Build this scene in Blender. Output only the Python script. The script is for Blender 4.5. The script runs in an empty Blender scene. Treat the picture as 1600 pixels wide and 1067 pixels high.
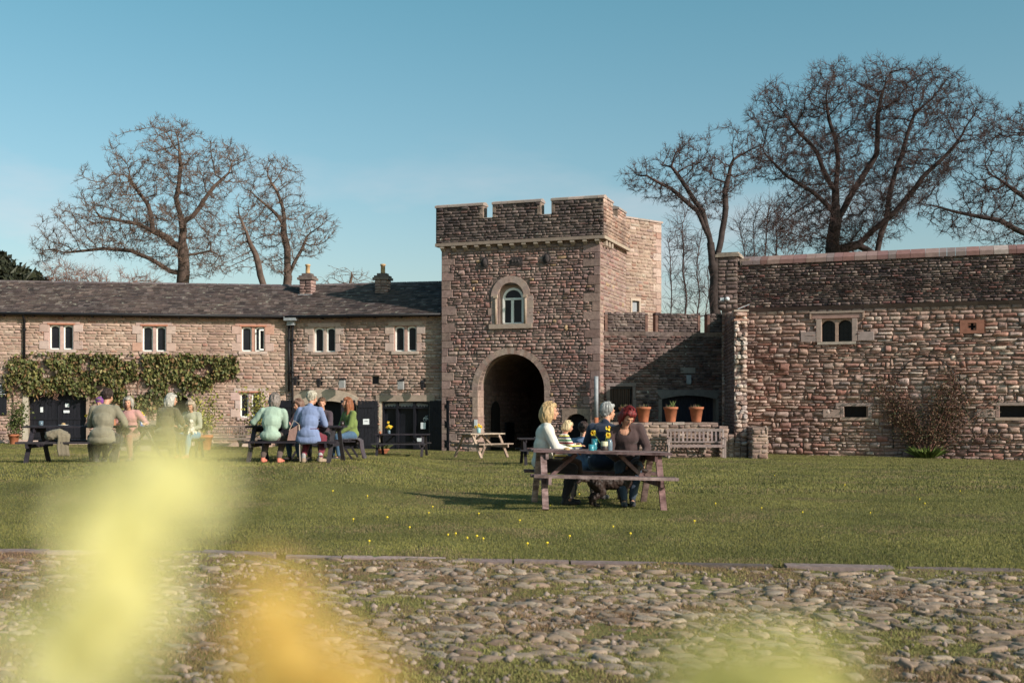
import bpy, bmesh, math, random
import numpy as np
from mathutils import Vector, Matrix, noise as mnoise
R = math.radians
rnd = random.Random(7)
npr = np.random.RandomState(5)
scene = bpy.context.scene
col = scene.collection
# ------------------------------------------------------------------ camera, world, sun, exposure
CAMZ = 1.40; FPX = 1800.0; HOR = 635.0
cam_d = bpy.data.cameras.new('camera'); cam = bpy.data.objects.new('camera', cam_d); col.objects.link(cam)
cam.location = (0, 0, CAMZ); cam.rotation_euler = (R(90), 0, 0)
cam_d.sensor_width = 36; cam_d.lens = 40.5; cam_d.shift_y = (HOR-533.5)/1600.0
cam_d.clip_start = 0.02; cam_d.clip_end = 3000
cam_d.dof.use_dof = True; cam_d.dof.focus_distance = 27.0; cam_d.dof.aperture_fstop = 4.0
scene.camera = cam
SUN = Vector((1.55, -1.15, 1.0)).normalized()
world = bpy.data.worlds.new("World"); scene.world = world; world.use_nodes = True
wn = world.node_tree.nodes; wl = world.node_tree.links
bg = wn['Background']; bg.inputs[1].default_value = 0.14
sky = wn.new('ShaderNodeTexSky'); sky.sky_type = 'NISHITA'; sky.sun_disc = False
sky.sun_elevation = math.asin(SUN.z); sky.sun_rotation = math.atan2(SUN.x, SUN.y)
sky.air_density = 1.0; sky.dust_density = 1.6; sky.ozone_density = 1.3
tint = wn.new('ShaderNodeMix'); tint.data_type = 'RGBA'; tint.blend_type = 'MULTIPLY'; tint.inputs[0].default_value = 1
tsx = wn.new('ShaderNodeSeparateXYZ'); ttc = wn.new('ShaderNodeTexCoord'); wl.new(ttc.outputs['Generated'], tsx.inputs[0])
trp = wn.new('ShaderNodeValToRGB'); trp.color_ramp.elements[0].position = .03; trp.color_ramp.elements[0].color = (.90, .84, .79, 1); trp.color_ramp.elements[1].position = .36; trp.color_ramp.elements[1].color = (.56, .93, .80, 1)
wl.new(tsx.outputs[2], trp.inputs[0]); wl.new(trp.outputs[0], tint.inputs[7])
wl.new(sky.outputs[0], tint.inputs[6])
# thin high cloud low in the sky (real direction-space clouds)
wtc = wn.new('ShaderNodeTexCoord'); wmp = wn.new('ShaderNodeMapping'); wmp.inputs['Scale'].default_value = (3.2, 3.2, 11)
wno = wn.new('ShaderNodeTexNoise'); wno.inputs['Scale'].default_value = 1.35; wno.inputs['Detail'].default_value = 7; wno.inputs['Roughness'].default_value = .55
wl.new(wtc.outputs['Generated'], wmp.inputs[0]); wl.new(wmp.outputs[0], wno.inputs[0])
wcr = wn.new('ShaderNodeValToRGB'); wcr.color_ramp.elements[0].position = .5; wcr.color_ramp.elements[1].position = .72
wl.new(wno.outputs[0], wcr.inputs[0])
wsx = wn.new('ShaderNodeSeparateXYZ'); wl.new(wtc.outputs['Generated'], wsx.inputs[0])
wmr = wn.new('ShaderNodeMapRange'); wmr.inputs[1].default_value = .06; wmr.inputs[2].default_value = .24; wmr.inputs[3].default_value = .75; wmr.inputs[4].default_value = 0
wl.new(wsx.outputs[2], wmr.inputs[0])
wmu = wn.new('ShaderNodeMath'); wmu.operation = 'MULTIPLY'; wl.new(wcr.outputs[0], wmu.inputs[0]); wl.new(wmr.outputs[0], wmu.inputs[1])
wmx = wn.new('ShaderNodeMix'); wmx.data_type = 'RGBA'; wl.new(wmu.outputs[0], wmx.inputs[0]); wl.new(tint.outputs[2], wmx.inputs[6])
wmx.inputs[7].default_value = (5.2, 4.6, 4.7, 1)
wl.new(wmx.outputs[2], bg.inputs[0])
sd = bpy.data.lights.new('sun', 'SUN'); sd.energy = 4.9; sd.angle = R(.53); sd.color = (1.0, .90, .81)
so = bpy.data.objects.new('sun', sd); col.objects.link(so); so.rotation_euler = SUN.to_track_quat('Z', 'Y').to_euler(); so.location = (30, -20, 30)
scene.view_settings.view_transform = 'Standard'; scene.view_settings.look = 'None'; scene.view_settings.gamma = 1
scene.view_settings.exposure = 0.25
scene.render.engine = 'CYCLES'

# ------------------------------------------------------------------ helpers
def tag(o, label=None, cat=None, group=None, kind=None):
    if label: o['label'] = label
    if cat: o['category'] = cat
    if group: o['group'] = group
    if kind: o['kind'] = kind
    return o
def empty(name, loc, rz=0, label=None, cat=None, group=None):
    o = bpy.data.objects.new(name, None); col.objects.link(o); o.empty_display_size = .2
    o.location = loc; o.rotation_euler = (0, 0, rz)
    return tag(o, label, cat, group)
def link(name, me, parent=None, world=False):
    """world=True: the mesh is in world coordinates although the parent sits elsewhere"""
    o = bpy.data.objects.new(name, me); col.objects.link(o)
    if parent is not None:
        o.parent = parent
        if world:
            L = Vector((0, 0, 0)); p = parent
            while p is not None: L += Vector(p.location) if p.type == 'EMPTY' else Vector((0, 0, 0)); p = p.parent
            if parent.type == 'EMPTY': o.matrix_parent_inverse = Matrix.Translation(-L)
    return o
def children(o): return [c for c in bpy.data.objects if c.parent == o]
def copy_tree(o, parent=None):
    c = o.copy(); col.objects.link(c)
    if parent is not None: c.parent = parent
    for ch in list(KIDS.get(o.name, [])) or children(o): copy_tree(ch, c)
    return c
KIDS = {}
class MB:
    def __init__(s): s.v = []; s.f = []; s.m = []; s.c = []; s.cur = (1, 1, 1); s.mi = 0; s.sm = []; s.smooth = False
    def add(s, vs, fs, c=None, mi=None):
        b = len(s.v); s.v += [tuple(p) for p in vs]; s.c += [c or s.cur]*len(vs)
        for f in fs: s.f.append([i+b for i in f]); s.m.append(s.mi if mi is None else mi); s.sm.append(s.smooth)
    def hexa(s, p, c=None):   # 8 points: 0-3 bottom ring, 4-7 top ring
        s.add(p, [(3, 2, 1, 0), (4, 5, 6, 7), (0, 1, 5, 4), (1, 2, 6, 5), (2, 3, 7, 6), (3, 0, 4, 7)], c)
    def box(s, c, sz, M=None, colr=None):
        x, y, z = sz[0]/2, sz[1]/2, sz[2]/2
        p = [Vector(q) for q in ((-x, -y, -z), (x, -y, -z), (x, y, -z), (-x, y, -z), (-x, -y, z), (x, -y, z), (x, y, z), (-x, y, z))]
        if M is not None: p = [M @ q for q in p]
        s.hexa([q+Vector(c) for q in p], colr)
    def bar(s, a, b, w, h, up=(0, 0, 1), colr=None, ext=0):   # rectangular bar from a to b
        a = Vector(a); b = Vector(b); d = (b-a).normalized(); a = a-d*ext; b = b+d*ext
        sd_ = d.cross(Vector(up)); sd_ = sd_.normalized() if sd_.length > 1e-5 else Vector((1, 0, 0)); u = sd_.cross(d)
        q = []
        for e in (a, b):
            q += [e-sd_*w/2-u*h/2, e+sd_*w/2-u*h/2, e+sd_*w/2+u*h/2, e-sd_*w/2+u*h/2]
        s.hexa(q, colr)
    def tube(s, pts, rs, n=8, caps=True, colr=None):
        pts = [Vector(p) for p in pts]; N = len(pts)
        if not isinstance(rs, (list, tuple)): rs = [rs]*N
        vs = []; fs = []; side = None
        for i, p in enumerate(pts):
            t = (pts[min(i+1, N-1)]-pts[max(i-1, 0)])
            t = t.normalized() if t.length > 1e-9 else Vector((0, 0, 1))
            if side is None:
                side = t.orthogonal().normalized()
            else:
                side = side-t*side.dot(t); side = side.normalized() if side.length > 1e-6 else t.orthogonal().normalized()
            o2 = t.cross(side)
            for k in range(n):
                a = 2*math.pi*k/n; vs.append(p+(side*math.cos(a)+o2*math.sin(a))*rs[i])
        for i in range(N-1):
            for k in range(n): fs.append((i*n+k, i*n+(k+1) % n, (i+1)*n+(k+1) % n, (i+1)*n+k))
        if caps: fs.append(tuple(range(n-1, -1, -1))); fs.append(tuple((N-1)*n+k for k in range(n)))
        s.add(vs, fs, colr)
    def lathe(s, prof, c=(0, 0, 0), n=16, colr=None):   # prof (r,z)
        vs = []; fs = []
        for r, z in prof:
            for k in range(n): a = 2*math.pi*k/n; vs.append((c[0]+r*math.cos(a), c[1]+r*math.sin(a), c[2]+z))
        for i in range(len(prof)-1):
            for k in range(n): fs.append((i*n+k, i*n+(k+1) % n, (i+1)*n+(k+1) % n, (i+1)*n+k))
        fs.append(tuple(range(n-1, -1, -1))); fs.append(tuple((len(prof)-1)*n+k for k in range(n)))
        s.add(vs, fs, colr)
    def ell(s, c, r, M=None, n=14, k=9, colr=None):
        vs = []; fs = []; c = Vector(c)
        if not isinstance(r, (tuple, list)): r = (r, r, r)
        def P(i, j):
            th = math.pi*i/k; ph = 2*math.pi*j/n
            q = Vector((r[0]*math.sin(th)*math.cos(ph), r[1]*math.sin(th)*math.sin(ph), r[2]*math.cos(th)))
            return (M @ q if M is not None else q)+c
        vs.append(P(0, 0)); vs.append(P(k, 0))
        for i in range(1, k):
            for j in range(n): vs.append(P(i, j))
        g = lambda i, j: 2+(i-1)*n+j % n
        for j in range(n):
            fs.append((0, g(1, j), g(1, j+1))); fs.append((1, g(k-1, j+1), g(k-1, j)))
            for i in range(1, k-1): fs.append((g(i, j), g(i+1, j), g(i+1, j+1), g(i, j+1)))
        s.add(vs, fs, colr)
    def cap(s, a, b, ra, rb, n=12):
        s.ell(a, ra, n=n, k=8); s.ell(b, rb, n=n, k=8)
        s.tube([a, b], [ra*.995, rb*.995], n=n)
    def limb(s, pts, rs, n=12):
        for i in range(len(pts)-1): s.cap(pts[i], pts[i+1], rs[i], rs[i+1], n)
    def mesh(s, name, mats, smooth=None):
        me = bpy.data.meshes.new(name); me.from_pydata(s.v, [], s.f)
        if not isinstance(mats, (list, tuple)): mats = [mats]
        for m_ in mats: me.materials.append(m_)
        if len(mats) > 1: me.polygons.foreach_set('material_index', s.m)
        a = me.color_attributes.new('Col', 'FLOAT_COLOR', 'POINT')
        cc = np.ones((len(s.v), 4), dtype=np.float32); cc[:, :3] = np.array(s.c, dtype=np.float32).reshape(-1, 3)
        a.data.foreach_set('color', cc.ravel())
        me.polygons.foreach_set('use_smooth', [True]*len(s.f) if smooth else ([False]*len(s.f) if smooth is False else s.sm))
        me.update(); return me
    def build(s, name, mats, parent=None, world=False, smooth=None):
        return link(name, s.mesh(name, mats, smooth), parent, world)
    # ---- boxes and strips in a wall frame
    def fbox(s, F, u0, u1, z0, z1, d0, d1, c=None):
        s.hexa([F.P(u0, z0, d1), F.P(u1, z0, d1), F.P(u1, z0, d0), F.P(u0, z0, d0), F.P(u0, z1, d1), F.P(u1, z1, d1), F.P(u1, z1, d0), F.P(u0, z1, d0)], c)
    def fring(s, F, inn, out, d0, d1, cols=None, dback=None):
        """solid strip between two open polylines in (u,z); front at d1, sides back to d0"""
        for i in range(len(inn)-1):
            a, b = inn[i], inn[i+1]; c_, d_ = out[i+1], out[i]
            p = [F.P(a[0], a[1], d1), F.P(b[0], b[1], d1), F.P(c_[0], c_[1], d1), F.P(d_[0], d_[1], d1),
                 F.P(a[0], a[1], d0), F.P(b[0], b[1], d0), F.P(c_[0], c_[1], d0), F.P(d_[0], d_[1], d0)]
            s.add(p, [(0, 1, 2, 3), (4, 5, 1, 0), (5, 6, 2, 1), (6, 7, 3, 2), (7, 4, 0, 3)], cols[i % len(cols)] if cols else None)
def npmesh(name, V, F, C=None, mats=(), smooth=False):
    """V (n,3), F (m,k) numpy"""
    me = bpy.data.meshes.new(name); V = np.asarray(V, dtype=np.float32); F = np.asarray(F, dtype=np.int32)
    me.vertices.add(len(V)); me.vertices.foreach_set('co', V.ravel())
    k = F.shape[1]; me.loops.add(F.size); me.loops.foreach_set('vertex_index', F.ravel())
    me.polygons.add(len(F)); me.polygons.foreach_set('loop_start', np.arange(0, F.size, k, dtype=np.int32))
    me.polygons.foreach_set('loop_total', np.full(len(F), k, dtype=np.int32))
    me.polygons.foreach_set('use_smooth', np.full(len(F), smooth, dtype=bool))
    for m_ in mats: me.materials.append(m_)
    me.update(calc_edges=True)
    if C is not None:
        a = me.color_attributes.new('Col', 'FLOAT_COLOR', 'POINT'); cc = np.ones((len(V), 4), dtype=np.float32); cc[:, :3] = C
        a.data.foreach_set('color', cc.ravel())
    me.validate(); return me
class Fr:
    def __init__(s, a, b, off=0.0):
        d = Vector((b[0]-a[0], b[1]-a[1])); s.L = d.length; d.normalize(); s.d = d; s.n = Vector((d.y, -d.x)); s.o = Vector(a)+s.n*off
    def P(s, u, z, d=0.0): return (s.o.x+s.d.x*u+s.n.x*d, s.o.y+s.d.y*u+s.n.y*d, z)
    def uz(s, px, py, d=0.0):
        rx = (px-800)/FPX; ox = s.o.x+s.n.x*d; oy = s.o.y+s.n.y*d
        u = (rx*oy-ox)/(s.d.x-rx*s.d.y); t = oy+s.d.y*u
        return u, CAMZ-(py-HOR)/FPX*t
    def rect(s, x0, y0, x1, y1, d=0.0):
        a = s.uz(x0, (y0+y1)/2, d)[0]; b = s.uz(x1, (y0+y1)/2, d)[0]
        return a, b, s.uz((x0+x1)/2, y1, d)[1], s.uz((x0+x1)/2, y0, d)[1]
    def rot(s): return math.atan2(s.d.y, s.d.x)
def at(px, Y, py=None):
    x = (px-800)/FPX*Y
    return (x, Y, CAMZ-(py-HOR)/FPX*Y) if py is not None else (x, Y)
def ss(t):
    t = np.clip(t, 0, 1); return t*t*(3-2*t)
def G(x, y):
    """height of the lawn"""
    x = np.asarray(x, dtype=float); y = np.asarray(y, dtype=float)
    z = -.32*ss((y-14)/25.)
    z = z+.36*ss((-x-.6)/3.5)*ss((y-15)/7.)*(1-ss((y-28)/12.))+.02*np.maximum(0, -x-3)*ss((y-25)/15.)
    z = z-.012*np.maximum(0, x-7)*ss((y-30)/8.)
    return z+.018*np.sin(x*.8+y*.5)*np.sin(y*.7-x*.3)*ss((y-11.5)/3)
def g(x, y): return float(G(x, y))

# ------------------------------------------------------------------ materials
def newmat(name):
    m = bpy.data.materials.new(name); m.use_nodes = True; nt = m.node_tree; b = nt.nodes['Principled BSDF']
    b.inputs['Specular IOR Level'].default_value = .25
    return m, nt, b
def mk_noise(nt, scale, detail=5, rough=.6, vec=None, coord='Object', mscale=None, dist=0):
    t = nt.nodes.new('ShaderNodeTexCoord'); n = nt.nodes.new('ShaderNodeTexNoise')
    n.inputs['Scale'].default_value = scale; n.inputs['Detail'].default_value = detail; n.inputs['Roughness'].default_value = rough; n.inputs['Distortion'].default_value = dist
    if mscale:
        mp = nt.nodes.new('ShaderNodeMapping'); mp.inputs['Scale'].default_value = mscale; nt.links.new(t.outputs[coord], mp.inputs[0]); nt.links.new(mp.outputs[0], n.inputs[0])
    else: nt.links.new(t.outputs[coord], n.inputs[0])
    return n
def mk_ramp(nt, src, stops):
    r = nt.nodes.new('ShaderNodeValToRGB'); e = r.color_ramp.elements
    e[0].position, e[0].color = stops[0][0], (*stops[0][1], 1); e[1].position, e[1].color = stops[-1][0], (*stops[-1][1], 1)
    for p, c in stops[1:-1]: x = e.new(p); x.color = (*c, 1)
    nt.links.new(src, r.inputs[0]); return r.outputs[0]
def mk_mix(nt, a, b, fac=1., mode='MULTIPLY'):
    m = nt.nodes.new('ShaderNodeMix'); m.data_type = 'RGBA'; m.blend_type = mode
    if hasattr(fac, 'links') or hasattr(fac, 'is_linked'): nt.links.new(fac, m.inputs[0])
    else: m.inputs[0].default_value = fac
    for i, s_ in ((6, a), (7, b)):
        if isinstance(s_, tuple): m.inputs[i].default_value = (*s_, 1)
        else: nt.links.new(s_, m.inputs[i])
    return m.outputs[2]
def mk_bump(nt, b, h, strength=.5, dist=.02):
    n = nt.nodes.new('ShaderNodeBump'); n.inputs['Strength'].default_value = strength; n.inputs['Distance'].default_value = dist
    nt.links.new(h, n.inputs['Height']); nt.links.new(n.outputs[0], b.inputs['Normal'])
def M_vcol(name, rough=.9, nscale=12, lo=.7, hi=1.25, bump=.5, bdist=.01, big=None, spots=None, coord='Object'):
    m, nt, b = newmat(name)
    a = nt.nodes.new('ShaderNodeAttribute'); a.attribute_name = 'Col'
    n = mk_noise(nt, nscale, 6, .65)
    c = mk_mix(nt, a.outputs['Color'], mk_ramp(nt, n.outputs[0], [(.3, (lo,)*3), (.7, (hi,)*3)]))
    if big:   # large weather stains: (scale, dark colour, light colour, mapping scale)
        n2 = mk_noise(nt, big[0], 4, .6, mscale=big[3])
        c = mk_mix(nt, c, mk_ramp(nt, n2.outputs[0], [(.35, big[1]), (.62, big[2])]))
    if spots:  # lichen specks (scale, threshold, colour)
        n3 = mk_noise(nt, spots[0], 3, .5)
        f = mk_ramp(nt, n3.outputs[0], [(spots[1], (0, 0, 0)), (spots[1]+.05, (1, 1, 1))])
        c = mk_mix(nt, c, spots[2], f, 'MIX')
    nt.links.new(c, b.inputs['Base Color']); b.inputs['Roughness'].default_value = rough
    mk_bump(nt, b, n.outputs[0], bump, bdist); return m
def M_plain(name, c, rough=.7, nscale=8, var=.18, bump=.2, bdist=.005, metal=0, spec=.25, mscale=None, sub=None, trans=None):
    m, nt, b = newmat(name); n = mk_noise(nt, nscale, 5, .6, mscale=mscale)
    cc = mk_ramp(nt, n.outputs[0], [(.3, tuple(x*(1-var) for x in c)), (.7, tuple(min(1, x*(1+var)) for x in c))])
    nt.links.new(cc, b.inputs['Base Color']); b.inputs['Roughness'].default_value = rough; b.inputs['Metallic'].default_value = metal
    b.inputs['Specular IOR Level'].default_value = spec
    if bump: mk_bump(nt, b, n.outputs[0], bump, bdist)
    return m
MT = {}
MT['wing'] = M_vcol('wing_stone', .92, 9, .72, 1.2, .6, .012, big=(.55, (.82, .76, .74), (1.06, 1.04, 1.0), (1, 1, 1)))
MT['tower'] = M_vcol('tower_stone', .92, 9, .66, 1.25, .8, .014, big=(.5, (.8, .74, .74), (1.08, 1.05, 1.0), (1, 1, 1.3)))
MT['dark'] = M_vcol('weathered_stone', .95, 7, .55, 1.25, .9, .016, big=(.9, (.55, .52, .54), (1.1, 1.05, 1.0), (1, 1, 1)), spots=(6, .69, (.42, .38, .33)))
MT['rubble'] = M_vcol('rubble_stone', .93, 8, .68, 1.25, 1.0, .02, big=(.33, (.74, .68, .68), (1.15, 1.08, 1.0), (1, 1, 1)))
MT['ashlar'] = M_vcol('ashlar_stone', .9, 6, .8, 1.15, .35, .006)
MT['slate'] = M_vcol('roof_slate', .75, 5, .7, 1.3, .3, .006, big=(.5, (.8, .78, .8), (1.15, 1.1, 1.05), (1, 1, 1)), spots=(5, .64, (.24, .22, .18)))
MT['cobble'] = M_vcol('cobble_stone', .85, 14, .7, 1.25, .5, .01, spots=(9, .66, (.1, .12, .04)))
MT['bark'] = M_plain('tree_bark', (.05, .036, .034), .95, 3, .4, .6, .04)
MT['twig'] = M_plain('twig_bark', (.075, .046, .042), .95, 2, .3, 0)
MT['bark_l'] = M_plain('oak_bark', (.10, .068, .056), .95, 3, .4, .6, .04)
MT['twig_l'] = M_plain('oak_twig', (.15, .098, .075), .95, 2, .3, 0)
MT['leaf'] = M_vcol('leaf', .55, 30, .8, 1.2, 0.1, .002)
MT['grass'] = M_vcol('grass_blade', .75, .6, .75, 1.25, 0)
MT['white'] = M_plain('white_paint', (.80, .78, .74), .5, 10, .06, .1)
MT['glass'] = M_plain('dark_window_glass', (.012, .013, .018), .12, 2, .3, .03, .02, spec=.2)
MT['black'] = M_plain('black_paint', (.010, .0095, .014), .55, 14, .3, .3, .004, mscale=(1, 1, .2))
MT['iron'] = M_plain('black_iron', (.013, .012, .014), .5, 20, .3, .3)
MT['lead'] = M_plain('lead_sheet', (.30, .31, .33), .6, 6, .2, .2)
MT['terra'] = M_plain('terracotta', (.36, .125, .065), .85, 7, .2, .25, .004)
MT['soil'] = M_plain('soil', (.035, .024, .018), .95, 30, .4, .8, .02)
MT['woodred'] = M_vcol('red_stained_wood', .78, 10, .6, 1.4, .5, .004, big=(3.5, (.6, .55, .55), (1.6, 1.7, 1.75), (1.5, 7, 2)))
MT['woodblk'] = M_plain('black_stained_wood', (.022, .018, .022), .65, 14, .4, .5, .004)
MT['woodgrey'] = M_plain('weathered_grey_wood', (.17, .13, .115), .85, 10, .35, .6, .005, mscale=(1, 5, 5))
MT['woodtan'] = M_plain('tan_wood', (.30, .22, .155), .85, 9, .3, .5, .005)
MT['paper'] = M_plain('white_paper', (.62, .64, .66), .7, 5, .04, 0)
MT['void'] = M_plain('painted_shade', (.012, .010, .013), .95, 5, .2, 0)  # near-black colour standing for the shade inside openings
# ------------------------------------------------------------------ masonry
def wob(u, k, seed): return mnoise.noise(Vector((u*.9, k*7.31+seed, seed*.7)))+.5*mnoise.noise(Vector((u*2.7, k*3.1, seed*1.3+5)))
def subtract(iv, a, b):
    out = []
    for p, q in iv:
        if b <= p or a >= q: out.append((p, q)); continue
        if a > p: out.append((p, a))
        if b < q: out.append((b, q))
    return out
def stone(mb, F, q, prot, jit, c, r, inset=.018, d=0.0):
    """q: four corners (u,z) ccw from bottom left; a rounded, slightly tilted stone face"""
    (x0, z0), (x1, z1), (x2, z2), (x3, z3) = q
    w = x1-x0; h = min(z3-z0, z2-z1)
    if w < .015 or h < .012: return
    cut = min(.32*h, .05, w*.3)*r.uniform(.25, 1)
    out = [(x0+cut, z0), (x1-cut, z1), (x1, z1+cut), (x2, z2-cut), (x2-cut, z2), (x3+cut, z3), (x3, z3-cut), (x0, z0+cut)]
    ins = min(inset, h*.3, w*.3); cx = (x0+x1)/2; cz = (z0+z1+z2+z3)/4
    vs = [F.P(a, b, d-.02) for a, b in out]; tu = r.uniform(-jit, jit); tz = r.uniform(-jit, jit)
    for a, b in out:
        k = 1-ins/(w/2+1e-6); l = 1-ins/(h/2+1e-6)
        a2 = cx+(a-cx)*k; b2 = cz+(b-cz)*l
        vs.append(F.P(a2, b2, d+max(.001, prot+tu*(a2-cx)/w*2+tz*(b2-cz)/h*2+r.uniform(-jit, jit)*.5)))
    for s_ in (-.28, .28):
        vs.append(F.P(cx+w*s_+r.uniform(-.1, .1)*w, cz+r.uniform(-.15, .15)*h, d+max(.002, prot*1.15+tu*s_*2+r.uniform(-.6, .9)*jit)))
    A, B = 16, 17
    fs = [(i, (i+1) % 8, 8+(i+1) % 8, 8+i) for i in range(8)]
    fs += [(8, 9, B), (8, B, A), (9, 10, B), (10, 11, B), (11, 12, B), (12, 13, A), (12, A, B), (13, 14, A), (14, 15, A), (15, 8, A)]
    mb.add(vs, fs, c)
def pick(pal, r, v=.16):
    t = r.random()*sum(p[0] for p in pal)
    for w, c in pal:
        t -= w
        if t <= 0: break
    k = r.uniform(1-v, 1+v)
    return (c[0]*k*r.uniform(.96, 1.04), c[1]*k*.97, c[2]*k*1.05*r.uniform(.96, 1.04))
def masonry(mb, F, u0, u1, z0, z1, pal, rh=(.09, .16), ln=(.16, .42), holes=(), prot=.03, jit=.012, wb=.02, gap=.012, seed=1, lim=None, d=0.0, inset=.018, v=.16, flat=True, dbl=.0):
    r = random.Random(seed); z = z0; k = 0; mb.smooth = True
    zs = [z0]
    while z < z1-.001:
        h = r.uniform(*rh)
        if z1-z-h < rh[0]*.7: h = z1-z
        z += h; zs.append(min(z, z1))
    skip = []
    for k in range(len(zs)-1):
        zb, zt = zs[k], zs[k+1]; zm = (zb+zt)/2
        amp = min(wb, (zt-zb)*.4)
        eb = 0 if k == 0 else 1; et = 0 if k == len(zs)-2 else 1
        B = lambda u: zb+wb*eb*wob(u, k, seed)
        T = lambda u: zt+wb*et*wob(u, k+1, seed)
        iv = [(u0, u1)]
        if lim:
            a, b = lim(zm); iv = [(max(u0, a), min(u1, b))]
        for hh in holes:
            if callable(hh):
                q = hh(zm)
                if q: iv = subtract(iv, *q)
            elif hh[2]-.0 < zm < hh[3]+.0: iv = subtract(iv, hh[0], hh[1])
        for (a, b) in skip: iv = subtract(iv, a, b)
        skip = []
        for a, b in iv:
            if b-a < .04: continue
            u = a
            while u < b-.01:
                l = r.uniform(*ln)*(1.25 if r.random() < .12 else 1)
                if b-u-l < ln[0]*.6: l = b-u
                u2 = min(b, u+l); g2 = gap/2; s1 = r.uniform(-1, 1)*min(.02, l*.1); s2 = r.uniform(-1, 1)*min(.02, l*.1)
                TT = T
                if dbl and r.random() < dbl and k < len(zs)-3 and l < ln[1]*.8:
                    ok = not any((hh(zt+.05) if callable(hh) else (hh[2]-.05 < (zs[k+1]+zs[k+2])/2 < hh[3]+.05 and hh[0] < u2 and hh[1] > u)) for hh in holes)
                    if ok:
                        ztt = zs[k+2]; kk = k; TT = (lambda uu: ztt+wb*wob(uu, kk+2, seed)); skip.append((u, u2))
                if a < u: pass
                q = [(u+g2, B(u)+g2), (u2-g2, B(u2)+g2), (u2-g2, TT(u2)-g2), (u+g2, TT(u)-g2)]
                if wb > .03:
                    q = [(x+r.uniform(-1, 1)*wb*.35 if (a+.03 < x < b-.03) else x, zz) for x, zz in q]
                stone(mb, F, q, prot*r.uniform(.2, 1.6), jit, pick(pal, r, v), r, inset, d)
                u = u2
    mb.smooth = False
def rock(mb, c, r, M, rr, colr):
    """small angular stone"""
    bm = bmesh.new(); bmesh.ops.create_icosphere(bm, subdivisions=2, radius=1); o = Vector((rr.uniform(0, 50), rr.uniform(0, 50), 0)); vs = []
    for v in bm.verts:
        p = v.co.copy(); m_ = max(abs(p.x), abs(p.y), abs(p.z)); p = p.lerp(p/m_*.82, .6); p *= 1+.22*mnoise.noise(p*1.3+o)+.1*mnoise.noise(p*3+o); vs.append((M @ Vector((p.x*r[0], p.y*r[1], p.z*r[2])))+Vector(c))
    fs = [[q.index for q in f.verts] for f in bm.faces]; bm.free(); mb.add(vs, fs, colr)
def panel(mb, F, u0, u1, z0, z1, rects, c, d=0.0, depth=.35):
    """mortar face with rectangular openings and their reveals"""
    us = sorted(set([u0, u1]+[max(u0, min(u1, x)) for r_ in rects for x in r_[:2]])); zs = sorted(set([z0, z1]+[max(z0, min(z1, x)) for r_ in rects for x in r_[2:4]]))
    for i in range(len(us)-1):
        for j in range(len(zs)-1):
            um = (us[i]+us[i+1])/2; zm = (zs[j]+zs[j+1])/2
            if any(a < um < b and e < zm < f for a, b, e, f in rects): continue
            mb.add([F.P(us[i], zs[j], d), F.P(us[i+1], zs[j], d), F.P(us[i+1], zs[j+1], d), F.P(us[i], zs[j+1], d)], [(0, 1, 2, 3)], c)
    for a, b, e, f in rects:
        for p, q in (((a, e), (a, f)), ((a, f), (b, f)), ((b, f), (b, e)), ((b, e), (a, e))):
            mb.add([F.P(*p, d), F.P(*q, d), F.P(*q, d-depth), F.P(*p, d-depth)], [(0, 1, 2, 3)], c)
def blocks(mb, F, segs, d0, d1, pal, r, gap=.008, bev=.012):
    """dressed blocks: segs list of (u0,u1,z0,z1)"""
    for a, b, e, f in segs:
        c = pick(pal, r, .08); q = gap/2; dd = d1+r.uniform(-.004, .004)
        a, b, e, f = a+q, b-q, e+q, f-q
        vs = [F.P(a, e, d0), F.P(b, e, d0), F.P(b, f, d0), F.P(a, f, d0), F.P(a, e, dd-bev), F.P(b, e, dd-bev), F.P(b, f, dd-bev), F.P(a, f, dd-bev),
              F.P(a+bev, e+bev, dd), F.P(b-bev, e+bev, dd), F.P(b-bev, f-bev, dd), F.P(a+bev, f-bev, dd)]
        mb.add(vs, [(8, 9, 10, 11)]+[(i, (i+1) % 4, 4+(i+1) % 4, 4+i) for i in range(4)]+[(4+i, 4+(i+1) % 4, 8+(i+1) % 4, 8+i) for i in range(4)], c)
def arch_pts(u0, u1, zs, rise, n=12, jamb=None):
    """inner outline from left foot over the arch to right foot"""
    cx = (u0+u1)/2; hw = (u1-u0)/2
    p = [] if jamb is None else [(u0, jamb)]
    if rise >= hw*.98:
        for i in range(n+1): a = math.pi*(1-i/n); p.append((cx+hw*math.cos(a), zs+rise*math.sin(a)))
    else:
        Rr = (hw*hw+rise*rise)/(2*rise); cz = zs+rise-Rr; a0 = math.asin(hw/Rr)
        for i in range(n+1): a = -a0+2*a0*i/n; p.append((cx+Rr*math.sin(a), cz+Rr*math.cos(a)))
    if jamb is not None: p.append((u1, jamb))
    return p
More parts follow.
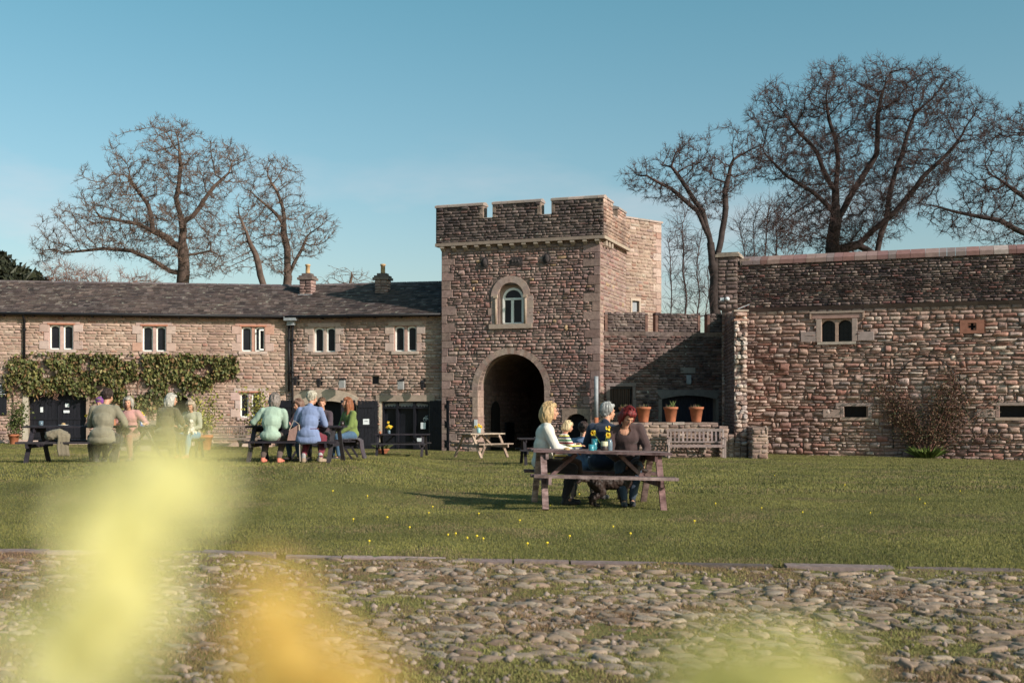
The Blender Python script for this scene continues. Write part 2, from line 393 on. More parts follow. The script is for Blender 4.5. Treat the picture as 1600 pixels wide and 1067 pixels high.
def slates(mb, F, u0, u1, ze, zr, de, dr, rows, w=.26, seed=1, pal=None, hole=None):
    """courses of overlapping slates on a roof plane from eave (ze,de) to ridge (zr,dr)"""
    r = random.Random(seed)
    for k in range(rows):
        t0 = k/rows; t1 = min(1, (k+1.35)/rows); u = u0-r.random()*w
        while u < u1:
            ww = w*r.uniform(.8, 1.25); a = max(u, u0)+.003; b = min(u+ww, u1)-.003
            if b > a+.01:
                j = r.uniform(-.012, .012); lift = .022+r.uniform(0, .012); t = t0+j/3
                z0 = ze+(zr-ze)*t; d0 = de+(dr-de)*t; z1 = ze+(zr-ze)*t1; d1 = de+(dr-de)*t1; c = pick(pal, r, .34)
                lb = lift+r.uniform(0, .006)
                mb.add([F.P(a, z0+lift, d0+.01), F.P(b, z0+lb, d0+.01), F.P(b, z1, d1), F.P(a, z1, d1), F.P(a, z0+.002, d0), F.P(b, z0+.002, d0)], [(0, 1, 2, 3), (4, 5, 1, 0)], c)
            u += ww
def sandwich(c, k): return tuple(x*k for x in c)
PW = [(5, (.40, .285, .22)), (4, (.43, .315, .245)), (2, (.37, .25, .19)), (.8, (.37, .215, .16)), (1, (.46, .365, .29)), (.7, (.30, .215, .18))]
PT = [(4, (.29, .20, .17)), (3, (.32, .23, .195)), (2, (.30, .175, .145)), (1.2, (.34, .26, .215)), (1, (.24, .165, .145)), (.25, (.35, .25, .15))]
PD = [(4, (.14, .11, .098)), (3, (.18, .145, .127)), (1.6, (.22, .18, .158)), (1.5, (.105, .083, .077)), (.5, (.2, .13, .11))]
PR = [(4, (.34, .245, .20)), (3, (.39, .30, .25)), (2.6, (.32, .195, .155)), (.7, (.32, .175, .135)), (1.2, (.26, .185, .155)), (1.0, (.45, .385, .325)), (1, (.25, .2, .175))]
PA = [(3, (.42, .31, .245)), (2, (.46, .36, .29)), (1, (.40, .26, .20))]
PAP = [(3, (.42, .30, .24)), (2, (.46, .355, .29)), (1.0, (.43, .25, .18))]
PS = [(4, (.080, .060, .051)), (3, (.098, .076, .064)), (1, (.13, .105, .088)), (1, (.055, .043, .038))]
MORT = (.34, .26, .21)
MORTD = (.17, .13, .115)
# ------------------------------------------------------------------ frames of the walls (plan positions in metres)
A0 = Vector((-19.96, 44.9)); A1 = Vector((-9.11, 46.5)); d1 = (A1-A0).normalized()
F1 = Fr(A0-d1*3.5, A1)                     # long left wing
F2 = Fr((-9.11, 46.5), (-2.70, 45.1))      # cafe wing
TL = Vector((-2.73, 44.75)); TR = Vector((3.27, 42.6))
F3 = Fr(TL, TR)                            # gatehouse front
td = (TR-TL).normalized(); tn = Vector((-td.y, td.x))   # tn: into the tower
S1 = TR+tn*3.75; F4 = Fr(TR, S1)           # gatehouse side, facing right
F5 = Fr(S1, (6.15, 47.5))                  # turret
F6 = Fr((3.42, 43.02), (7.95, 43.62))      # courtyard wall behind
F7 = Fr((7.93, 43.5), (7.93+9.76*1.25, 43.5-3.7*1.25))   # right hand range
rb = random.Random(11)

# ---------------------------------------------------------------- mullioned window builder
def mullion_window(parent, F, x0, y0, x1, y1, redtop=False, opened=None, label=None, pal=PAP, jw=.2, sill=True):
    a, b, e, f = F.rect(x0, y0, x1, y1); mb = MB(); mw = .055
    # surround blocks
    segs = [(a-jw*1.25, b+jw*1.25, f, f+.17)]
    zc = e; k = 0
    while zc < f-.02:
        h = min(.34, f-zc)
        if f-zc-h < .15: h = f-zc
        wl_ = jw*(1.9 if k % 2 == 0 else 1.0); wr_ = jw*(1.0 if k % 2 else 1.8)
        segs += [(a-wl_, a, zc, zc+h), (b, b+wr_, zc, zc+h)]; zc += h; k += 1
    blocks(mb, F, segs, -.02, .036, pal, rb)
    if redtop: mb.fbox(F, a-.06, b+.06, f-.012, f+.05, -.1, .05, (.40, .17, .11))
    # reveals
    cr = pick(pal, rb, .05)
    mb.fbox(F, a-.02, a+.012, e, f, -.3, .02, cr); mb.fbox(F, b-.012, b+.02, e, f, -.3, .02, cr); mb.fbox(F, a, b, f-.012, f+.02, -.3, .02, cr)
    m = (a+b)/2; mb.fbox(F, m-mw, m+mw, e, f, -.25, -.03, cr)
    if sill: mb.fbox(F, a-.1, b+.1, e-.11, e, -.3, .06, pick(pal, rb, .05))
    w = mb.build('window', [MT['ashlar']], parent, True)
    if label: w['label'] = label
    for i, (p, q) in enumerate(((a, m-mw), (m+mw, b))):
        fr_ = MB(); t = .05; p += .012; q -= .012 if i else 0
        fu = (q-p)
        inn = arch_pts(p+t, q-t, f-.13, .06, 8, e+t); out = arch_pts(p, q, f-.085, .075, 8, e)
        fr_.fring(F, inn, out, -.17, -.09); fr_.fbox(F, p, q, e, e+t, -.17, -.09)
        # stone spandrel above light
        fr2 = MB(); top = [(u, f) for u, z in out[1:-1]]; fr2.fring(F, out[1:-1], top, -.21, -.07, [cr])
        if opened == i:   # casement swung out
            o = fr_.build('casement', [MT['white']], w)
            leaf = MB(); H = F.P(q, 0, -.1); ang = R(50)
            ex = Vector((-F.d.x, -F.d.y)).normalized(); n_ = Vector((F.n.x, F.n.y)); dirv = ex*math.cos(ang)+n_*math.sin(ang)
            L_ = q-p-.06
            for (s0, s1_, z0, z1) in ((0, .05, e+t, f-.12), (L_-.05, L_, e+t, f-.12), (0, L_, e+t, e+t+.05), (0, L_, f-.17, f-.12)):
                A = Vector((H[0]+dirv.x*s0, H[1]+dirv.y*s0, 0)); B = Vector((H[0]+dirv.x*s1_, H[1]+dirv.y*s1_, 0))
                leaf.bar((A.x, A.y, (z0+z1)/2), (B.x, B.y, (z0+z1)/2), .04, z1-z0)
            leaf.build('open_casement', [MT['white']], w)
        else: fr_.build('casement', [MT['white']], w)
        fr2.build('arched_head', [MT['ashlar']], w)
        pn = MB(); pn.fbox(F, p, q, e, f, -.2, -.14); pn.build('pane', [MT['glass']], w)
    return w
def opening(mb, F, a, b, e, f, c, depth=.5):
    pass
def plank_leaf(name, parent, O, dirv, L, z0, z1, th=.06, mat='black', braces=True):
    """a plank door leaf starting at O (x,y), running along dirv"""
    mb = MB(); n = max(3, int(L/.13)); dv = Vector((dirv[0], dirv[1], 0)).normalized(); nv = Vector((dv.y, -dv.x, 0))
    for i in range(n):
        a = Vector((O[0], O[1], 0))+dv*(L*i/n+.004); b = Vector((O[0], O[1], 0))+dv*(L*(i+1)/n-.004)
        zz = (z0+z1)/2; mb.bar((a.x, a.y, zz), (b.x, b.y, zz), th*.6, z1-z0-(.012 if i % 2 else 0))
    for s_ in (1, -1):
        for z in (z0+.22, z1-.22, (z0+z1)/2):
            a = Vector((O[0], O[1], z))+nv*th*.45*s_; mb.bar(a+dv*.03, a+dv*(L-.03), .03, .13)
        if braces:
            for q0, q1 in ((z0+.29, (z0+z1)/2-.065), ((z0+z1)/2+.065, z1-.29)):
                a = Vector((O[0], O[1], 0))+nv*th*.45*s_; mb.bar((a.x+dv.x*.06, a.y+dv.y*.06, q1), (a.x+dv.x*(L-.06), a.y+dv.y*(L-.06), q0), .028, .1, up=(nv.x, nv.y, 0) if False else (0, 0, 1))
    o = mb.build(name, [MT[mat]], parent, True); return o
def text_mesh(txt, size, ext=.002):
    cu = bpy.data.curves.new('lettering', 'FONT'); cu.body = txt; cu.size = size; cu.extrude = ext; cu.align_x = 'CENTER'; cu.align_y = 'CENTER'
    o = bpy.data.objects.new('tmp', cu); col.objects.link(o); bpy.context.view_layer.update()
    me = bpy.data.meshes.new_from_object(o.evaluated_get(bpy.context.evaluated_depsgraph_get())); bpy.data.objects.remove(o); return me
def put_text(txt, size, F, u, z, d, mat, parent, name='lettering'):
    me = text_mesh(txt, size); X = Vector((F.d.x, F.d.y, 0)); Z = Vector((0, 0, 1)); N = Vector((F.n.x, F.n.y, 0))
    Mx = Matrix((X, Z, N)).transposed().to_4x4(); Mx.translation = Vector(F.P(u, z, d)); me.transform(Mx); me.materials.append(mat)
    return link(name, me, parent, True if parent is not None and parent.type == 'EMPTY' else False)

# ---------------------------------------------------------------- left wing
EZ = F1.uz(200, 492)[1]      # eaves height
W1 = empty('stone_wing', F1.P(8, g(*F1.P(8, 0)[:2])), 0, 'long two storey pink stone wing with creeper, farthest left building', 'building')
wins1 = [(77, 507, 115, 546), (222, 509, 260, 549), (377, 510, 414, 549)]
low1 = (375, 613, 406, 652)
r1 = [F1.rect(*w) for w in wins1]+[F1.rect(*low1)]
door1 = F1.rect(44, 607, 135, 694); door2 = F1.rect(261, 616, 294, 690)
zb1 = -.7
mb = MB(); panel(mb, F1, 0, F1.L, zb1, EZ+.1, r1+[door1, door2], MORT)
pads = [(a-.2, b+.2, e-.06, f+.12) for a, b, e, f in r1]
padd = [(door1[0]-.2, door1[1]+.12, -1, door1[3]+.1), (door2[0]-.22, door2[1]+.22, -1, door2[3]+.22)]
masonry(mb, F1, 0, F1.L, zb1, EZ+.05, PW, (.07, .15), (.15, .5), pads+padd, .022, .008, .016, .014, 3)
mb.build('wall', [MT['wing']], W1, True)
mullion_window(W1, F1, *wins1[0], redtop=True, label='pink mullioned upper window nearest the left end')
mullion_window(W1, F1, *wins1[1], redtop=True)
mullion_window(W1, F1, *wins1[2], redtop=True, opened=1, label='upper mullioned window with its right casement swung open')
mullion_window(W1, F1, *low1, redtop=True, label='ground floor mullioned window behind a shrub')
# dark double doors under a shallow arch
a, b, e, f = door1; mb = MB()
inn = arch_pts(a, b, f-.28, .28, 12); top = [(u, f+.14) for u, z in inn]
mb.fring(F1, inn, top, -.3, .03, [pick(PA, rb, .1) for _ in range(6)])
mb.build('arch_lintel', [MT['ashlar']], W1, True)
mb = MB(); mb.fbox(F1, a-.2, a, e-.1, f-.25, -.2, .05, (.42, .36, .29)); mb.build('door_jamb', [MT['ashlar']], W1, True); mb = MB(); mb.fbox(F1, b, b+.12, e-.1, f-.2, -.2, .04, (.30, .22, .17)); mb.build('door_jamb', [MT['ashlar']], W1, True)
dd = MB(); m_ = (a+b)/2
for p, q in ((a, m_), (m_, b)):
    n = 8
    for i in range(n): dd.fbox(F1, p+(q-p)*i/n+.004, p+(q-p)*(i+1)/n-.004, e-.1, f, -.3, -.24)
    for z in (e+.3, e+1.0, e+1.7): dd.fbox(F1, p+.03, q-.03, z-.05, z+.05, -.3, -.215)
dd.fbox(F1, m_-.04, m_+.04, e-.1, f, -.3, -.2)
D1 = dd.build('double_door', [MT['black']], W1, True)
for x, y, w, h in ((63, 640, 4, 8), (103, 633, 6, 6), (102, 643, 9, 4)):
    nn = MB(); u, z = F1.uz(x, y); nn.fbox(F1, u-w/80, u+w/80, z-h/80, z+h/80, -.216, -.2); nn.build('notice', [MT['paper']], D1)
a, b, e, f = door2; mb = MB(); inn = arch_pts(a, b, f-.16, .16, 8, e-.2); out = [(a-.25, e-.2)]+[(a-.25+(b-a+.5)*i/8, f+.25) for i in range(9)]+[(b+.25, e-.2)]
mb.fring(F1, inn, out, -.32, .035, [pick(PAP, rb, .08) for _ in range(5)])
mb.build('doorway_surround', [MT['ashlar']], W1, True)
mb = MB(); mb.fbox(F1, a, b, e-.2, f, -.5, -.4); mb.build('doorway_door', [MT['black']], W1, True)
# roof
RZ1 = 6.62
def roof(parent, F, u0, u1, ze, zr, seed):
    mb = MB(); mb.cur = (.05, .042, .045)
    for (dA, zA, dB, zB) in ((.28, ze-.0, -3.3, zr-.03), (-3.3, zr-.03, -6.9, ze)):
        mb.add([F.P(u0, zA, dA), F.P(u1, zA, dA), F.P(u1, zB, dB), F.P(u0, zB, dB)], [(0, 1, 2, 3)])
    mb.add([F.P(u0, ze-.08, .24), F.P(u1, ze-.08, .24), F.P(u1, ze-.08, -6.9), F.P(u0, ze-.08, -6.9)], [(3, 2, 1, 0)])
    for uu in (u0, u1): mb.add([F.P(uu, ze-.08, .2), F.P(uu, zr-.04, -3.3), F.P(uu, ze-.08, -6.9)], [(0, 1, 2)], (.3, .2, .16))
    for uu in (u0+.02, u1-.02): mb.add([F.P(uu, zb1, -.4), F.P(uu, ze, -.4), F.P(uu, ze, -6.9), F.P(uu, zb1, -6.9)], [(0, 1, 2, 3)], (.3, .2, .16))
    mb.add([F.P(u0, zb1, -6.9), F.P(u1, zb1, -6.9), F.P(u1, ze, -6.9), F.P(u0, ze, -6.9)], [(0, 1, 2, 3)], (.3, .2, .16))
    slates(mb, F, u0, u1, ze, zr, .3, -3.3, 19, .25, seed, PS)
    n = int((u1-u0)/.45)
    for i in range(n): a = u0+(u1-u0)*i/n; mb.hexa([F.P(a+.01, zr-.05, -3.16), F.P(a+.44, zr-.05, -3.16), F.P(a+.44, zr-.05, -3.46), F.P(a+.01, zr-.05, -3.46), F.P(a+.01, zr+.04, -3.27), F.P(a+.44, zr+.04, -3.27), F.P(a+.44, zr+.04, -3.34), F.P(a+.01, zr+.04, -3.34)], pick([(1, (.12, .10, .095))], rb))
    return mb.build('roof', [MT['slate']], parent, True)
roof(W1, F1, -.3, F1.L+.55, EZ, RZ1, 4)
def gutter(parent, F, u0, u1, z):
    mb = MB(); mb.smooth = True; mb.tube([F.P(u0, z, .34), F.P(u1, z, .34)], .055, 8); mb.smooth = False
    u = u0+.4
    while u < u1: mb.fbox(F, u-.015, u+.015, z-.1, z-.04, 0, .34); u += 1.1
    mb.build('gutter', [MT['iron']], parent, True)
gutter(W1, F1, 0, F1.L-.1, EZ-.02)
def downpipe(parent, F, px, y0, y1, d=.09, r=.045, kick=True):
    u, z0 = F.uz(px, y0); z1 = F.uz(px, y1)[1]; mb = MB(); mb.smooth = True
    pts = [F.P(u, z0, .3), F.P(u, z0-.12, .25), F.P(u, z0-.28, d), F.P(u, z1, d)] if kick else [F.P(u, z0, d), F.P(u, z1, d)]
    mb.tube(pts, r, 8); mb.smooth = False
    z = z0-.6
    while z > z1: mb.fbox(F, u-.07, u+.07, z-.03, z+.03, 0, d+.05); z -= 1.3
    return mb.build('downpipe', [MT['iron']], parent, True)
downpipe(W1, F1, 39, 491, 560)
mb = MB(); u, z = F1.uz(438, 500); mb.build
# stone kerb along the foot of the wing
kb = MB(); r_ = random.Random(5); u = 0
while u < F1.L-.5:
    l = r_.uniform(.5, 1.1); x, y, _ = F1.P(u+l/2, 0, .9); zz = g(x, y)
    kb.fbox(F1, u, u+l-.02, zz-.2, zz+.1+r_.uniform(0, .03), .75, 1.05, pick(PA, r_, .15)); u += l
tag(kb.build('stone_edging', [MT['ashlar']]), 'low pale stone edging along the foot of the long left wing', 'edging')

# ---------------------------------------------------------------- cafe wing
W2 = empty('cafe_wing', F2.P(3, g(*F2.P(3, 0)[:2])), 0, 'shorter stone cafe wing with lanterns and black doors beside the tower', 'building')
EZ2 = EZ-.02
wins2 = [(490, 511, 524, 550), (616, 509, 651, 549)]
r2 = [F2.rect(*w) for w in wins2]
od1 = F2.rect(470, 627, 553, 706); od2 = F2.rect(597, 626, 671, 706); vent = F2.rect(581.5, 588, 592, 600)
mb = MB(); panel(mb, F2, -.02, F2.L+.3, zb1, EZ2+.1, r2+[od1, od2, vent], MORT)
lint1 = F2.rect(455, 608, 561, 640); lint2 = F2.rect(588, 617, 680, 627)
pads = [(a-.2, b+.2, e-.06, f+.12) for a, b, e, f in r2]+[(od1[0]-.05, od1[1]+.05, -1, od1[3]), (od2[0]-.05, od2[1]+.05, -1, od2[3]), (lint1[0]+.1, lint1[1]-.1, od1[3]-.25, lint1[3]-.03), (lint2[0], lint2[1], lint2[2], lint2[3]), vent]
masonry(mb, F2, 0.02, F2.L+.25, zb1, EZ2+.05, [(w, (c[0]*.93, c[1]*.93, c[2]*.95)) for w, c in PW], (.08, .15), (.15, .42), pads, .03, .012, .012, .014, 8)
mb.build('wall', [MT['wing']], W2, True)
mullion_window(W2, F2, *wins2[0], label='mullioned upper window beside the downpipe', pal=PA)
mullion_window(W2, F2, *wins2[1], label='mullioned upper window next to the tower', pal=PA)
mb = MB(); mb.fbox(F2, vent[0], vent[1], vent[2], vent[3], -.3, -.06)
for i in range(5): z = vent[2]+(vent[3]-vent[2])*(i+.5)/5; mb.fbox(F2, vent[0], vent[1], z-.012, z+.012, -.06, -.02)
mb.build('vent_grille', [MT['iron']], W2, True)
# lintels
mb = MB(); a, b, e, f = od1
inn = arch_pts(a, b, f-.22, .24, 12); L0, L1, _, LT = lint1
out = []
for i, (u, z) in enumerate(inn):
    t = i/12; out.append((L0+(L1-L0)*t, LT-.36*(abs(t-.5)*2)**2.4))
mb.fring(F2, inn, out, -.3, .07, [(.46, .36, .285), (.44, .345, .27), (.47, .37, .295)])
mb.build('arched_lintel', [MT['ashlar']], W2, True)
mb = MB(); a, b, e, f = lint2; mb.fbox(F2, a, b, e, f, -.2, .06, (.33, .25, .2)); mb.build('stone_lintel', [MT['ashlar']], W2, True)
mb = MB(); a, b, e, f = od1
for i in range(9): mb.fbox(F2, a+(b-a)*i/9+.004, a+(b-a)*(i+1)/9-.004, e-.1, f, -.55, -.48)
for z in (e+.4, e+1.1, e+1.8): mb.fbox(F2, a, b, z-.05, z+.05, -.48, -.45)
mb.build('recessed_door', [MT['black']], W2, True)
MT['pelm'] = M_plain('dull_white_cloth', (.28, .27, .27), .9, 6, .2)
# glazed cafe front
a, b, e, f = od2; mb = MB(); t = .06
inn = arch_pts(a+t, b-t, f-.14, .09, 10, e); out = arch_pts(a, b, f-.1, .1, 10, e)
mb.fring(F2, inn, out, -.2, -.02)
for px in (620, 647): u, _ = F2.uz(px, 660); mb.fbox(F2, u-.045, u+.045, e, f-.04, -.2, -.02)
u0_, z_ = F2.uz(620, 637); u1_ = F2.uz(647, 637)[0]; mb.fbox(F2, a, b, z_-.03, z_+.03, -.2, -.025); mb.fbox(F2, a, u0_, e, e+.62, -.2, -.05); mb.fbox(F2, u1_, b, e, e+.62, -.2, -.05)
CF = mb.build('glazed_front', [MT['black']], W2, True)
mb = MB(); mb.fbox(F2, a, b, e-.1, f, -.24, -.19); mb.build('pane', [MT['glass']], CF)
for p, q in ((598, 618), (622, 645), (649, 669)):
    mb = MB(); ua = F2.uz(p, 630)[0]; ub = F2.uz(q, 630)[0]; zt = F2.uz(630, 627.5)[1]; zb_ = F2.uz(630, 634)[1]; n = 9
    for i in range(n):   # scalloped pelmet
        x0 = ua+(ub-ua)*i/n; x1 = ua+(ub-ua)*(i+1)/n; mb.fbox(F2, x0, x1, zb_-(.03 if i % 2 else 0), zt, -.17, -.15)
    mb.build('pelmet', [MT['pelm']], CF)
for x, y, w, h in ((661, 665, 8, 10), (658, 687, 14, 5.5)):
    mb = MB(); u, z = F2.uz(x, y); mb.fbox(F2, u-w/80, u+w/80, z-h/80, z+h/80, -.04, -.015); mb.build('notice', [MT['paper']], CF)
u, z = F2.uz(664.5, 652); put_text('TEA\nROOM', .15, F2, u, z, -.185, MT['paper'], CF, 'window_lettering') if False else None
sc = MB()   # white chalk squiggles on the glass
for i in range(5):
    uu, zz = F2.uz(661+i*1.6, 655-(i % 2)*3); sc.tube([F2.P(uu+.05*math.cos(k*1.05), zz+.07*math.sin(k*1.05+i), -.186) for k in range(6)], .008, 4)
sc.build('window_lettering', [MT['paper']], CF)
def fdir(F, ang):   # direction rotated out of the wall
    return (F.d.x*math.cos(ang)+F.n.x*math.sin(ang), F.d.y*math.cos(ang)+F.n.y*math.sin(ang))
zd = F2.uz(690, 626)[1]; zl = -.33
O = F2.P(F2.uz(672, 660)[0], 0, .04); plank_leaf('door_leaf', W2, O[:2], fdir(F2, R(24)), .98, zl, zd)
O = F2.P(F2.uz(591, 660)[0], 0, .04); lf = plank_leaf('door_leaf', W2, O[:2], fdir(F2, R(180-14)), .80, zl, zd); lf['label'] = 'black plank door leaf with a white notice'
mb = MB(); Fd = Fr((O[0]+fdir(F2, R(166))[0]*.8, O[1]+fdir(F2, R(166))[1]*.8), O[:2]); mb.fbox(Fd, .22, .46, 1.02-.33, 1.24-.33, .05, .06); mb.build('notice', [MT['paper']], lf)
put_text('OPEN', .055, Fd, .34, 1.15-.33, .062, MT['iron'], lf)
O = F2.P(F2.uz(556, 660)[0], 0, .04); plank_leaf('door_leaf', W2, O[:2], fdir(F2, R(112)), .85, zl, zd+.03)
O = F2.P(F2.uz(468, 660)[0], 0, .04); plank_leaf('door_leaf', W2, O[:2], fdir(F2, R(170)), .9, zl, zd+.02)
mb = MB(); u, _ = F2.uz(594, 660); mb.fbox(F2, u-.05, u+.05, zl-.3, zd, -.1, .03, (.50, .42, .33)); mb.build('door_jamb', [MT['ashlar']], W2, True); mb = MB(); u, _ = F2.uz(557.5, 660); mb.fbox(F2, u-.03, u+.03, .6, zd+.05, -.1, .05, (.40, .27, .2)); mb.build('door_jamb', [MT['ashlar']], W2, True)
roof(W2, F2, -.6, F2.L+.25, EZ2, RZ1+.02, 6)
gutter(W2, F2, .1, F2.L, EZ2-.02)
downpipe(W2, F2, 453, 508, 612, kick=False); 
downpipe(W2, F2, 458.5, 508, 700, kick=False)
mb = MB(); u, z = F2.uz(457, 501); mb.fbox(F2, u-.22, u+.3, z-.02, z+.14, .02, .38); mb.fbox(F2, u-.14, u+.16, z-.2, z-.02, .02, .25); mb.build('rainwater_hopper', [MT['lead']], W2, True)
# chimneys
def chimney(parent, px, label, F, w=.55, topy=437, boty=468):
    d = -2.1; u, z0 = F.uz(px, boty, d); z1 = F.uz(px, topy, d)[1]; z0 -= .3
    C = MB(); r_ = random.Random(px)
    for k, (dd_, FF) in enumerate(((0, 1),)):
        C.fbox(F, u-w/2+.02, u+w/2-.02, z0, z1, d-w/2, d-.02, (.2, .14, .12))
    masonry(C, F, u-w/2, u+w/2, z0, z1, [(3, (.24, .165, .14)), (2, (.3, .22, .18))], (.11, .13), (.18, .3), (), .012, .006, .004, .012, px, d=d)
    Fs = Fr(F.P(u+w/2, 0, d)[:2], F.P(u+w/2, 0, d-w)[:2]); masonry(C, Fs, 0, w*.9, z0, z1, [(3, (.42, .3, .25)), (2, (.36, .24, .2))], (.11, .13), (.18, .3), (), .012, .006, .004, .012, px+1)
    C.fbox(F, u-w/2-.07, u+w/2+.07, z1, z1+.1, d-w-.05, d+.07, (.2, .16, .14)); C.fbox(F, u-w/2-.02, u+w/2+.02, z1+.1, z1+.18, d-w, d+.02, (.15, .12, .11))
    C.fbox(F, u-.2, u+.2, z1+.18, z1+.28, d-w+.1, d-.08, (.16, .13, .12))
    o = C.build('chimney', [MT['tower']], parent, True); o['label'] = label
    p = MB(); p.smooth = True; q = F.P(u, z1+.25, d-w/2); p.lathe([(.10, 0), (.095, .1), (.09, .35), (.115, .36), (.115, .42), (.08, .43), (.075, .3)], q, 14); p.build('chimney_pot', [MT['pot']], o)
    f_ = MB(); f_.fbox(F, u-w/2-.035, u+w/2+.035, z0, z0+.52, d-.3, d+.045); f_.build('lead_flashing', [MT['lead']], o)
MT['pot'] = M_plain('buff_clay', (.50, .32, .17), .85, 8, .2)
chimney(W1, 477, 'stone chimney with buff pot nearest the wing corner', F2)
chimney(W2, 595, 'stone chimney with buff pot nearer the tower', F2)
# lanterns and hanging lamps
def lantern(px, py, label, white=False):
    u, z = F2.uz(px, py); q = F2.P(u, z, 0); T = empty('wall_lantern', F2.P(u, z, .02), 0, label, 'lantern', 'lanterns on the cafe wall')
    m = MB(); m.fbox(F2, u-.03, u+.03, z-.02, z+.38, 0, .03); m.tube([F2.P(u, z+.3, .02), F2.P(u, z+.36, .2), F2.P(u, z+.3, .38)], .014, 6); m.tube([F2.P(u, z+.05, .02), F2.P(u, z+.2, .12), F2.P(u, z+.31, .28)], .01, 6)
    m.build('bracket', [MT['iron']], T, True)
    if white:
        m = MB(); m.fbox(F2, u-.11, u+.11, z-.06, z+.26, .3, .46); m.build('lamp_box', [MT['pelm']], T, True)
        m = MB(); m.hexa([F2.P(u-.13, z+.26, .48), F2.P(u+.13, z+.26, .48), F2.P(u+.13, z+.26, .28), F2.P(u-.13, z+.26, .28), F2.P(u-.04, z+.34, .4), F2.P(u+.04, z+.34, .4), F2.P(u+.04, z+.34, .36), F2.P(u-.04, z+.34, .36)]); m.build('cap', [MT['iron']], T, True)
    else:
        c = Vector(F2.P(u, z, .38)); m = MB(); m.lathe([(.05, -.04), (.055, -.02), (.085, .2), (.11, .22), (.05, .3), (.02, .32)], c, 6); m.build('lantern_frame', [MT['iron']], T, True)
        m = MB(); m.lathe([(.045, 0), (.07, .18)], c+Vector((0, 0, .005)), 6); 
        m.build('lantern_glass', [MT['lampglass']], T, True)
MT['lampglass'] = M_plain('milky_glass', (.35, .33, .3), .2, 4, .1, 0)
lantern(467, 601, 'black wall lantern left of the arched lintel, under the downpipe hopper')
lantern(503, 604, 'black wall lantern above the middle of the arched lintel')
lantern(540, 604, 'white box lamp on bracket above the right end of the arched lintel', True)
lantern(631, 606, 'white box lamp on bracket above the glazed cafe front', True)
lantern(664, 607, 'black wall lantern nearest to the tower')

# ---------------------------------------------------------------- gatehouse tower
TW = empty('gatehouse_tower', F3.P(3, g(0, 44)), 0, 'square crenellated red sandstone gatehouse tower with an arched passage', 'tower')
PZ = 7.60; TB = -.75; CZ = 8.58; TZ = 9.20
au0 = F3.uz(747, 640)[0]; au1 = F3.uz(851, 640)[0]; asz = F3.uz(800, 609)[1]; atop = F3.uz(799, 553)[1]; hw = (au1-au0)/2; arise = atop-asz
cxa = (au0+au1)/2; VR = .24
def archhole(pad):
    def h(z):
        if z < asz: return (au0-pad, au1+pad)
        if z < atop+pad:
            k = 1-((z-asz)/(arise+pad))**2
            return (cxa-(hw+pad)*math.sqrt(max(0, k)), cxa+(hw+pad)*math.sqrt(max(0, k)))
        return None
    return h
wo = F3.rect(783, 449, 816, 507); ws = F3.rect(768, 431, 829, 511)
sd1 = F3.rect(885, 645, 918, 706)
L3 = F3.L
mb = MB()
# mortar backing: strips left / right / above the arch
ap = arch_pts(au0, au1, asz, arise, 24, TB)
hh2 = [(wo[0]-.1, wo[1]+.1, wo[2]-.02, wo[3]+.1)]
panel(mb, F3, 0, L3, atop+.05, PZ+.6, hh2, MORTD); panel(mb, F3, 0, au0-.02, TB, atop+.05, [], MORTD)
panel(mb, F3, au1+.02, L3, TB, atop+.05, [(sd1[0], sd1[1], TB+.01, sd1[3])], MORTD)
mb.fring(F3, ap[1:-1], [(u, atop+.06) for u, z in ap[1:-1]], -.3, 0, [MORTD])
q = .5
holes = [archhole(VR-.03), (ws[0]+.05, ws[1]-.05, ws[2]+.05, ws[3]-.12), (sd1[0]-.12, sd1[1]+.12, TB, sd1[3]+.14)]
rs_ = random.Random(3); holesq = []
z = TB; ql = []; k = 0
while z < PZ:   # long-and-short quoins at both corners
    h = rs_.uniform(.24, .36); z2 = min(PZ, z+h); wa = rs_.uniform(.4, .65) if k % 2 else rs_.uniform(.2, .4); wb_ = rs_.uniform(.45, .7) if k % 2 == 0 else rs_.uniform(.22, .4)
    ql += [(0, wa, z, z2), (L3-wb_, L3, z, z2)]; holesq += [(-.1, wa, z, z2), (L3-wb_, L3+.1, z, z2)]; z = z2; k += 1
masonry(mb, F3, 0, L3, TB, PZ-.25, PT, (.055, .15), (.09, .4), holes+holesq, .030, .016, .024, .012, 21, dbl=.06)
masonry(mb, F3, 0, L3, PZ-.25, PZ+.02, [(1, (.28, .21, .175))], (.12, .13), (.4, .7), [], .022, .004, .003, .008, 22)
blocks(mb, F3, ql, -.02, .03, [(3, (.27, .195, .165)), (2, (.30, .22, .185)), (1, (.25, .17, .145))], rs_, .012, .01)
TWALL = mb.build('wall', [MT['tower']], TW, True)
# voussoirs and jambs
mb = MB(); N = 34; oin = arch_pts(au0, au1, asz, arise, N); oout = arch_pts(au0-VR, au1+VR, asz, arise+VR, N)
mb.fring(F3, oin, oout, -.6, .045, [pick([(2, (.34, .26, .21)), (1, (.30, .21, .17))], rs_, .12) for _ in range(N)])
z = TB
while z < asz:
    z2 = min(asz, z+rs_.uniform(.28, .4))
    for s_ in (0, 1):
        c = pick([(2, (.36, .28, .225)), (1, (.33, .24, .19))], rs_, .08); ww = rs_.choice((.22, .36))
        if s_ == 0: mb.fbox(F3, au0-ww, au0, z+.004, z2-.004, -.6, .04, c)
        else: mb.fbox(F3, au1, au1+ww, z+.004, z2-.004, -.6, .04, c)
    z = z2
mb.build('arch_surround', [MT['tower']], TW, True)
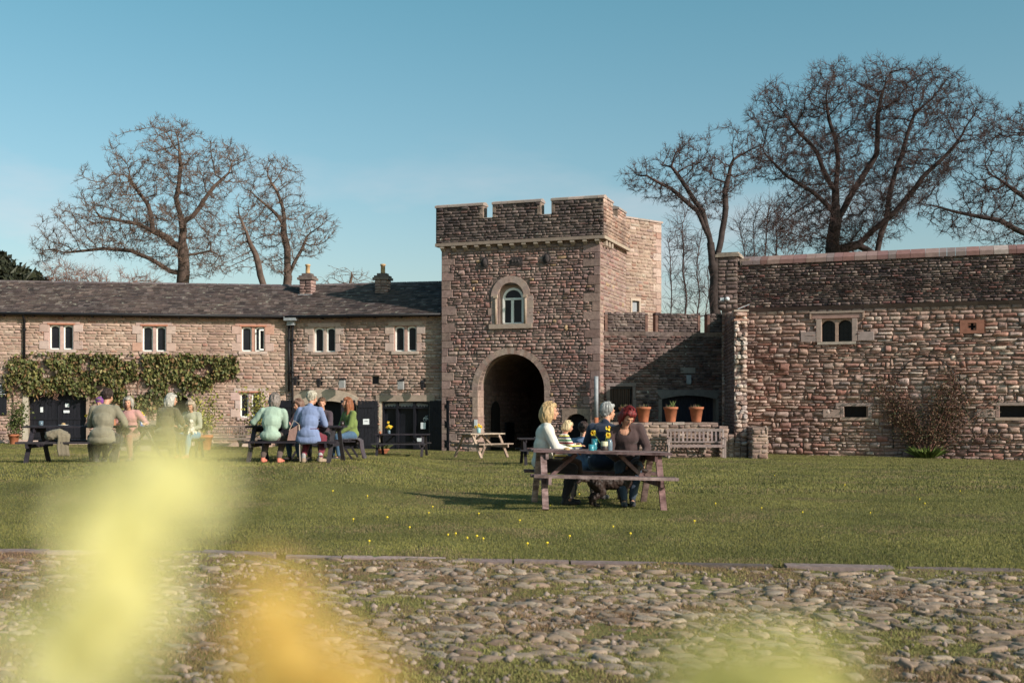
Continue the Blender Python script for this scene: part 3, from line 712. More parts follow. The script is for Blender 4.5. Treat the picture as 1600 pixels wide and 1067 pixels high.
# passage (vaulted tunnel)
mb = MB(); ti = arch_pts(au0-.06, au1+.06, asz, arise+.06, 20, TB); DEP = 6.5
for i in range(len(ti)-1):
    a, b = ti[i], ti[i+1]; n = 7
    for j in range(n):
        p0 = -.6-(DEP-.6)*j/n; p1 = -.6-(DEP-.6)*(j+1)/n
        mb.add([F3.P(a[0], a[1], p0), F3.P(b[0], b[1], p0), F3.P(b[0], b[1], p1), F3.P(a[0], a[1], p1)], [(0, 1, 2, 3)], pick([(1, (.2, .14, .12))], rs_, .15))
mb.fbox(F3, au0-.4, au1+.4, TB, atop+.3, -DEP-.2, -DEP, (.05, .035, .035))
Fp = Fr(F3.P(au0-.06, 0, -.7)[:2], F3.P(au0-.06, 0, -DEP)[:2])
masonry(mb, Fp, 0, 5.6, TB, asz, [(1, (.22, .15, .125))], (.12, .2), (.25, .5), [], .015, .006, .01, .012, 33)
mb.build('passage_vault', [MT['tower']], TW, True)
mb = MB(); Fp2 = Fr(F3.P(au0-.0, 0, -.7)[:2], F3.P(au0-.0, 0, -DEP)[:2])
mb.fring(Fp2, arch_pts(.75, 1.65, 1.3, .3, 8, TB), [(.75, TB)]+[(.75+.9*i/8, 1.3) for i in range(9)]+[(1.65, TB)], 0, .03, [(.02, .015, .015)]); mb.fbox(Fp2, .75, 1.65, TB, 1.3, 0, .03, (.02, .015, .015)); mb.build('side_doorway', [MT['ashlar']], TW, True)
mb = MB(); mb.fbox(Fp2, 2.3, 3.3, -.1, .75, 0, .06); mb.build('notice_board', [MT['black']], TW, True)
mb = MB(); u_, z_ = F3.uz(744, 661); mb.fbox(F3, au0-.13, au0-.01, z_-.13, z_+.14, .05, .08); nb = mb.build('notice', [MT['paper']], TW, True)
# small shaded doorway at the right foot of the tower
a, b, e, f = sd1; mb = MB(); mb.fring(F3, arch_pts(a, b, f-.25, .22, 8, TB), [(a-.16, TB)]+[(a-.16+(b-a+.32)*i/8, f+.16) for i in range(9)]+[(b+.16, TB)], -.3, .04, [(.3, .22, .18)])
mb.build('doorway_surround', [MT['tower']], TW, True)
mb = MB(); mb.fbox(F3, a, b, TB, f, -.4, -.28); mb.build('doorway_door', [MT['void']], TW, True)  # near-black panel, the doorway's shade is in its colour
# window in its deep round-headed niche
a, b, e, f = ws; mb = MB(); cw = (a+b)/2; hws = (b-a)/2
spr = F3.uz(798, 463)[1]; io = .26
N = 18; p_in = arch_pts(a+io, b-io, spr, f-io-spr, N); p_out = arch_pts(a, b, spr, f-spr, N)
mb.fring(F3, p_in, p_out, -.5, .06, [pick([(2, (.36, .27, .215)), (1, (.33, .235, .19))], rs_, .1) for _ in range(N)])
for s_ in (0, 1):
    z = e+.12
    while z < spr-.01:
        z2 = min(spr, z+rs_.uniform(.25, .35)); c = pick([(2, (.36, .27, .215)), (1, (.33, .235, .19))], rs_, .08); ex = rs_.choice((0, .12))
        if s_ == 0: mb.fbox(F3, a-ex, a+io, z+.003, z2-.003, -.5, .05, c)
        else: mb.fbox(F3, b-io, b+ex, z+.003, z2-.003, -.5, .05, c)
        z = z2
    uu = a+io-.07 if s_ == 0 else b-io+.07
    mb.smooth = True; mb.tube([F3.P(uu, e+.12, .05), F3.P(uu, spr, .05)], .05, 10, colr=(.36, .27, .21)); mb.smooth = False; mb.fbox(F3, uu-.08, uu+.08, spr-.06, spr+.04, -.03, .12, (.38, .29, .23))
mb.fbox(F3, a-.08, b+.08, e-.06, e+.12, -.5, .09, (.37, .28, .23))
# niche inner lining down to glazed opening
wa, wb_, we, wf = wo; io2 = (wa, wb_); spw = wf-(wb_-wa)/2
li = arch_pts(wa, wb_, spw, (wb_-wa)/2, N, e+.12); lo = [(a+io-.02, e+.12)]+arch_pts(a+io-.02, b-io+.02, spr, f-io-spr+.02, N)+[(b-io+.02, e+.12)]
mb.fring(F3, li, lo, -.5, -.2, [(.36, .26, .21)])
TWN = mb.build('window', [MT['ashlar']], TW, True)
mb = MB(); t = .085; mb.fring(F3, arch_pts(wa+t, wb_-t, spw, (wb_-wa)/2-t, N, we+t), arch_pts(wa, wb_, spw, (wb_-wa)/2, N, we), -.26, -.17)
mb.fbox(F3, wa, wb_, we, we+t, -.26, -.17); mb.fbox(F3, cw-.05, cw+.05, we+t, spw, -.26, -.165); mb.fbox(F3, wa+t, wb_-t, spw-.04, spw+.04, -.26, -.165); mb.fbox(F3, wa-.05, wb_+.05, we-.05, we, -.4, -.12)
mb.build('white_frame', [MT['white']], TWN)
mb = MB(); mb.fbox(F3, wa+.01, wb_-.01, we+.01, wf-.01, -.3, -.23); mb.build('pane', [MT['glass']], TWN)
# roundels and plaque
for px, py, lab in ((758, 411, 'carved dark roundel left of the plaque'), (855, 405, 'carved dark roundel right of the plaque')):
    u, z = F3.uz(px, py); m = MB(); m.smooth = True; m.ell(F3.P(u, z, .02), (.13, .13, .19), n=12, k=8); m.smooth = False
    rr = [(u+.16*math.cos(k*math.pi/8), z+.22*math.sin(k*math.pi/8)) for k in range(17)]; r2_ = [(u+.12*math.cos(k*math.pi/8), z+.17*math.sin(k*math.pi/8)) for k in range(17)]
    m.fring(F3, r2_, rr, -.02, .08); o = m.build('roundel', [MT['darkstone']] if 'darkstone' in MT else [MT.setdefault('darkstone', M_plain('dark_carved_stone', (.05, .04, .04), .9, 12, .4, .8, .02))], TW, True); o['label'] = lab
u0_, u1_, z0_, z1_ = F3.rect(797, 402, 817, 415); m = MB(); m.fbox(F3, u0_, u1_, z0_, z1_, -.02, .05); m.fbox(F3, u0_+.05, u1_-.05, z0_+.05, z1_-.05, .05, .065)
for i in range(3): m.ell(F3.P(u0_+.12+i*.12, (z0_+z1_)/2, .06), (.05, .03, .06), n=8, k=6)
m.build('carved_plaque', [MT['darkstone']], TW, True)
# tower body behind the front, roof deck
mb = MB(); BK = F3.P(0, 0, -6)[:2]
mb.fbox(F3, .02, L3-.02, TB, PZ+.7, -7.2, -DEP-.1 if False else -6.9, (.2, .14, .12))
mb.fbox(F3, .02, .5, TB, PZ+.7, -6.9, -.3, (.2, .14, .12)); mb.fbox(F3, .5, L3-.5, PZ+.2, PZ+.7, -6.9, -.3, (.2, .14, .12)); mb.fbox(F3, .5, L3-.5, atop+.4, atop+.6, -6.9, -.52, (.1, .07, .06))
masonry(mb, F4, 0, F4.L+.2, TB, PZ, [(w, (c[0]*.98, c[1]*1.0, c[2]*.98)) for w, c in PT], (.1, .2), (.25, .6), [], .02, .008, .008, .012, 41)
panel(mb, F4, 0, F4.L, TB, PZ+.3, [], MORT)
mb.build('side_wall', [MT['tower']], TW, True)
# parapet
Fq = Fr(TL-td*.17, TR+td*.17, .17); Fs4 = Fr(F3.P(L3+.17, 0, .17)[:2], F3.P(L3+.17, 0, -3.75)[:2])
mb = MB(); Lq = Fq.L
gaps = []
for p, q_ in ((755, 770), (845, 862)): gaps.append((Fq.uz(p, 330)[0], Fq.uz(q_, 330)[0]))
mer = [(0, gaps[0][0]), (gaps[0][1], gaps[1][0]), (gaps[1][1], Lq)]
hl = [(a, b, CZ, 20) for a, b in gaps]
panel(mb, Fq, 0, Lq, PZ, CZ, [], MORTD)
for a, b in mer: mb.fbox(Fq, a+.01, b-.01, CZ-.02, TZ-.12, -.42, -.004, MORTD)
mb.fbox(Fq, 0.01, Lq-.01, PZ+.01, CZ, -.42, -.004, MORTD)
masonry(mb, Fq, 0, Lq, PZ+.1, TZ-.12, PD, (.085, .13), (.15, .4), hl, .028, .012, .008, .014, 51)
# end quoins of merlons
mb2 = mb
for a, b in mer:
    z = PZ+.1; k = 0
for (u, s_) in ((gaps[0][0], -1), (gaps[0][1], 1), (gaps[1][0], -1), (gaps[1][1], 1)):
    mb.fbox(Fq, min(u, u+s_*.13), max(u, u+s_*.13), CZ+.01, TZ-.14, -.42, .035, (.30, .23, .19))
# side parapet with its own notch
Ls = Fs4.L
masonry(mb, Fs4, 0, Ls, PZ+.1, CZ+.05, [(w, (c[0]*.85, c[1]*.85, c[2]*.83)) for w, c in PW], (.1, .15), (.2, .45), [], .022, .01, .006, .012, 52)
masonry(mb, Fs4, 0, 1.3, CZ+.05, TZ-.12, PW, (.1, .15), (.2, .45), [], .022, .01, .006, .012, 53)
masonry(mb, Fs4, 2.1, 3.3, CZ+.05, TZ-.2, PW, (.1, .15), (.2, .45), [], .022, .01, .006, .012, 54)
mb.fbox(Fs4, .0, Ls, PZ, CZ+.04, -.42, -.01, MORT); mb.fbox(Fs4, 0.0, 1.3, CZ+.04, TZ-.12, -.42, -.01, MORT); mb.fbox(Fs4, 2.1, 3.3, CZ+.04, TZ-.2, -.42, -.01, MORT)
# back parapet, left parapet
Fl = Fr(F3.P(-.17, 0, -6.9)[:2], F3.P(-.17, 0, .17)[:2]); mb.fbox(Fl, 0, Fl.L-.01, PZ, CZ, -.4, 0, (.2, .15, .13)); mb.fbox(Fl, Fl.L-2, Fl.L-.01, CZ, TZ-.12, -.4, 0, (.2, .15, .13))
mb.build('parapet', [MT['dark']], TW, True)
def coping(mb, F, a, b, z, w, over, pal, r, up=.12, step=.6, d=0):
    u = a
    while u < b-.01:
        l = min(b-u, step*r.uniform(.8, 1.2));
        if b-u-l < .2: l = b-u
        c = pick(pal, r, .12); x0, x1 = u+.004, u+l-.004
        mb.hexa([F.P(x0, z, d+over), F.P(x1, z, d+over), F.P(x1, z, d-w-over), F.P(x0, z, d-w-over), F.P(x0, z+up*.55, d+over), F.P(x1, z+up*.55, d+over), F.P(x1, z+up*.55, d-w-over), F.P(x0, z+up*.55, d-w-over)], c)
        mb.hexa([F.P(x0, z+up*.55, d+over-.002), F.P(x1, z+up*.55, d+over-.002), F.P(x1, z+up*.55, d-w-over), F.P(x0, z+up*.55, d-w-over), F.P(x0, z+up, d-w*.3), F.P(x1, z+up, d-w*.3), F.P(x1, z+up, d-w*.7), F.P(x0, z+up, d-w*.7)], c)
        u += l
mb = MB(); PC = [(2, (.34, .28, .235)), (1, (.42, .33, .27))]
for a, b in mer: coping(mb, Fq, a-.03, b+.03, TZ-.13, .42, .06, PC, rs_, .14)
for a, b in gaps: coping(mb, Fq, a+.03, b-.03, CZ-.02, .42, .04, PC, rs_, .06)
coping(mb, Fs4, 0.4, 1.33, TZ-.125, .42, .05, PC, rs_, .13); coping(mb, Fs4, 2.07, 3.33, TZ-.2, .42, .05, PC, rs_, .13); coping(mb, Fs4, 1.33, 2.07, CZ+.03, .42, .03, PC, rs_, .06)
mb.build('coping', [MT['ashlar']], TW, True)
mb = MB(); mb.fbox(Fq, -.02, Lq+.02, PZ-.02, PZ+.1, -.3, .045, (.27, .205, .17)); mb.fbox(Fs4, 0.0, Ls, PZ-.015, PZ+.1, -.3, .045, (.36, .28, .22)); mb.build('string_course', [MT['ashlar']], TW, True)
for i in range(14):
    u = .25+(Lq-.5)*i/13-.17; m = MB(); c = (.33, .26, .215)
    m.hexa([F3.P(u-.065, PZ-.2, .06), F3.P(u+.065, PZ-.2, .06), F3.P(u+.065, PZ-.2, 0), F3.P(u-.065, PZ-.2, 0), F3.P(u-.075, PZ-.1, .17), F3.P(u+.075, PZ-.1, .17), F3.P(u+.075, PZ-.1, 0), F3.P(u-.075, PZ-.1, 0)], c)
    m.fbox(F3, u-.08, u+.08, PZ-.1, PZ-.02, 0, .2, c); m.build('corbel', [MT['ashlar']], TW, True)
for i in range(3):
    u = .35+i*.42; m = MB(); m.fbox(F4, u-.08, u+.08, PZ-.22, PZ-.02, 0, .16, (.4, .31, .25)); m.build('corbel', [MT['ashlar']], TW, True)
# small chimney pot behind the parapet
mb = MB(); q = F3.P(5.9, 8.9, -1.9); mb.lathe([(.16, -.6), (.15, .5), (.2, .52), (.2, .6), (.12, .62)], q, 12); mb.build('roof_pot', [MT['terra']], TW, True)
# lead roof deck
mb = MB(); mb.fbox(F3, .1, L3-.1, PZ+.7, PZ+.75, -6.8, -.2); mb.build('roof_deck', [MT['lead']], TW, True)
# turret
mb = MB(); L5 = F5.L; tz0 = CAMZ+298/FPX*S1.y-.1; 
twn = F5.rect(987, 470, 998, 489)
panel(mb, F5, 0, L5, TB, tz0, [twn], MORT)
masonry(mb, F5, 0, L5, TB, tz0, [(w, (c[0]*.83, c[1]*.85, c[2]*.85)) for w, c in PW], (.1, .17), (.18, .42), [twn, (L5-.3, L5+1, TB, tz0)], .022, .01, .012, .013, 61)
z = TB; qq = []; k = 0
while z < tz0-.01:
    z2 = min(tz0, z+rs_.uniform(.25, .36)); w_ = .5 if k % 2 else .32; qq.append((L5-w_, L5, z, z2)); z = z2; k += 1
blocks(mb, F5, qq, -.02, .026, PA, rs_, .01, .01)
F5b = Fr(F5.P(L5, 0)[:2], F5.P(L5, 0, -2.6)[:2]); panel(mb, F5b, 0, F5b.L, TB, tz0, [], MORT); masonry(mb, F5b, 0, F5b.L, TB, tz0, PW, (.12, .2), (.3, .6), [], .02, .01, .01, .012, 62)
mb.fbox(F5, .0, L5-.01, TB, tz0-.05, -2.6, -.4, (.25, .18, .15))
TU = mb.build('turret', [MT['wing']], TW, True)
mb = MB(); coping(mb, F5, -.05, L5+.06, tz0, 1.2, .06, PC, rs_, .13, .7); mb.build('turret_coping', [MT['ashlar']], TU)
mb = MB(); a, b, e, f = twn; mb.fbox(F5, a, b, e, f, -.2, -.08); mb.build('pane', [MT['lead']], TU)
mb = MB(); mb.fbox(F5, a-.09, a, e, f+.1, -.1, .04, (.44, .34, .27)); mb.fbox(F5, b, b+.09, e, f+.1, -.1, .04, (.44, .34, .27)); mb.fbox(F5, a, b, f, f+.1, -.1, .04, (.44, .34, .27)); mb.build('window_surround', [MT['ashlar']], TU)
# waste pipe in front of the tower corner
T = empty('waste_pipe', F3.P(L3-.12, -.4, .22), 0, 'grey and orange soil pipe standing against the tower corner', 'pipe')
u = F3.uz(934, 640)[0]; m = MB(); m.smooth = True; zA = F3.uz(934, 588)[1]; zB = F3.uz(934, 652)[1]; m.tube([F3.P(u, zB, .2), F3.P(u, zA, .2)], .075, 12); m.build('upper_pipe', [MT['lead']], T, True)
m = MB(); m.smooth = True; m.tube([F3.P(u, TB, .2), F3.P(u, zB-.003, .2)], .08, 12); m.build('lower_pipe', [MT['terra']], T, True)

# ---------------------------------------------------------------- courtyard wall behind the pots
CW = empty('courtyard_wall', F6.P(2.2, -.4), 0, 'battlemented dark stone wall between the tower and the right hand range', 'wall')
L6 = F6.L; c6 = F6.uz(1030, 521)[1]; m6 = F6.uz(1030, 490)[1]
bw = F6.rect(953, 604, 988, 644); bo = F6.rect(1034, 617, 1119, 706)
mb = MB(); panel(mb, F6, 0, L6, TB, c6, [bw, bo], MORTD)
masonry(mb, F6, 0, L6, TB, c6, [(2, (.16, .115, .10)), (2, (.21, .15, .13)), (1.5, (.20, .11, .09)), (1, (.27, .21, .18)), (1, (.1, .075, .07))], (.075, .14), (.13, .36), [(bw[0]-.12, bw[1]+.12, bw[2]-.1, bw[3]+.12), (bo[0]-.12, bo[1]+.05, TB, bo[3]+.2)], .034, .014, .012, .014, 71)
for p, q_ in ((945, 1012), (1024, 1094), (1105, 1134)):
    a = F6.uz(p, 505)[0]; b = F6.uz(q_, 505)[0]; mb.fbox(F6, a+.01, b-.01, c6, m6-.02, -.4, -.004, MORTD)
    masonry(mb, F6, a+.1, b-.1, c6+.05, m6-.06, PD, (.08, .12), (.14, .3), [], .028, .012, .006, .012, p)
    Fm = Fr(F6.P(b, 0)[:2], F6.P(b, 0, -.4)[:2]); masonry(mb, Fm, 0, .4, c6+.05, m6-.06, PW, (.1, .14), (.2, .4), [], .02, .01, .003, .01, p+1)
    for q2 in (a, b-.1): mb.fbox(F6, q2, q2+.1, c6+.04, m6-.03, -.38, .03, (.24, .14, .115))
    mb.smooth = False; u = a
    while u < b: l = rs_.uniform(.1, .2); mb.fbox(F6, u, min(b, u+l)-.01, m6-.06, m6+rs_.uniform(-.01, .05), -.42, .03+rs_.uniform(0, .02), pick(PD, rs_, .3)); u += l
mb.build('wall', [MT['dark']], CW, True)
mb = MB(); u = 0
while u < L6: l = min(L6-u, rs_.uniform(.5, .9)); z = c6+rs_.uniform(-.012, .012); mb.hexa([F6.P(u+.004, z-.11, .02), F6.P(u+l-.004, z-.11, .02), F6.P(u+l-.004, z-.11, -.4), F6.P(u+.004, z-.11, -.4), F6.P(u+.004, z+.045, .12), F6.P(u+l-.004, z+.045, .12), F6.P(u+l-.004, z+.06, -.45), F6.P(u+.004, z+.06, -.45)], pick([(1, (.40, .33, .28))], rs_, .15)); u += l
mb.build('cornice', [MT['dark']], CW, True)
a, b, e, f = bo; mb = MB(); le = F6.rect(1021, 611, 1128, 621)
mb.fring(F6, arch_pts(a, b, f-.16, .14, 10), [(le[0]+(le[1]-le[0])*i/10, f+.2) for i in range(11)], -.3, .04, [(.17, .145, .135)])
mb.fbox(F6, a-.14, a, TB, f-.16, -.3, .035, (.2, .16, .14)); mb.fbox(F6, b, b+.1, TB, f-.16, -.3, .035, (.2, .16, .14)); mb.build('stone_lintel', [MT['ashlar']], CW, True)
mb = MB(); n = 14
for i in range(n): mb.fbox(F6, a+(b-a)*i/n+.004, a+(b-a)*(i+1)/n-.004, TB, f, -.34-(.12 if i > 8 else 0), -.28-(.12 if i > 8 else 0))
mb.build('blue_black_door', [M_plain('blue_black_paint', (.012, .014, .026), .5, 10, .3)], CW, True)
a, b, e, f = bw; mb = MB(); blocks(mb, F6, [(a-.13, a, e, (e+f)/2), (a-.16, a, (e+f)/2, f), (b, b+.15, e, (e+f)/2), (b, b+.12, (e+f)/2, f), (a-.16, b+.15, f, f+.14)], -.05, .04, [(1, (.19, .15, .13))], rs_); WW = mb.build('window', [MT['ashlar']], CW, True)
mb = MB(); mb.fbox(F6, a, b, e, f, -.3, -.2); mb.build('pane', [MT['glass']], WW)
mb = MB()
for i in range(6): u = a+(b-a)*(i+.5)/6; mb.smooth = True; mb.tube([F6.P(u, e, -.05), F6.P(u, f, -.05)], .014, 6)
mb.smooth = False; mb.fbox(F6, a, b, f-.08, f, -.12, -.03); mb.build('iron_bars', [MT['iron']], WW)
a, b, e, f = F6.rect(1063, 574, 1086, 583); mb = MB(); mb.fbox(F6, a, b, e, f, -.02, .04, (.24, .2, .18)); mb.build('block_stone', [MT['ashlar']], CW, True)
a, b, e, f = F6.rect(1072, 586, 1079, 599); mb = MB(); mb.fbox(F6, a, b, e, f, .02, .1); mb.fbox(F6, a+.02, b-.02, e-.03, e, .03, .08); mb.build('junction_box', [MT['lead']], CW, True)

# ---------------------------------------------------------------- ragged stub wall, low wall, steps, pillar
SW0 = Vector((8.02, 43.45)); SW1 = Vector((7.58, 39.2))
FS = Fr(SW0, SW1)          # its left face (normal points left)
ST = empty('ragged_wall', FS.P(2, -.4, -.2), 0, 'broken end of a tall ruined wall projecting from the right hand range', 'ruined wall')
mb = MB(); LS = FS.L; zt = lambda u: 4.86-.34*u/LS; thk = .42
rr_ = random.Random(77)
endp = []; z = TB
# body as stacked slabs with a ragged front end
while z < 4.75:
    h = rr_.uniform(.1, .2); z2 = min(z+h, 4.85); back = 0.0
    prof = LS-(.0 if z < 1.0 else .12+.25*abs(mnoise.noise(Vector((0, z*1.3, 3)))))
    umax = prof
    if z2 > 4.5: umax = min(umax, LS*(4.9-z2)/.34*.9)
    umax = max(umax, .6)
    mb.fbox(FS, 0, umax, z, z2, -thk, 0, pick([(1, (.16, .12, .105))], rr_, .2))
    # ragged end stones, their sunlight put into the pale colours
    w_ = thk; x = -thk
    while x < -.02:
        s_ = min(-x, rr_.uniform(.12, .28)); e_ = rr_.uniform(-.02, .16)
        c_ = pick([(2, (.50, .43, .36)), (1.5, (.40, .30, .24)), (1, (.55, .5, .43))], rr_, .12)
        p0 = umax-.12; p1 = umax+e_
        cen = Vector(FS.P((p0+p1)/2, (z+z2)/2, x+s_/2)); rot = Matrix.Rotation(FS.rot()+rr_.uniform(-.25, .25), 3, 'Z') @ Matrix.Rotation(rr_.uniform(-.2, .2), 3, 'X')
        rock(mb, cen, ((p1-p0)*.72, s_*.62, (z2-z)*.62), rot, rr_, c_)
        x += s_
    z = z2
masonry(mb, FS, 0, LS-.2, TB, 4.5, [(1, (.15, .11, .1)), (1, (.2, .15, .13))], (.09, .15), (.15, .35), [], .025, .01, .02, .015, 81)  # left face in darker stone colours that carry its shade
for i in range(26):   # rough capping stones
    u = LS*i/26; q = FS.P(u+.08, zt(u)+.0, -thk/2); rock(mb, q, (rr_.uniform(.1, .16), thk*.55, rr_.uniform(.07, .12)), Matrix.Rotation(FS.rot(), 3, 'Z'), rr_, pick(PW, rr_, .2))
ST_ = mb.build('wall', [MT['rubble']], ST, True)
mb = MB(); q = Vector(FS.P(LS-.25, 4.5, -thk/2))
for k in range(4): mb.box(q+Vector((-.15+.1*k, 0, .0)), (.085, .3, .26), None, (.36, .18, .13))
mb.box(q+Vector((0, 0, .16)), (.5, .4, .06), None, (.38, .3, .25)); mb.box(q+Vector((0, 0, -.15)), (.5, .4, .06), None, (.38, .22, .17)); mb.build('brick_cap', [MT['ashlar']], ST, True)
mb = MB(); mb.box(q+Vector((.08, -.05, .3)), (.42, .3, .03), Matrix.Rotation(R(-22), 3, 'Y')); mb.build('metal_cap', [MT['lead']], ST, True)

def rough_block(name, x0, x1, y0, y1, z0, z1, pal, seed, rh=(.1, .18), ln=(.15, .4), top=True, mat='rubble', parent=None, lab=None, cat=None):
    mb = MB(); r_ = random.Random(seed); mb.box(((x0+x1)/2, (y0+y1)/2, (z0+z1)/2-.02), (x1-x0-.02, y1-y0-.02, z1-z0-.04), None, MORT)
    for Fx in (Fr((x0, y0), (x1, y0)), Fr((x1, y0), (x1, y1)), Fr((x0, y1), (x0, y0))):
        masonry(mb, Fx, 0, Fx.L, z0, z1-.04, pal, rh, ln, [], .022, .014, .025, .012, seed+int(Fx.L*10), inset=.022)
    if top:
        x = x0
        while x < x1:
            w = min(x1-x, r_.uniform(.2, .5)); mb.box((x+w/2, (y0+y1)/2+r_.uniform(-.02, .02), z1-.01), (w-.012, y1-y0+.06, .06+r_.uniform(0, .03)), Matrix.Rotation(r_.uniform(-.03, .03), 3, 'Y'), pick(pal, r_, .12)); x += w
    o = mb.build(name, [MT[mat]], parent, parent is not None)
    if lab: tag(o, lab, cat)
    return o
LP = [(3, (.28, .22, .18)), (2, (.24, .18, .145)), (1, (.34, .29, .24)), (1, (.20, .145, .12))]
zlw = CAMZ-(661-HOR)/FPX*39.2
rough_block('low_wall', at(940, 39.2)[0], at(1122, 39.2)[0], 39.2, 39.8, -.75, zlw, LP, 5, lab='low pale rubble wall carrying the row of terracotta pots', cat='wall')
sx = [(1122, 1136, 667), (1136, 1145, 680), (1145, 1155, 692), (1155, 1165, 700)]
ms = empty('stone_steps', (at(1142, 39.2)[0], 39.5, -.35), 0, 'stepped rubble end of the low wall beside the wooden bench', 'steps')
for i, (p, q_, y) in enumerate(sx): rough_block('step', at(p, 39.2)[0]+.005, at(q_, 39.2)[0], 39.0, 39.6+.0, -.75, CAMZ-(y-HOR)/FPX*39.1, LP, 20+i, parent=ms)
rough_block('stone_pillar', at(1175.5, 38.4)[0], at(1200, 38.4)[0], 38.4, 40.3, -.8, CAMZ-(669-HOR)/FPX*38.5, LP, 31, lab='squat stone pillar with flat slab top in front of the ragged wall', cat='pillar', rh=(.07, .18), ln=(.12, .4))

# ---------------------------------------------------------------- right hand range
RG = empty('curtain_range', F7.P(5, -.5), 0, 'long high rubble stone range with dark parapet along the right side', 'building')
L7 = F7.L
sz = F7.uz(1140, 486)[1]; cz7 = F7.uz(1160, 414)[1]; sz2 = F7.uz(1590, 460)[1]; cz72 = F7.uz(1590, 384)[1]
wt = F7.rect(1284, 498, 1331, 534); s1_ = F7.rect(1319, 635, 1356, 652); s2_ = F7.rect(1562, 634, 1606, 652); cr = F7.rect(1500, 500, 1538, 521)
mb = MB(); panel(mb, F7, 0, L7, -1.0, cz7, [wt, s1_, s2_, (cr[0]+.3, cr[1]-.3, cr[2]+.12, cr[3]-.12)], (.24, .17, .14))
hs = [(wt[0]-.15, wt[1]+.15, wt[2]-.06, wt[3]+.12), (s1_[0]-.1, s1_[1]+.1, s1_[2]-.06, s1_[3]+.08), (s2_[0]-.1, s2_[1]+.1, s2_[2]-.06, s2_[3]+.08), cr]
masonry(mb, F7, 0, L7, -1.0, sz-.35, PR, (.05, .17), (.12, .55), hs, .046, .032, .05, .012, 91, inset=.016, dbl=.14, v=.14)
masonry(mb, F7, 0, L7, sz-.35, sz-.04, [(2, (.28, .2, .165)), (1, (.36, .27, .22))], (.12, .17), (.2, .5), hs, .035, .012, .012, .014, 92)
mb.build('wall', [MT['rubble']], RG, True)
mb = MB(); panel(mb, F7, 0, L7, sz, cz7, [], MORTD, d=.002)
masonry(mb, F7, 0, L7, sz+.08, cz7, [(3, (.12, .085, .078)), (3, (.19, .145, .125)), (1.5, (.3, .24, .2)), (1.5, (.075, .055, .055)), (.8, (.2, .1, .085))], (.06, .12), (.12, .34), [], .045, .02, .02, .014, 93, d=.003)
mb.fbox(F7, .1, L7-.01, sz+.1, cz7-.01, -.5, -.01, MORTD)
mb.build('parapet', [MT['dark']], RG, True)
mb = MB(); mb.cur = (.09, .07, .065); u = 0
while u < L7: l = rs_.uniform(.6, 1.1); mb.hexa([F7.P(u, sz-.07, .02), F7.P(u+l-.005, sz-.07, .02), F7.P(u+l-.005, sz-.07, -.1), F7.P(u, sz-.07, -.1), F7.P(u, sz+.07, .15), F7.P(u+l-.005, sz+.07, .15), F7.P(u+l-.005, sz+.07, -.1), F7.P(u, sz+.07, -.1)], pick([(1, (.15, .115, .105))], rs_, .2)); u += l
mb.build('string_course', [MT['ashlar']], RG, True)
mb = MB(); u = F7.uz(1160, 414)[0]; ue = L7; zc0 = cz7; zslope = (cz72-cz7)/(F7.uz(1590, 384)[0]-u)*.5; uu0 = u
while u < ue:
    l = rs_.uniform(.25, .5); z = zc0+zslope*(u-uu0)*.0; c = pick([(3, (.23, .125, .105)), (2, (.27, .18, .15)), (1, (.2, .15, .135)), (.6, (.34, .28, .24))], rs_, .14)
    mb.hexa([F7.P(u+.006, z-.02, .09), F7.P(u+l-.006, z-.02, .09), F7.P(u+l-.006, z-.02, -.6), F7.P(u+.006, z-.02, -.6), F7.P(u+.006, z+.13, .085), F7.P(u+l-.006, z+.13, .085), F7.P(u+l-.006, z+.34, -.35), F7.P(u+.006, z+.34, -.35)], c); u += l
mb.build('coping', [MT['ashlar']], RG, True)
mb = MB(); a = F7.uz(1122, 440)[0]; b = F7.uz(1153, 440)[0]; pt = F7.uz(1135, 402)[1]
mb.fbox(F7, a, b, sz+.08, pt, -.75, .06, (.16, .12, .105)); masonry(mb, F7, a, b, sz+.08, pt, [(1, (.26, .2, .17)), (1, (.18, .13, .115))], (.12, .2), (.2, .4), [], .03, .01, .01, .012, 95, d=.06)
mb.fbox(F7, a-.08, b+.08, pt, pt+.1, -.85, .14, (.36, .3, .25)); mb.fbox(F7, a-.03, b+.03, pt+.1, pt+.17, -.8, .1, (.32, .27, .23)); mb.fbox(F7, b+.1, b+.45, cz7-.02, cz7+.22, -.5, .07, (.34, .25, .21))
mb.build('corner_pier', [MT['dark']], RG, True)
# twin window
a, b, e, f = wt; mb = MB(); m_ = (a+b)/2; PAR = [(2, (.34, .26, .215)), (1, (.34, .22, .17))]
blocks(mb, F7, [(a-.2, a, e, f), (b, b+.2, e, f), (a-.42, a-.2, e+.05, e+.4), (a-.2-.55, a-.2, e+.02, e+.32)][0:2]+[(a-.75, a-.2, e+.0, e+.38), (b+.2, b+.78, e+.02, e+.34), (a-.35, b+.38, f, f+.2)], -.02, .08, PAR, rs_, .01, .012)
mb.fbox(F7, a-.42, b+.44, f+.2, f+.27, -.02, .12, (.32, .24, .2)); mb.fbox(F7, a-.42, a-.36, f+.0, f+.2, -.02, .11, (.42, .28, .22)); mb.fbox(F7, b+.38, b+.44, f, f+.2, -.02, .11, (.42, .28, .22))
mb.fbox(F7, a-.15, b+.15, e-.1, e, -.3, .11, (.40, .33, .28)); mb.fbox(F7, m_-.055, m_+.055, e, f, -.28, .0, (.34, .23, .18))
for p, q_ in ((a, m_-.055), (m_+.055, b)):
    o_ = arch_pts(p, q_, f-.2, .15, 8); mb.fring(F7, o_, [(x, f) for x, z in o_], -.25, -.01, [(.40, .26, .2)])
WT = mb.build('window', [MT['ashlar']], RG, True)
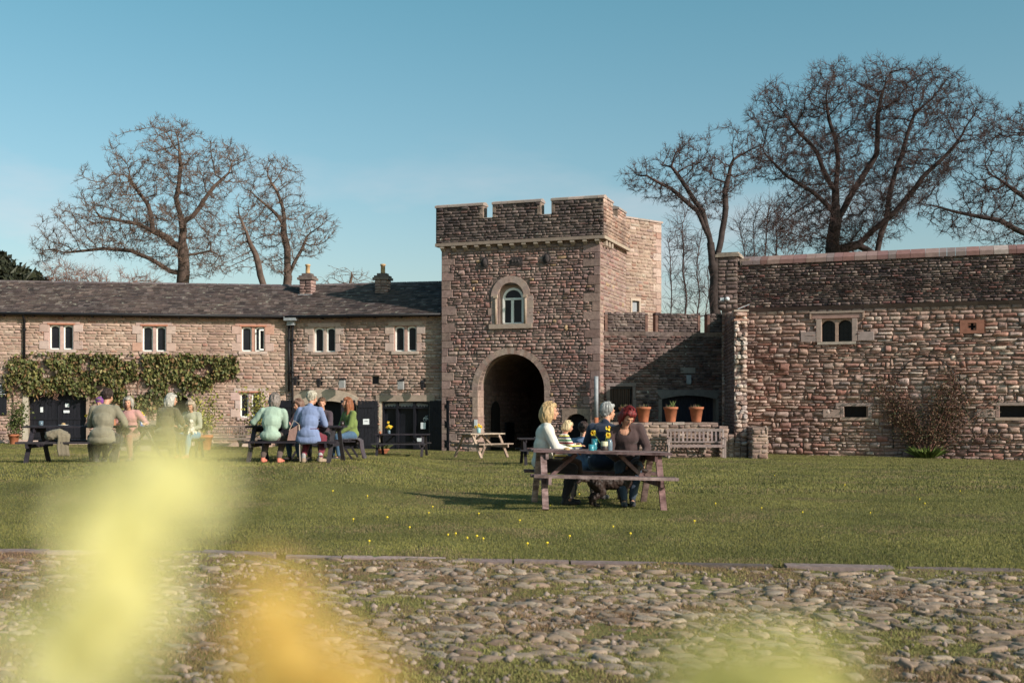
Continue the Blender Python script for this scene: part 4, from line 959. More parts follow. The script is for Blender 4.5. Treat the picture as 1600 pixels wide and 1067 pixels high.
mb = MB(); mb.fbox(F7, a, b, e, f, -.36, -.3); mb.build('pane', [MT['glass']], WT)
mb = MB()
for p, q_ in ((a, m_-.055), (m_+.055, b)):
    for i in range(1, 3): x = p+(q_-p)*i/3; mb.fbox(F7, x-.006, x+.006, e, f, -.3, -.285)
    for i in range(1, 5): z = e+(f-e)*i/5; mb.fbox(F7, p, q_, z-.006, z+.006, -.3, -.286)
mb.build('leading', [MT['iron']], WT)
for (a, b, e, f) in (s1_, s2_):
    mb = MB(); blocks(mb, F7, [(a-.14, a, e, f), (b, b+.14, e, f), (a-.3, b+.25, f, f+.13), (a-.75, a-.14, e-.02, e+.3)], -.02, .075, PAR, rs_, .01, .012); mb.fbox(F7, a-.14, b+.14, e-.1, e, -.3, .09, (.42, .3, .24))
    mb.fbox(F7, b-.05, b, e, f, -.3, .0, (.4, .26, .2)); o = mb.build('slit_window', [MT['ashlar']], RG, True); mb = MB(); mb.fbox(F7, a, b, e, f, -.36, -.3); mb.build('pane', [MT['glass']], o)
a, b, e, f = cr; mb = MB(); cx_ = (a+b)/2; cz_ = (e+f)/2; mb.cur = (.30, .13, .09)
for q4 in ((a, b, e, cz_-.13), (a, b, cz_+.13, f), (a, cx_-.14, cz_-.13, cz_+.13), (cx_+.14, b, cz_-.13, cz_+.13)): mb.fbox(F7, *q4, -.05, .085)
for sx_ in (-1, 1):
    for sz_ in (-1, 1): mb.fbox(F7, min(cx_+sx_*.14, cx_+sx_*.045), max(cx_+sx_*.14, cx_+sx_*.045), min(cz_+sz_*.13, cz_+sz_*.045), max(cz_+sz_*.13, cz_+sz_*.045), -.05, .05)
o = mb.build('cross_loop', [MT['ashlar']], RG, True); o['label'] = 'red sandstone block pierced by a cross shaped loop'
mb = MB(); mb.fbox(F7, a+.05, b-.05, e+.05, f-.05, -.12, -.05); mb.build('loop_shade_panel', [MT['void']], RG, True)  # solid near-black panel paints the shade behind the cross
u, z = F7.uz(1129, 468); mb = MB(); mb.fbox(F7, u-.07, u+.08, z-.05, z+.06, .02, .1); mb.smooth = True; mb.ell(F7.P(u+.2, z, .12), (.09, .09, .08)); mb.build('security_lamp', [MT['paper']], RG, True)
# body behind
mb = MB(); mb.fbox(F7, .3, L7-.02, -1, cz7-1.2, -5.5, -.45, (.3, .2, .16)); mb.build('rear_body', [MT['rubble']], RG, True)
# ------------------------------------------------------------------ ground
KERB = [(-14, 11.25), (-4.9, 11.1), (-3.0, 11.08), (-1.8, 10.72), (0, 10.41), (4.34, 9.77), (9, 9.1), (16, 8.1)]
def kerb_y(x): return np.interp(x, [k[0] for k in KERB], [k[1] for k in KERB])
def M_lawn():
    m, nt, b = newmat('lawn_turf'); n1 = mk_noise(nt, .55, 6, .65); n2 = mk_noise(nt, 60, 4, .7); n3 = mk_noise(nt, 2.6, 5, .7, mscale=(1, .45, 1))
    c = mk_ramp(nt, n1.outputs[0], [(.3, (.10, .09, .032)), (.5, (.125, .118, .037)), (.7, (.16, .147, .047))])
    c = mk_mix(nt, c, mk_ramp(nt, n3.outputs[0], [(.36, (.68, .66, .62)), (.62, (1.15, 1.15, 1.1))]))
    c = mk_mix(nt, c, mk_ramp(nt, n2.outputs[0], [(.3, (.6, .6, .6)), (.7, (1.35, 1.35, 1.25))]))
    nt.links.new(c, b.inputs['Base Color']); b.inputs['Roughness'].default_value = .9
    mk_bump(nt, b, n2.outputs[0], .6, .03); return m
def M_path():
    m, nt, b = newmat('mossy_earth'); n1 = mk_noise(nt, 1.6, 7, .72); n2 = mk_noise(nt, 38, 6, .75)
    c = mk_ramp(nt, n1.outputs[0], [(.36, (.17, .095, .07)), (.47, (.20, .135, .085)), (.54, (.16, .15, .05)), (.7, (.21, .19, .07))])
    c = mk_mix(nt, c, mk_ramp(nt, n2.outputs[0], [(.3, (.45, .45, .45)), (.7, (1.6, 1.5, 1.4))]))
    nt.links.new(c, b.inputs['Base Color']); b.inputs['Roughness'].default_value = .95; mk_bump(nt, b, n2.outputs[0], 1, .03); return m
xs = np.concatenate([np.linspace(-60, -26, 14), np.linspace(-25, 25, 201), np.linspace(27, 60, 12)]); ys = np.concatenate([np.linspace(6, 52, 230), np.linspace(54, 110, 20)])
XX, YY = np.meshgrid(xs, ys); ZZ = G(XX, YY)
edge = kerb_y(XX); ZZ = np.where(YY < edge-.02, -.25, ZZ)
V = np.stack([XX, YY, ZZ], -1).reshape(-1, 3); nx = len(xs); ny = len(ys); I = (np.arange(ny-1)[:, None]*nx+np.arange(nx-1)[None]).ravel()
lawn = link('lawn', npmesh('lawn', V, np.stack([I, I+1, I+1+nx, I+nx], -1), None, [M_lawn()], True)); lawn['kind'] = 'structure'
b_ = MB(); b_.add([(-900, -300, -1.3), (900, -300, -1.3), (900, 2000, -1.3), (-900, 2000, -1.3)], [(0, 1, 2, 3)]); o = b_.build('ground', [M_plain('far_ground', (.06, .065, .03), .95, .05, .3)]); o['kind'] = 'structure'
# cobbled path bed
px_ = np.linspace(-14, 16, 301); py_ = np.linspace(0, 1, 120); PX, PT_ = np.meshgrid(px_, py_); KY = kerb_y(PX); PY = -3+(KY+3)*PT_**.8
def bedz(x, y): return .012*np.sin(x*3.1+y*2.2)+.012*np.sin(x*5.3-y*6.1)+.006*np.sin(x*13+y*17)-.012
PZ_ = bedz(PX, PY); V = np.stack([PX, PY, PZ_], -1).reshape(-1, 3); nx = 301; I = (np.arange(119)[:, None]*nx+np.arange(nx-1)[None]).ravel()
bed = link('cobbled_path', npmesh('path_bed', V, np.stack([I, I+1, I+1+nx, I+nx], -1), None, [M_path()], True)); bed['kind'] = 'structure'
# kerb stones
kb = MB(); r_ = random.Random(2); x = -14.0
while x < 15.5:
    l = r_.uniform(.5, 1.1); x2 = x+l-r_.choice((.02, .02, .12)); y1 = float(kerb_y(x)); y2 = float(kerb_y(x2)); w = .095+r_.uniform(-.03, .03); zt_ = .002+r_.uniform(-.008, .012)
    kb.hexa([(x, y1-.02, -.1), (x2, y2-.02, -.1), (x2, y2+w, -.1), (x, y1+w, -.1), (x, y1-.02+r_.uniform(0, .02), zt_), (x2, y2-.02+r_.uniform(0, .02), zt_+r_.uniform(-.006, .006)), (x2, y2+w, zt_+.01), (x, y1+w-r_.uniform(0, .03), zt_+.01)], pick([(2, (.22, .165, .14)), (1, (.27, .2, .17)), (1, (.13, .1, .08))], r_, .2)); x += l
kerb = kb.build('kerb', [MT['cobble']]); kerb['kind'] = 'structure'
kb = MB(); x = -6.
while x < 7: l = r_.uniform(.5, 1.0); kb.hexa([(x, 5.3, -.1), (x+l-.02, 5.3, -.1), (x+l-.02, 5.57, -.1), (x, 5.57, -.1), (x, 5.3, .01), (x+l-.02, 5.3, .01), (x+l-.02, 5.57, .01), (x, 5.57, .01)], pick([(2, (.26, .2, .18)), (1, (.32, .26, .22))], r_, .15)); x += l
kerb2 = kb.build('kerb', [MT['cobble']]); kerb2['kind'] = 'structure'
# cobbles: deformed pebbles bedded in the earth, one surface
def ico(sub):
    bm = bmesh.new(); bmesh.ops.create_icosphere(bm, subdivisions=sub, radius=1); v = np.array([p.co for p in bm.verts]); f = np.array([[q.index for q in p.verts] for p in bm.faces]); bm.free(); return v, f
def scatter_cobbles(y0, y1, sub, seed):
    rs = np.random.RandomState(seed); v, f = ico(sub); pts = []
    y = y0
    while y < y1:
        dy = .088; xm = y*.52+1.6; x = -xm+rs.rand()*.1
        while x < xm:
            big = mnoise.noise(Vector((x*.8, y*.8, 3.3)))
            dx = rs.uniform(.09, .22)
            px, py = x+dx/2+rs.uniform(-.02, .02), y+rs.uniform(-.03, .03)
            dens = mnoise.noise(Vector((px*.75+4, py*1.1, 9.1)))
            edge = float(kerb_y(px))-py
            pr = .94 if dens > -.16 else .3
            if px < -1.3: pr *= .6
            if edge < .55: pr *= .42
            if py < 6.2: pr *= .55
            if rs.rand() < pr and edge > .1: pts.append((px, py, dx*.5*rs.uniform(.78, 1.2), dy*.5*rs.uniform(.8, 1.2)))
            x += dx
        y += dy
    pts = np.array(pts); n = len(pts); nv = len(v); 
    ang = rs.uniform(-.75, .1, n); s = np.stack([pts[:, 2], pts[:, 3], rs.uniform(.024, .042, n)], -1)
    P = np.repeat(v[None], n, 0)
    ph = rs.uniform(0, 20, (n, 1)); fx = rs.uniform(1.5, 3, (n, 1))
    d = 1+.2*np.sin(P[:, :, 0]*fx+ph)*np.cos(P[:, :, 1]*2.2+ph*1.7)+.13*np.sin(P[:, :, 0]*5+P[:, :, 1]*4+ph*2.3+P[:, :, 2]*3)
    P = np.sign(P)*np.abs(P)**.66*d[..., None]*s[:, None]
    ty = rs.uniform(-.1, .1, n); P[:, :, 2] += P[:, :, 0]*ty[:, None]
    c, s_ = np.cos(ang)[:, None], np.sin(ang)[:, None]; X = P[:, :, 0]*c-P[:, :, 1]*s_; Yv = P[:, :, 0]*s_+P[:, :, 1]*c
    X += pts[:, 0:1]; Yv += pts[:, 1:2]; Z = P[:, :, 2]+(bedz(pts[:, 0], pts[:, 1])+rs.uniform(-.028, -.010, n))[:, None]
    Vv = np.stack([X, Yv, Z], -1).reshape(-1, 3); Ff = (f[None]+(np.arange(n)*nv)[:, None, None]).reshape(-1, 3)
    base = np.array([(.25, .175, .13), (.28, .20, .15), (.21, .15, .11), (.29, .22, .165), (.24, .19, .15), (.23, .155, .115)])[rs.randint(0, 6, n)]*rs.uniform(.8, 1.2, (n, 1))
    return Vv, Ff, np.repeat(base, nv, 0), pts
Va, Fa, Ca, pa = scatter_cobbles(5.0, 8.2, 3, 1); Vb, Fb, Cb, pb = scatter_cobbles(8.2, 11.2, 2, 2)
rsg = np.random.RandomState(9); ng = 2600; vg, fg = ico(1); gy = rsg.uniform(5.2, 11, ng); gx = rsg.uniform(-1, 1, ng)*(gy*.5+.8); kq = gy < kerb_y(gx)-.06; gx, gy = gx[kq], gy[kq]; ng = len(gx); sg_ = rsg.uniform(.008, .028, (ng, 1, 1))*rsg.uniform(.6, 1.3, (ng, 1, 3)); Vg = (vg[None]*(1+.2*np.sin(vg[None]*3+gx[:, None, None]*40))*sg_+np.stack([gx, gy, bedz(gx, gy)+.003], -1)[:, None]).reshape(-1, 3); Fg = (fg[None]+(np.arange(ng)*len(vg))[:, None, None]).reshape(-1, 3); Cg = np.repeat(np.array([(.24, .18, .15)])*rsg.uniform(.6, 1.3, (ng, 1)), len(vg), 0)
Vc = np.concatenate([Va, Vb]); Fc = np.concatenate([Fa, Fb+len(Va)]); Cc = np.concatenate([Ca, Cb, Cg]); Fc = np.concatenate([Fc, Fg+len(Vc)]); Vc = np.concatenate([Vc, Vg])
cob = link('cobbles', npmesh('cobbles', Vc, Fc, Cc, [MT['cobble']], True)); cob['kind'] = 'structure'
# grass blades
def blades(name, n, xf, yr, h, w, colr, seed, zf, keep=None, lean=.5, mat='grass'):
    rs = np.random.RandomState(seed)
    y = yr[0]+(yr[1]-yr[0])*rs.rand(n)**(1.15); x = (rs.rand(n)*2-1)*xf(y)
    if keep is not None: k = keep(x, y, rs); x, y = x[k], y[k]
    n = len(x); z = zf(x, y); a = rs.rand(n)*2*np.pi; hh = h*rs.uniform(.5, 1.3, n); ww = w*rs.uniform(.6, 1.3, n); la = rs.rand(n)*2*np.pi; ll = hh*lean*rs.rand(n)
    dx, dy = np.cos(a)*ww, np.sin(a)*ww
    V = np.empty((n, 3, 3)); V[:, 0] = np.stack([x-dx, y-dy, z-.004], -1); V[:, 1] = np.stack([x+dx, y+dy, z-.004], -1); V[:, 2] = np.stack([x+np.cos(la)*ll, y+np.sin(la)*ll, z+hh], -1)
    C = colr(x, y, rs); C = np.repeat(C, 3, 0)
    return link(name, npmesh(name, V.reshape(-1, 3), np.arange(3*n).reshape(-1, 3), C, [MT[mat]], False))
def gc(x, y, rs):
    n = len(x); t = (.5+.28*np.sin(x*.9+y*1.4)+.22*np.sin(x*2.3-y*.9+1)+.2*np.sin(x*.35-y*3.1))[:, None]+rs.uniform(-.45, .45, (n, 1)); t = np.clip(t, 0, 1)
    c = np.array([[.094, .094, .024]])*(1-t)+np.array([[.195, .175, .05]])*t
    worn = np.array([mnoise.noise(Vector((a*.55, b*.9, 2.2)))+.5*mnoise.noise(Vector((a*2.1, b*3, 7))) for a, b in zip(x, y)]); wk = rs.rand(n) < np.clip((worn-.1)*2.0, 0, .8); c[wk] = np.array([.20, .145, .075])*rs.uniform(.6, 1.2, (wk.sum(), 1)); dry = rs.rand(n) < .14; c[dry] = np.array([.22, .18, .08])*rs.uniform(.5, 1, (dry.sum(), 1)); return c
inlawn = lambda x, y, rs: y > kerb_y(x)+.10
gr = []
gr.append(blades('grass', 430000, lambda y: y*.48+1.8, (9.6, 19), .021, .0035, gc, 1, G, inlawn))
gr.append(blades('grass', 260000, lambda y: y*.48+2, (19, 44), .035, .007, gc, 2, G, inlawn))
gr.append(blades('grass', 22000, lambda y: y*.5, (9.2, 11.7), .045, .004, gc, 3, lambda x, y: np.maximum(G(x, y), 0), lambda x, y, rs: np.abs(y-kerb_y(x)-.13+.07*np.sin(x*5)*np.sin(x*1.7)) < .07))
for o in gr: o['kind'] = 'stuff'
def mc(x, y, rs):
    n = len(x); t = np.clip(.5+.3*np.sin(x*2.1+y*1.3)+.3*np.sin(x*.9-y*2.7)+rs.uniform(-.5, .5, n), 0, 1)[:, None]
    c = np.array([[.24, .14, .085]])*(1-t)+np.array([[.21, .20, .06]])*t; return c*rs.uniform(.6, 1.3, (n, 1))
pk = lambda x, y, rs: (y < kerb_y(x)-.03)&((np.sin(x*3.3+y*2.1)+np.sin(x*1.7-y*3.9)+rs.uniform(-1.6, 1.6, len(x))) > -1.1)
ms_ = blades('moss', 400000, lambda y: y*.5+1.8, (5.2, 11.2), .022, .0032, mc, 4, lambda x, y: bedz(x, y), pk, 1.8); ms_['kind'] = 'stuff'
# dandelions and daisies dotted over the lawn
DAN = [(657, 708), (1103, 952)]
dl = MB(); dl.ell((0, 0, .035), (.022, .022, .012), n=8, k=5); dl.tube([(0, 0, -.02), (0, 0, .03)], .003, 4)
MT['yellow'] = M_plain('dandelion_yellow', (.72, .52, .04), .7, 9, .1, 0)
d0 = dl.build('dandelion', [MT['yellow']]); tag(d0, 'tiny yellow dandelion open in the mown lawn', 'dandelion', 'dandelions dotted over the lawn')
dpx = [(574, 778), (670, 805), (748, 806), (552, 815), (577, 850), (700, 840), (605, 812), (860, 793), (812, 817), (824, 854), (855, 853), (958, 827), (890, 842), (985, 838), (1118, 790), (1254, 804), (1360, 805), (1437, 783), (1500, 770), (1190, 797), (730, 845), (745, 842), (755, 846), (676, 795), (1085, 818), (640, 828), (520, 770), (905, 775), (1320, 760), (1210, 745), (712, 838), (1445, 790)]
for i, (px, py) in enumerate(dpx):
    Y = 12.0
    for _ in range(30): Y = (CAMZ-g((px-800)/FPX*Y, Y))*FPX/(py-HOR)
    o = d0 if i == 0 else d0.copy()
    if i: col.objects.link(o)
    x = (px-800)/FPX*Y; o.location = (x, Y, g(x, Y)); k = rb.uniform(.4, .7); o.scale = (k, k, 1)

# ------------------------------------------------------------------ bare trees: space colonisation inside the crown seen in the photo
def inpoly(x, y, P):
    c = np.zeros(len(x), bool); j = len(P)-1
    for i in range(len(P)):
        xi, yi = P[i]; xj, yj = P[j]
        k = ((yi > y) != (yj > y))&(x < (xj-xi)*(y-yi)/((yj-yi) or 1e-9)+xi); c ^= k; j = i
    return c
def tree(label, poly, Y, trunks, n=1600, depth=.55, step=.45, di=3.2, dk=.85, base_r=.5, seed=1, mats=('bark', 'twig'), twig=2, twl=.62, group=None, name='bare_tree', zbase=-.9, tw_r=.0095, up=.08, pw=2.35, loose=None):
    rs = np.random.RandomState(seed); s = Y/FPX
    P = [((x-800)*s, CAMZ-(y-HOR)*s) for x, y in poly]; xs_ = [p[0] for p in P]; zs_ = [p[1] for p in P]; cx = (min(xs_)+max(xs_))/2; hwid = (max(xs_)-min(xs_))/2; cz = (min(zs_)+max(zs_))/2; hz = (max(zs_)-min(zs_))/2
    A = []
    while len(A) < n:
        x = rs.uniform(min(xs_), max(xs_), 6000); z = rs.uniform(min(zs_), max(zs_), 6000); k = inpoly(x, z, P); x, z = x[k], z[k]
        rr = np.clip(1-((x-cx)/hwid)**2*.8-((z-cz)/hz)**2*.5, .08, 1); y = Y+rs.uniform(-1, 1, len(x))*hwid*depth*np.sqrt(rr); kk = np.array([mnoise.noise(Vector((a*.42, b*.42, c_*.6+seed))) for a, b, c_ in zip(x, y, z)]) > -.10; A += list(zip(x[kk], y[kk], z[kk]))
    A = np.array(A[:n]); N = []; par = []
    fixed = []
    for tr in trunks:   # list of (px,py) up the trunk, optional start node
        pts = [Vector(((x-800)*s, Y+(dy if len(q) > 2 else 0), CAMZ-(y-HOR)*s)) for q in tr for x, y, dy in [(q[0], q[1], q[2] if len(q) > 2 else 0)]]
        if pts[0].z < 8 and (not N): pts.insert(0, Vector((pts[0].x+.1, Y, zbase)))
        if N:
            d = [(Vector(q)-pts[0]).length for q in N]; last = int(np.argmin(d))
            if d[last] > 3: pts.insert(0, Vector((pts[0].x, Y, zbase))); last = -1
        else: last = -1
        for i in range(len(pts)-1):
            a, b = pts[i], pts[i+1]; m = max(1, int((b-a).length/step))
            for k in range(m+(1 if i == len(pts)-2 else 0)):
                q = a+(b-a)*(k/m); 
                if last >= 0 and i == 0 and k == 0: continue
                q = q+Vector((mnoise.noise(q*.6+Vector((seed, 0, 0))), mnoise.noise(q*.6+Vector((0, seed, 0)))*1.2, 0))*.2
                N.append(tuple(q)); par.append(last); last = len(N)-1
    N = [np.array(q) for q in N]; NA = np.array(N); 
    D = np.full(len(A), 1e9); IX = np.zeros(len(A), int)
    def upd(start, arr):
        nonlocal D, IX
        d = np.linalg.norm(A[:, None]-arr[None], axis=2); m = d.min(1); k = d.argmin(1); b = m < D; D[b] = m[b]; IX[b] = k[b]+start
    upd(0, NA); alive = np.ones(len(A), bool); dead = set(); diN = di
    cnt = 0
    for it in range(260):
        alive &= D > dk
        act = alive&(D < diN)
        if not act.any():
            if alive.sum() < 5 or cnt > 8: break
            diN *= 1.3; cnt += 1; continue
        idx = IX[act]; dv = A[act]-NA[idx]; dv /= np.linalg.norm(dv, axis=1)[:, None]
        u, inv = np.unique(idx, return_inverse=True); S = np.zeros((len(u), 3)); np.add.at(S, inv, dv)
        S += rs.normal(0, .14, S.shape)*np.linalg.norm(S, axis=1)[:, None]; S[:, 2] += up
        S /= np.linalg.norm(S, axis=1)[:, None]
        # keep continuing directions a little
        new = NA[u]+S*step
        ok = np.array([(int(a), tuple(np.round(b, 2))) not in dead for a, b in zip(u, new)])
        ok &= np.array([np.linalg.norm(NA[max(0, int(a)-0):int(a)+1]-b, axis=1).min() > .1 for a, b in zip(u, new)])
        if not ok.any(): break
        new = new[ok]; uu = u[ok]; st = len(NA); NA = np.concatenate([NA, new]); par += [int(a) for a in uu]; upd(st, new)
        # attractors fought over without progress die
        alive &= ~((D < dk*1.4)&(rs.rand(len(A)) < .12))
        if len(NA) > 26000: break
    n_ = len(NA); par = np.array(par); kids = np.zeros(n_, int); 
    for p in par:
        if p >= 0: kids[p] += 1
    rad = np.zeros(n_); r0 = .018
    for i in range(n_-1, -1, -1):
        rad[i] = r0 if kids[i] == 0 else rad[i]**(1/pw)
        if par[i] >= 0: rad[par[i]] += rad[i]**pw
    pe = math.log(.015/base_r)/math.log(r0/rad.max()); rad = base_r*(rad/rad.max())**pe
    rad = base_r*(rad/base_r)**1.1; rad = np.maximum(rad, .0135)
    seg = [(par[i], i) for i in range(n_) if par[i] >= 0]
    seg = np.array(seg)
    # taper start radius: limit child's start to its own radius*1.2
    ra = np.minimum(rad[seg[:, 0]], rad[seg[:, 1]]*1.25); rbb = rad[seg[:, 1]]
    def prism(P0, P1, R0, R1, k):
        d = P1-P0; L = np.linalg.norm(d, axis=1)[:, None]; d = d/np.maximum(L, 1e-6); ref = np.where(np.abs(d[:, 2:3]) > .9, np.array([[1., 0, 0]]), np.array([[0, 0, 1.]])); sd = np.cross(d, ref); sd /= np.linalg.norm(sd, axis=1)[:, None]; o2 = np.cross(d, sd)
        P0 = P0-d*R0[:, None]*.5; P1 = P1+d*R1[:, None]*.5
        a = np.arange(k)*2*np.pi/k; ring = sd[:, None]*np.cos(a)[None, :, None]+o2[:, None]*np.sin(a)[None, :, None]
        V = np.concatenate([P0[:, None]+ring*R0[:, None, None], P1[:, None]+ring*R1[:, None, None]], 1).reshape(-1, 3)
        i = np.arange(k); j = (i+1) % k; F = np.stack([i, j, j+k, i+k], -1)[None]+(np.arange(len(P0))*2*k)[:, None, None]; return V, F.reshape(-1, 4)
    T = empty(name, (float(NA[0][0]), float(NA[0][1]), zbase+.3), 0, label, 'tree', group)
    big = rbb > .09
    for nm, msk, kk, mt in (('trunk', big, 7, mats[0]), ('crown', ~big, 4, mats[1])):
        if not msk.any(): continue
        Vt, Ft = prism(NA[seg[msk, 0]], NA[seg[msk, 1]], ra[msk], rbb[msk], kk)
        if nm == 'crown':
            # twigs
            thin = np.where((rad < .05))[0]; q = np.repeat(thin, twig); 
            pd = NA[q]-NA[np.maximum(par[q], 0)]; pd /= np.maximum(np.linalg.norm(pd, axis=1), 1e-6)[:, None]
            d1_ = pd*.8+rs.normal(0, .6, pd.shape); d1_[:, 2] += .25; d1_ /= np.linalg.norm(d1_, axis=1)[:, None]; l1 = rs.uniform(.35, 1, len(q))[:, None]*twl
            a0 = NA[q]; a1 = a0+d1_*l1*.5; d2 = d1_+rs.normal(0, .4, d1_.shape); d2 /= np.linalg.norm(d2, axis=1)[:, None]; a2 = a1+d2*l1*.5
            d3 = d1_+rs.normal(0, .7, d1_.shape); d3 /= np.linalg.norm(d3, axis=1)[:, None]; a3 = a1+d3*l1*.45
            one = np.ones(len(q))
            VV = [Vt]; FF = [Ft]; off = len(Vt)
            for (p, e, r1, r2) in ((a0, a1, 1.15, .9), (a1, a2, .9, .5), (a1, a3, .8, .45)):
                v_, f_ = prism(p, e, one*tw_r*r1, one*tw_r*r2, 3); VV.append(v_); FF.append(f_+off); off += len(v_)
            Vt = np.concatenate(VV); Ft = np.concatenate(FF)
        link(nm, npmesh(nm, Vt, Ft, None, [MT[mt]], True), T, True)
    return T
oakL = [(50, 400), (75, 360), (120, 320), (135, 285), (175, 255), (205, 225), (245, 195), (285, 193), (330, 218), (385, 235), (395, 262), (375, 300), (345, 335), (350, 380), (345, 430), (300, 440), (245, 425), (215, 400), (140, 395), (110, 415), (60, 418)]
tree('wide spreading bare oak behind the long left wing, largest tree on the left', oakL, 72, [[(284, 442), (286, 400), (288, 360), (276, 310), (282, 260), (278, 225)], [(286, 392), (262, 372), (215, 350), (160, 340)], [(275, 430), (235, 405), (205, 392), (160, 388), (100, 395)], [(289, 350), (310, 325), (335, 290), (360, 270)], [(288, 400), (330, 392), (345, 400)], [(240, 350), (232, 320), (205, 285)]], n=7000, base_r=.40, seed=3, mats=('bark_l', 'twig_l'), twig=7, di=2.6, dk=.5, group='bare trees behind the buildings')
t2 = [(375, 300), (400, 252), (430, 248), (465, 262), (482, 290), (475, 310), (500, 325), (528, 350), (528, 380), (505, 400), (470, 405), (455, 432), (430, 430), (400, 410), (370, 385), (368, 330)]
tree('two stemmed bare oak between the big oak and the first chimney', t2, 74, [[(449, 445), (447, 390), (442, 340), (432, 300), (420, 275)], [(450, 430), (465, 400), (480, 370)], [(443, 350), (415, 320), (395, 300)]], n=3600, base_r=.28, seed=8, mats=('bark_l', 'twig_l'), twig=7, di=2.6, dk=.5, group='bare trees behind the buildings')
t3 = [(335, 400), (345, 350), (352, 310), (370, 290), (395, 290), (402, 330), (392, 380), (400, 410), (380, 428), (345, 425)]
tree('slim leaning bare oak with a dark trunk right of the big oak', t3, 70, [[(412, 444), (400, 400), (388, 365), (374, 335), (370, 310)]], n=1500, base_r=.2, seed=9, mats=('bark_l', 'twig_l'), twig=7, di=2.6, dk=.5, group='bare trees behind the buildings')
t4 = [(500, 446), (512, 428), (535, 415), (565, 422), (590, 440), (580, 452), (520, 455)]
tree('small distant bare oak showing between the two chimneys', t4, 82, [[(545, 470), (546, 445), (548, 430)]], n=1100, base_r=.2, seed=10, mats=('bark_l', 'twig_l'), twig=2, di=2.6, dk=.52, step=.4, group='bare trees behind the buildings')
R1 = [(1160, 200), (1175, 150), (1210, 128), (1260, 118), (1310, 110), (1380, 108), (1440, 104), (1475, 120), (1500, 150), (1535, 160), (1555, 185), (1530, 230), (1490, 265), (1455, 300), (1400, 350), (1380, 390), (1290, 395), (1210, 385), (1195, 350), (1230, 310), (1225, 285), (1180, 260), (1162, 235)]
tree('largest dark bare oak with a fan shaped crown above the right hand range', R1, 76, [[(1302, 425), (1304, 360), (1306, 310), (1310, 250), (1300, 200), (1290, 160)], [(1303, 330), (1270, 300), (1230, 275), (1195, 240)], [(1304, 350), (1340, 290), (1370, 240), (1372, 180), (1385, 130)], [(1306, 300), (1275, 240), (1235, 190)], [(1330, 390), (1400, 330), (1440, 280), (1500, 220)], [(1365, 410), (1385, 340), (1400, 260), (1430, 180)]], n=11000, base_r=.55, seed=12, twig=9, twl=.75, di=2.6, dk=.52, tw_r=.0095, group='bare trees behind the buildings')
R2 = [(970, 270), (1000, 245), (1030, 238), (1080, 212), (1130, 200), (1165, 205), (1195, 235), (1190, 270), (1160, 285), (1130, 330), (1110, 345), (1060, 320), (1020, 305), (980, 290)]
tree('leaning bare oak with two trunks between the turret and the corner pier', R2, 70, [[(1118, 480), (1117, 430), (1108, 370), (1090, 330), (1050, 295), (1010, 275)], [(1118, 420), (1130, 350), (1133, 300), (1140, 260)], [(1112, 380), (1098, 330), (1070, 290), (1050, 260)]], n=4500, base_r=.34, seed=14, twig=7, di=2.6, dk=.5, group='bare trees behind the buildings')
R3 = [(1435, 310), (1470, 270), (1510, 240), (1560, 200), (1600, 155), (1700, 130), (1760, 200), (1740, 380), (1600, 385), (1540, 385), (1480, 360), (1440, 335)]
tree('dark bare oak reaching in at the right edge above the coping', R3, 66, [[(1650, 430), (1640, 360), (1600, 310), (1560, 280)], [(1640, 380), (1560, 345), (1490, 330), (1440, 318)], [(1640, 360), (1620, 270), (1610, 210)]], n=6500, base_r=.42, seed=15, twig=7, di=2.6, dk=.52, group='bare trees behind the buildings')
def saplings(label, poly, Y, stems, n, seed, mats=('twig', 'twig'), name='bare_sapling', tw=7, tl=1.25, r=.07):
    return tree(label, poly, Y, stems, n=n, base_r=r, seed=seed, mats=mats, twig=tw, twl=tl, step=.4, di=2.2, dk=.6, tw_r=.0085, up=.5, name=name, group='thin saplings behind the walls')
saplings('thicket of thin upright bare stems right of the turret', [(1036, 490), (1036, 380), (1055, 340), (1080, 320), (1110, 345), (1118, 420), (1122, 500)], 60, [[(1050, 510), (1048, 440), (1044, 380)], [(1072, 510), (1070, 430), (1066, 350)], [(1092, 510), (1090, 430), (1096, 360)], [(1104, 505), (1105, 440)]], 1100, 21)
saplings('thin pinkish bare saplings left of the great oak, behind the corner pier', [(1140, 430), (1140, 370), (1150, 335), (1180, 310), (1215, 320), (1240, 350), (1260, 400), (1250, 420), (1200, 430)], 60, [[(1165, 470), (1163, 410), (1158, 350)], [(1195, 470), (1196, 400), (1200, 340)], [(1225, 470), (1226, 410)], [(1178, 470), (1180, 350)], [(1210, 470), (1212, 350)]], 2200, 22)
MT['hedge'] = M_plain('reddish_twig', (.24, .14, .115), .95, 2, .3, 0)
saplings('low reddish bare thicket showing over the left roof ridge', [(60, 442), (70, 418), (110, 412), (140, 425), (190, 425), (230, 432), (250, 446), (60, 450)], 66, [[(85, 470), (85, 430)], [(105, 470), (103, 425)], [(120, 470), (120, 430)], [(145, 470), (143, 430)], [(165, 470), (165, 435)], [(190, 470), (190, 430)], [(210, 470), (210, 440)]], 2000, 23, ('hedge', 'hedge'), 'bare_thicket', 8, .8)
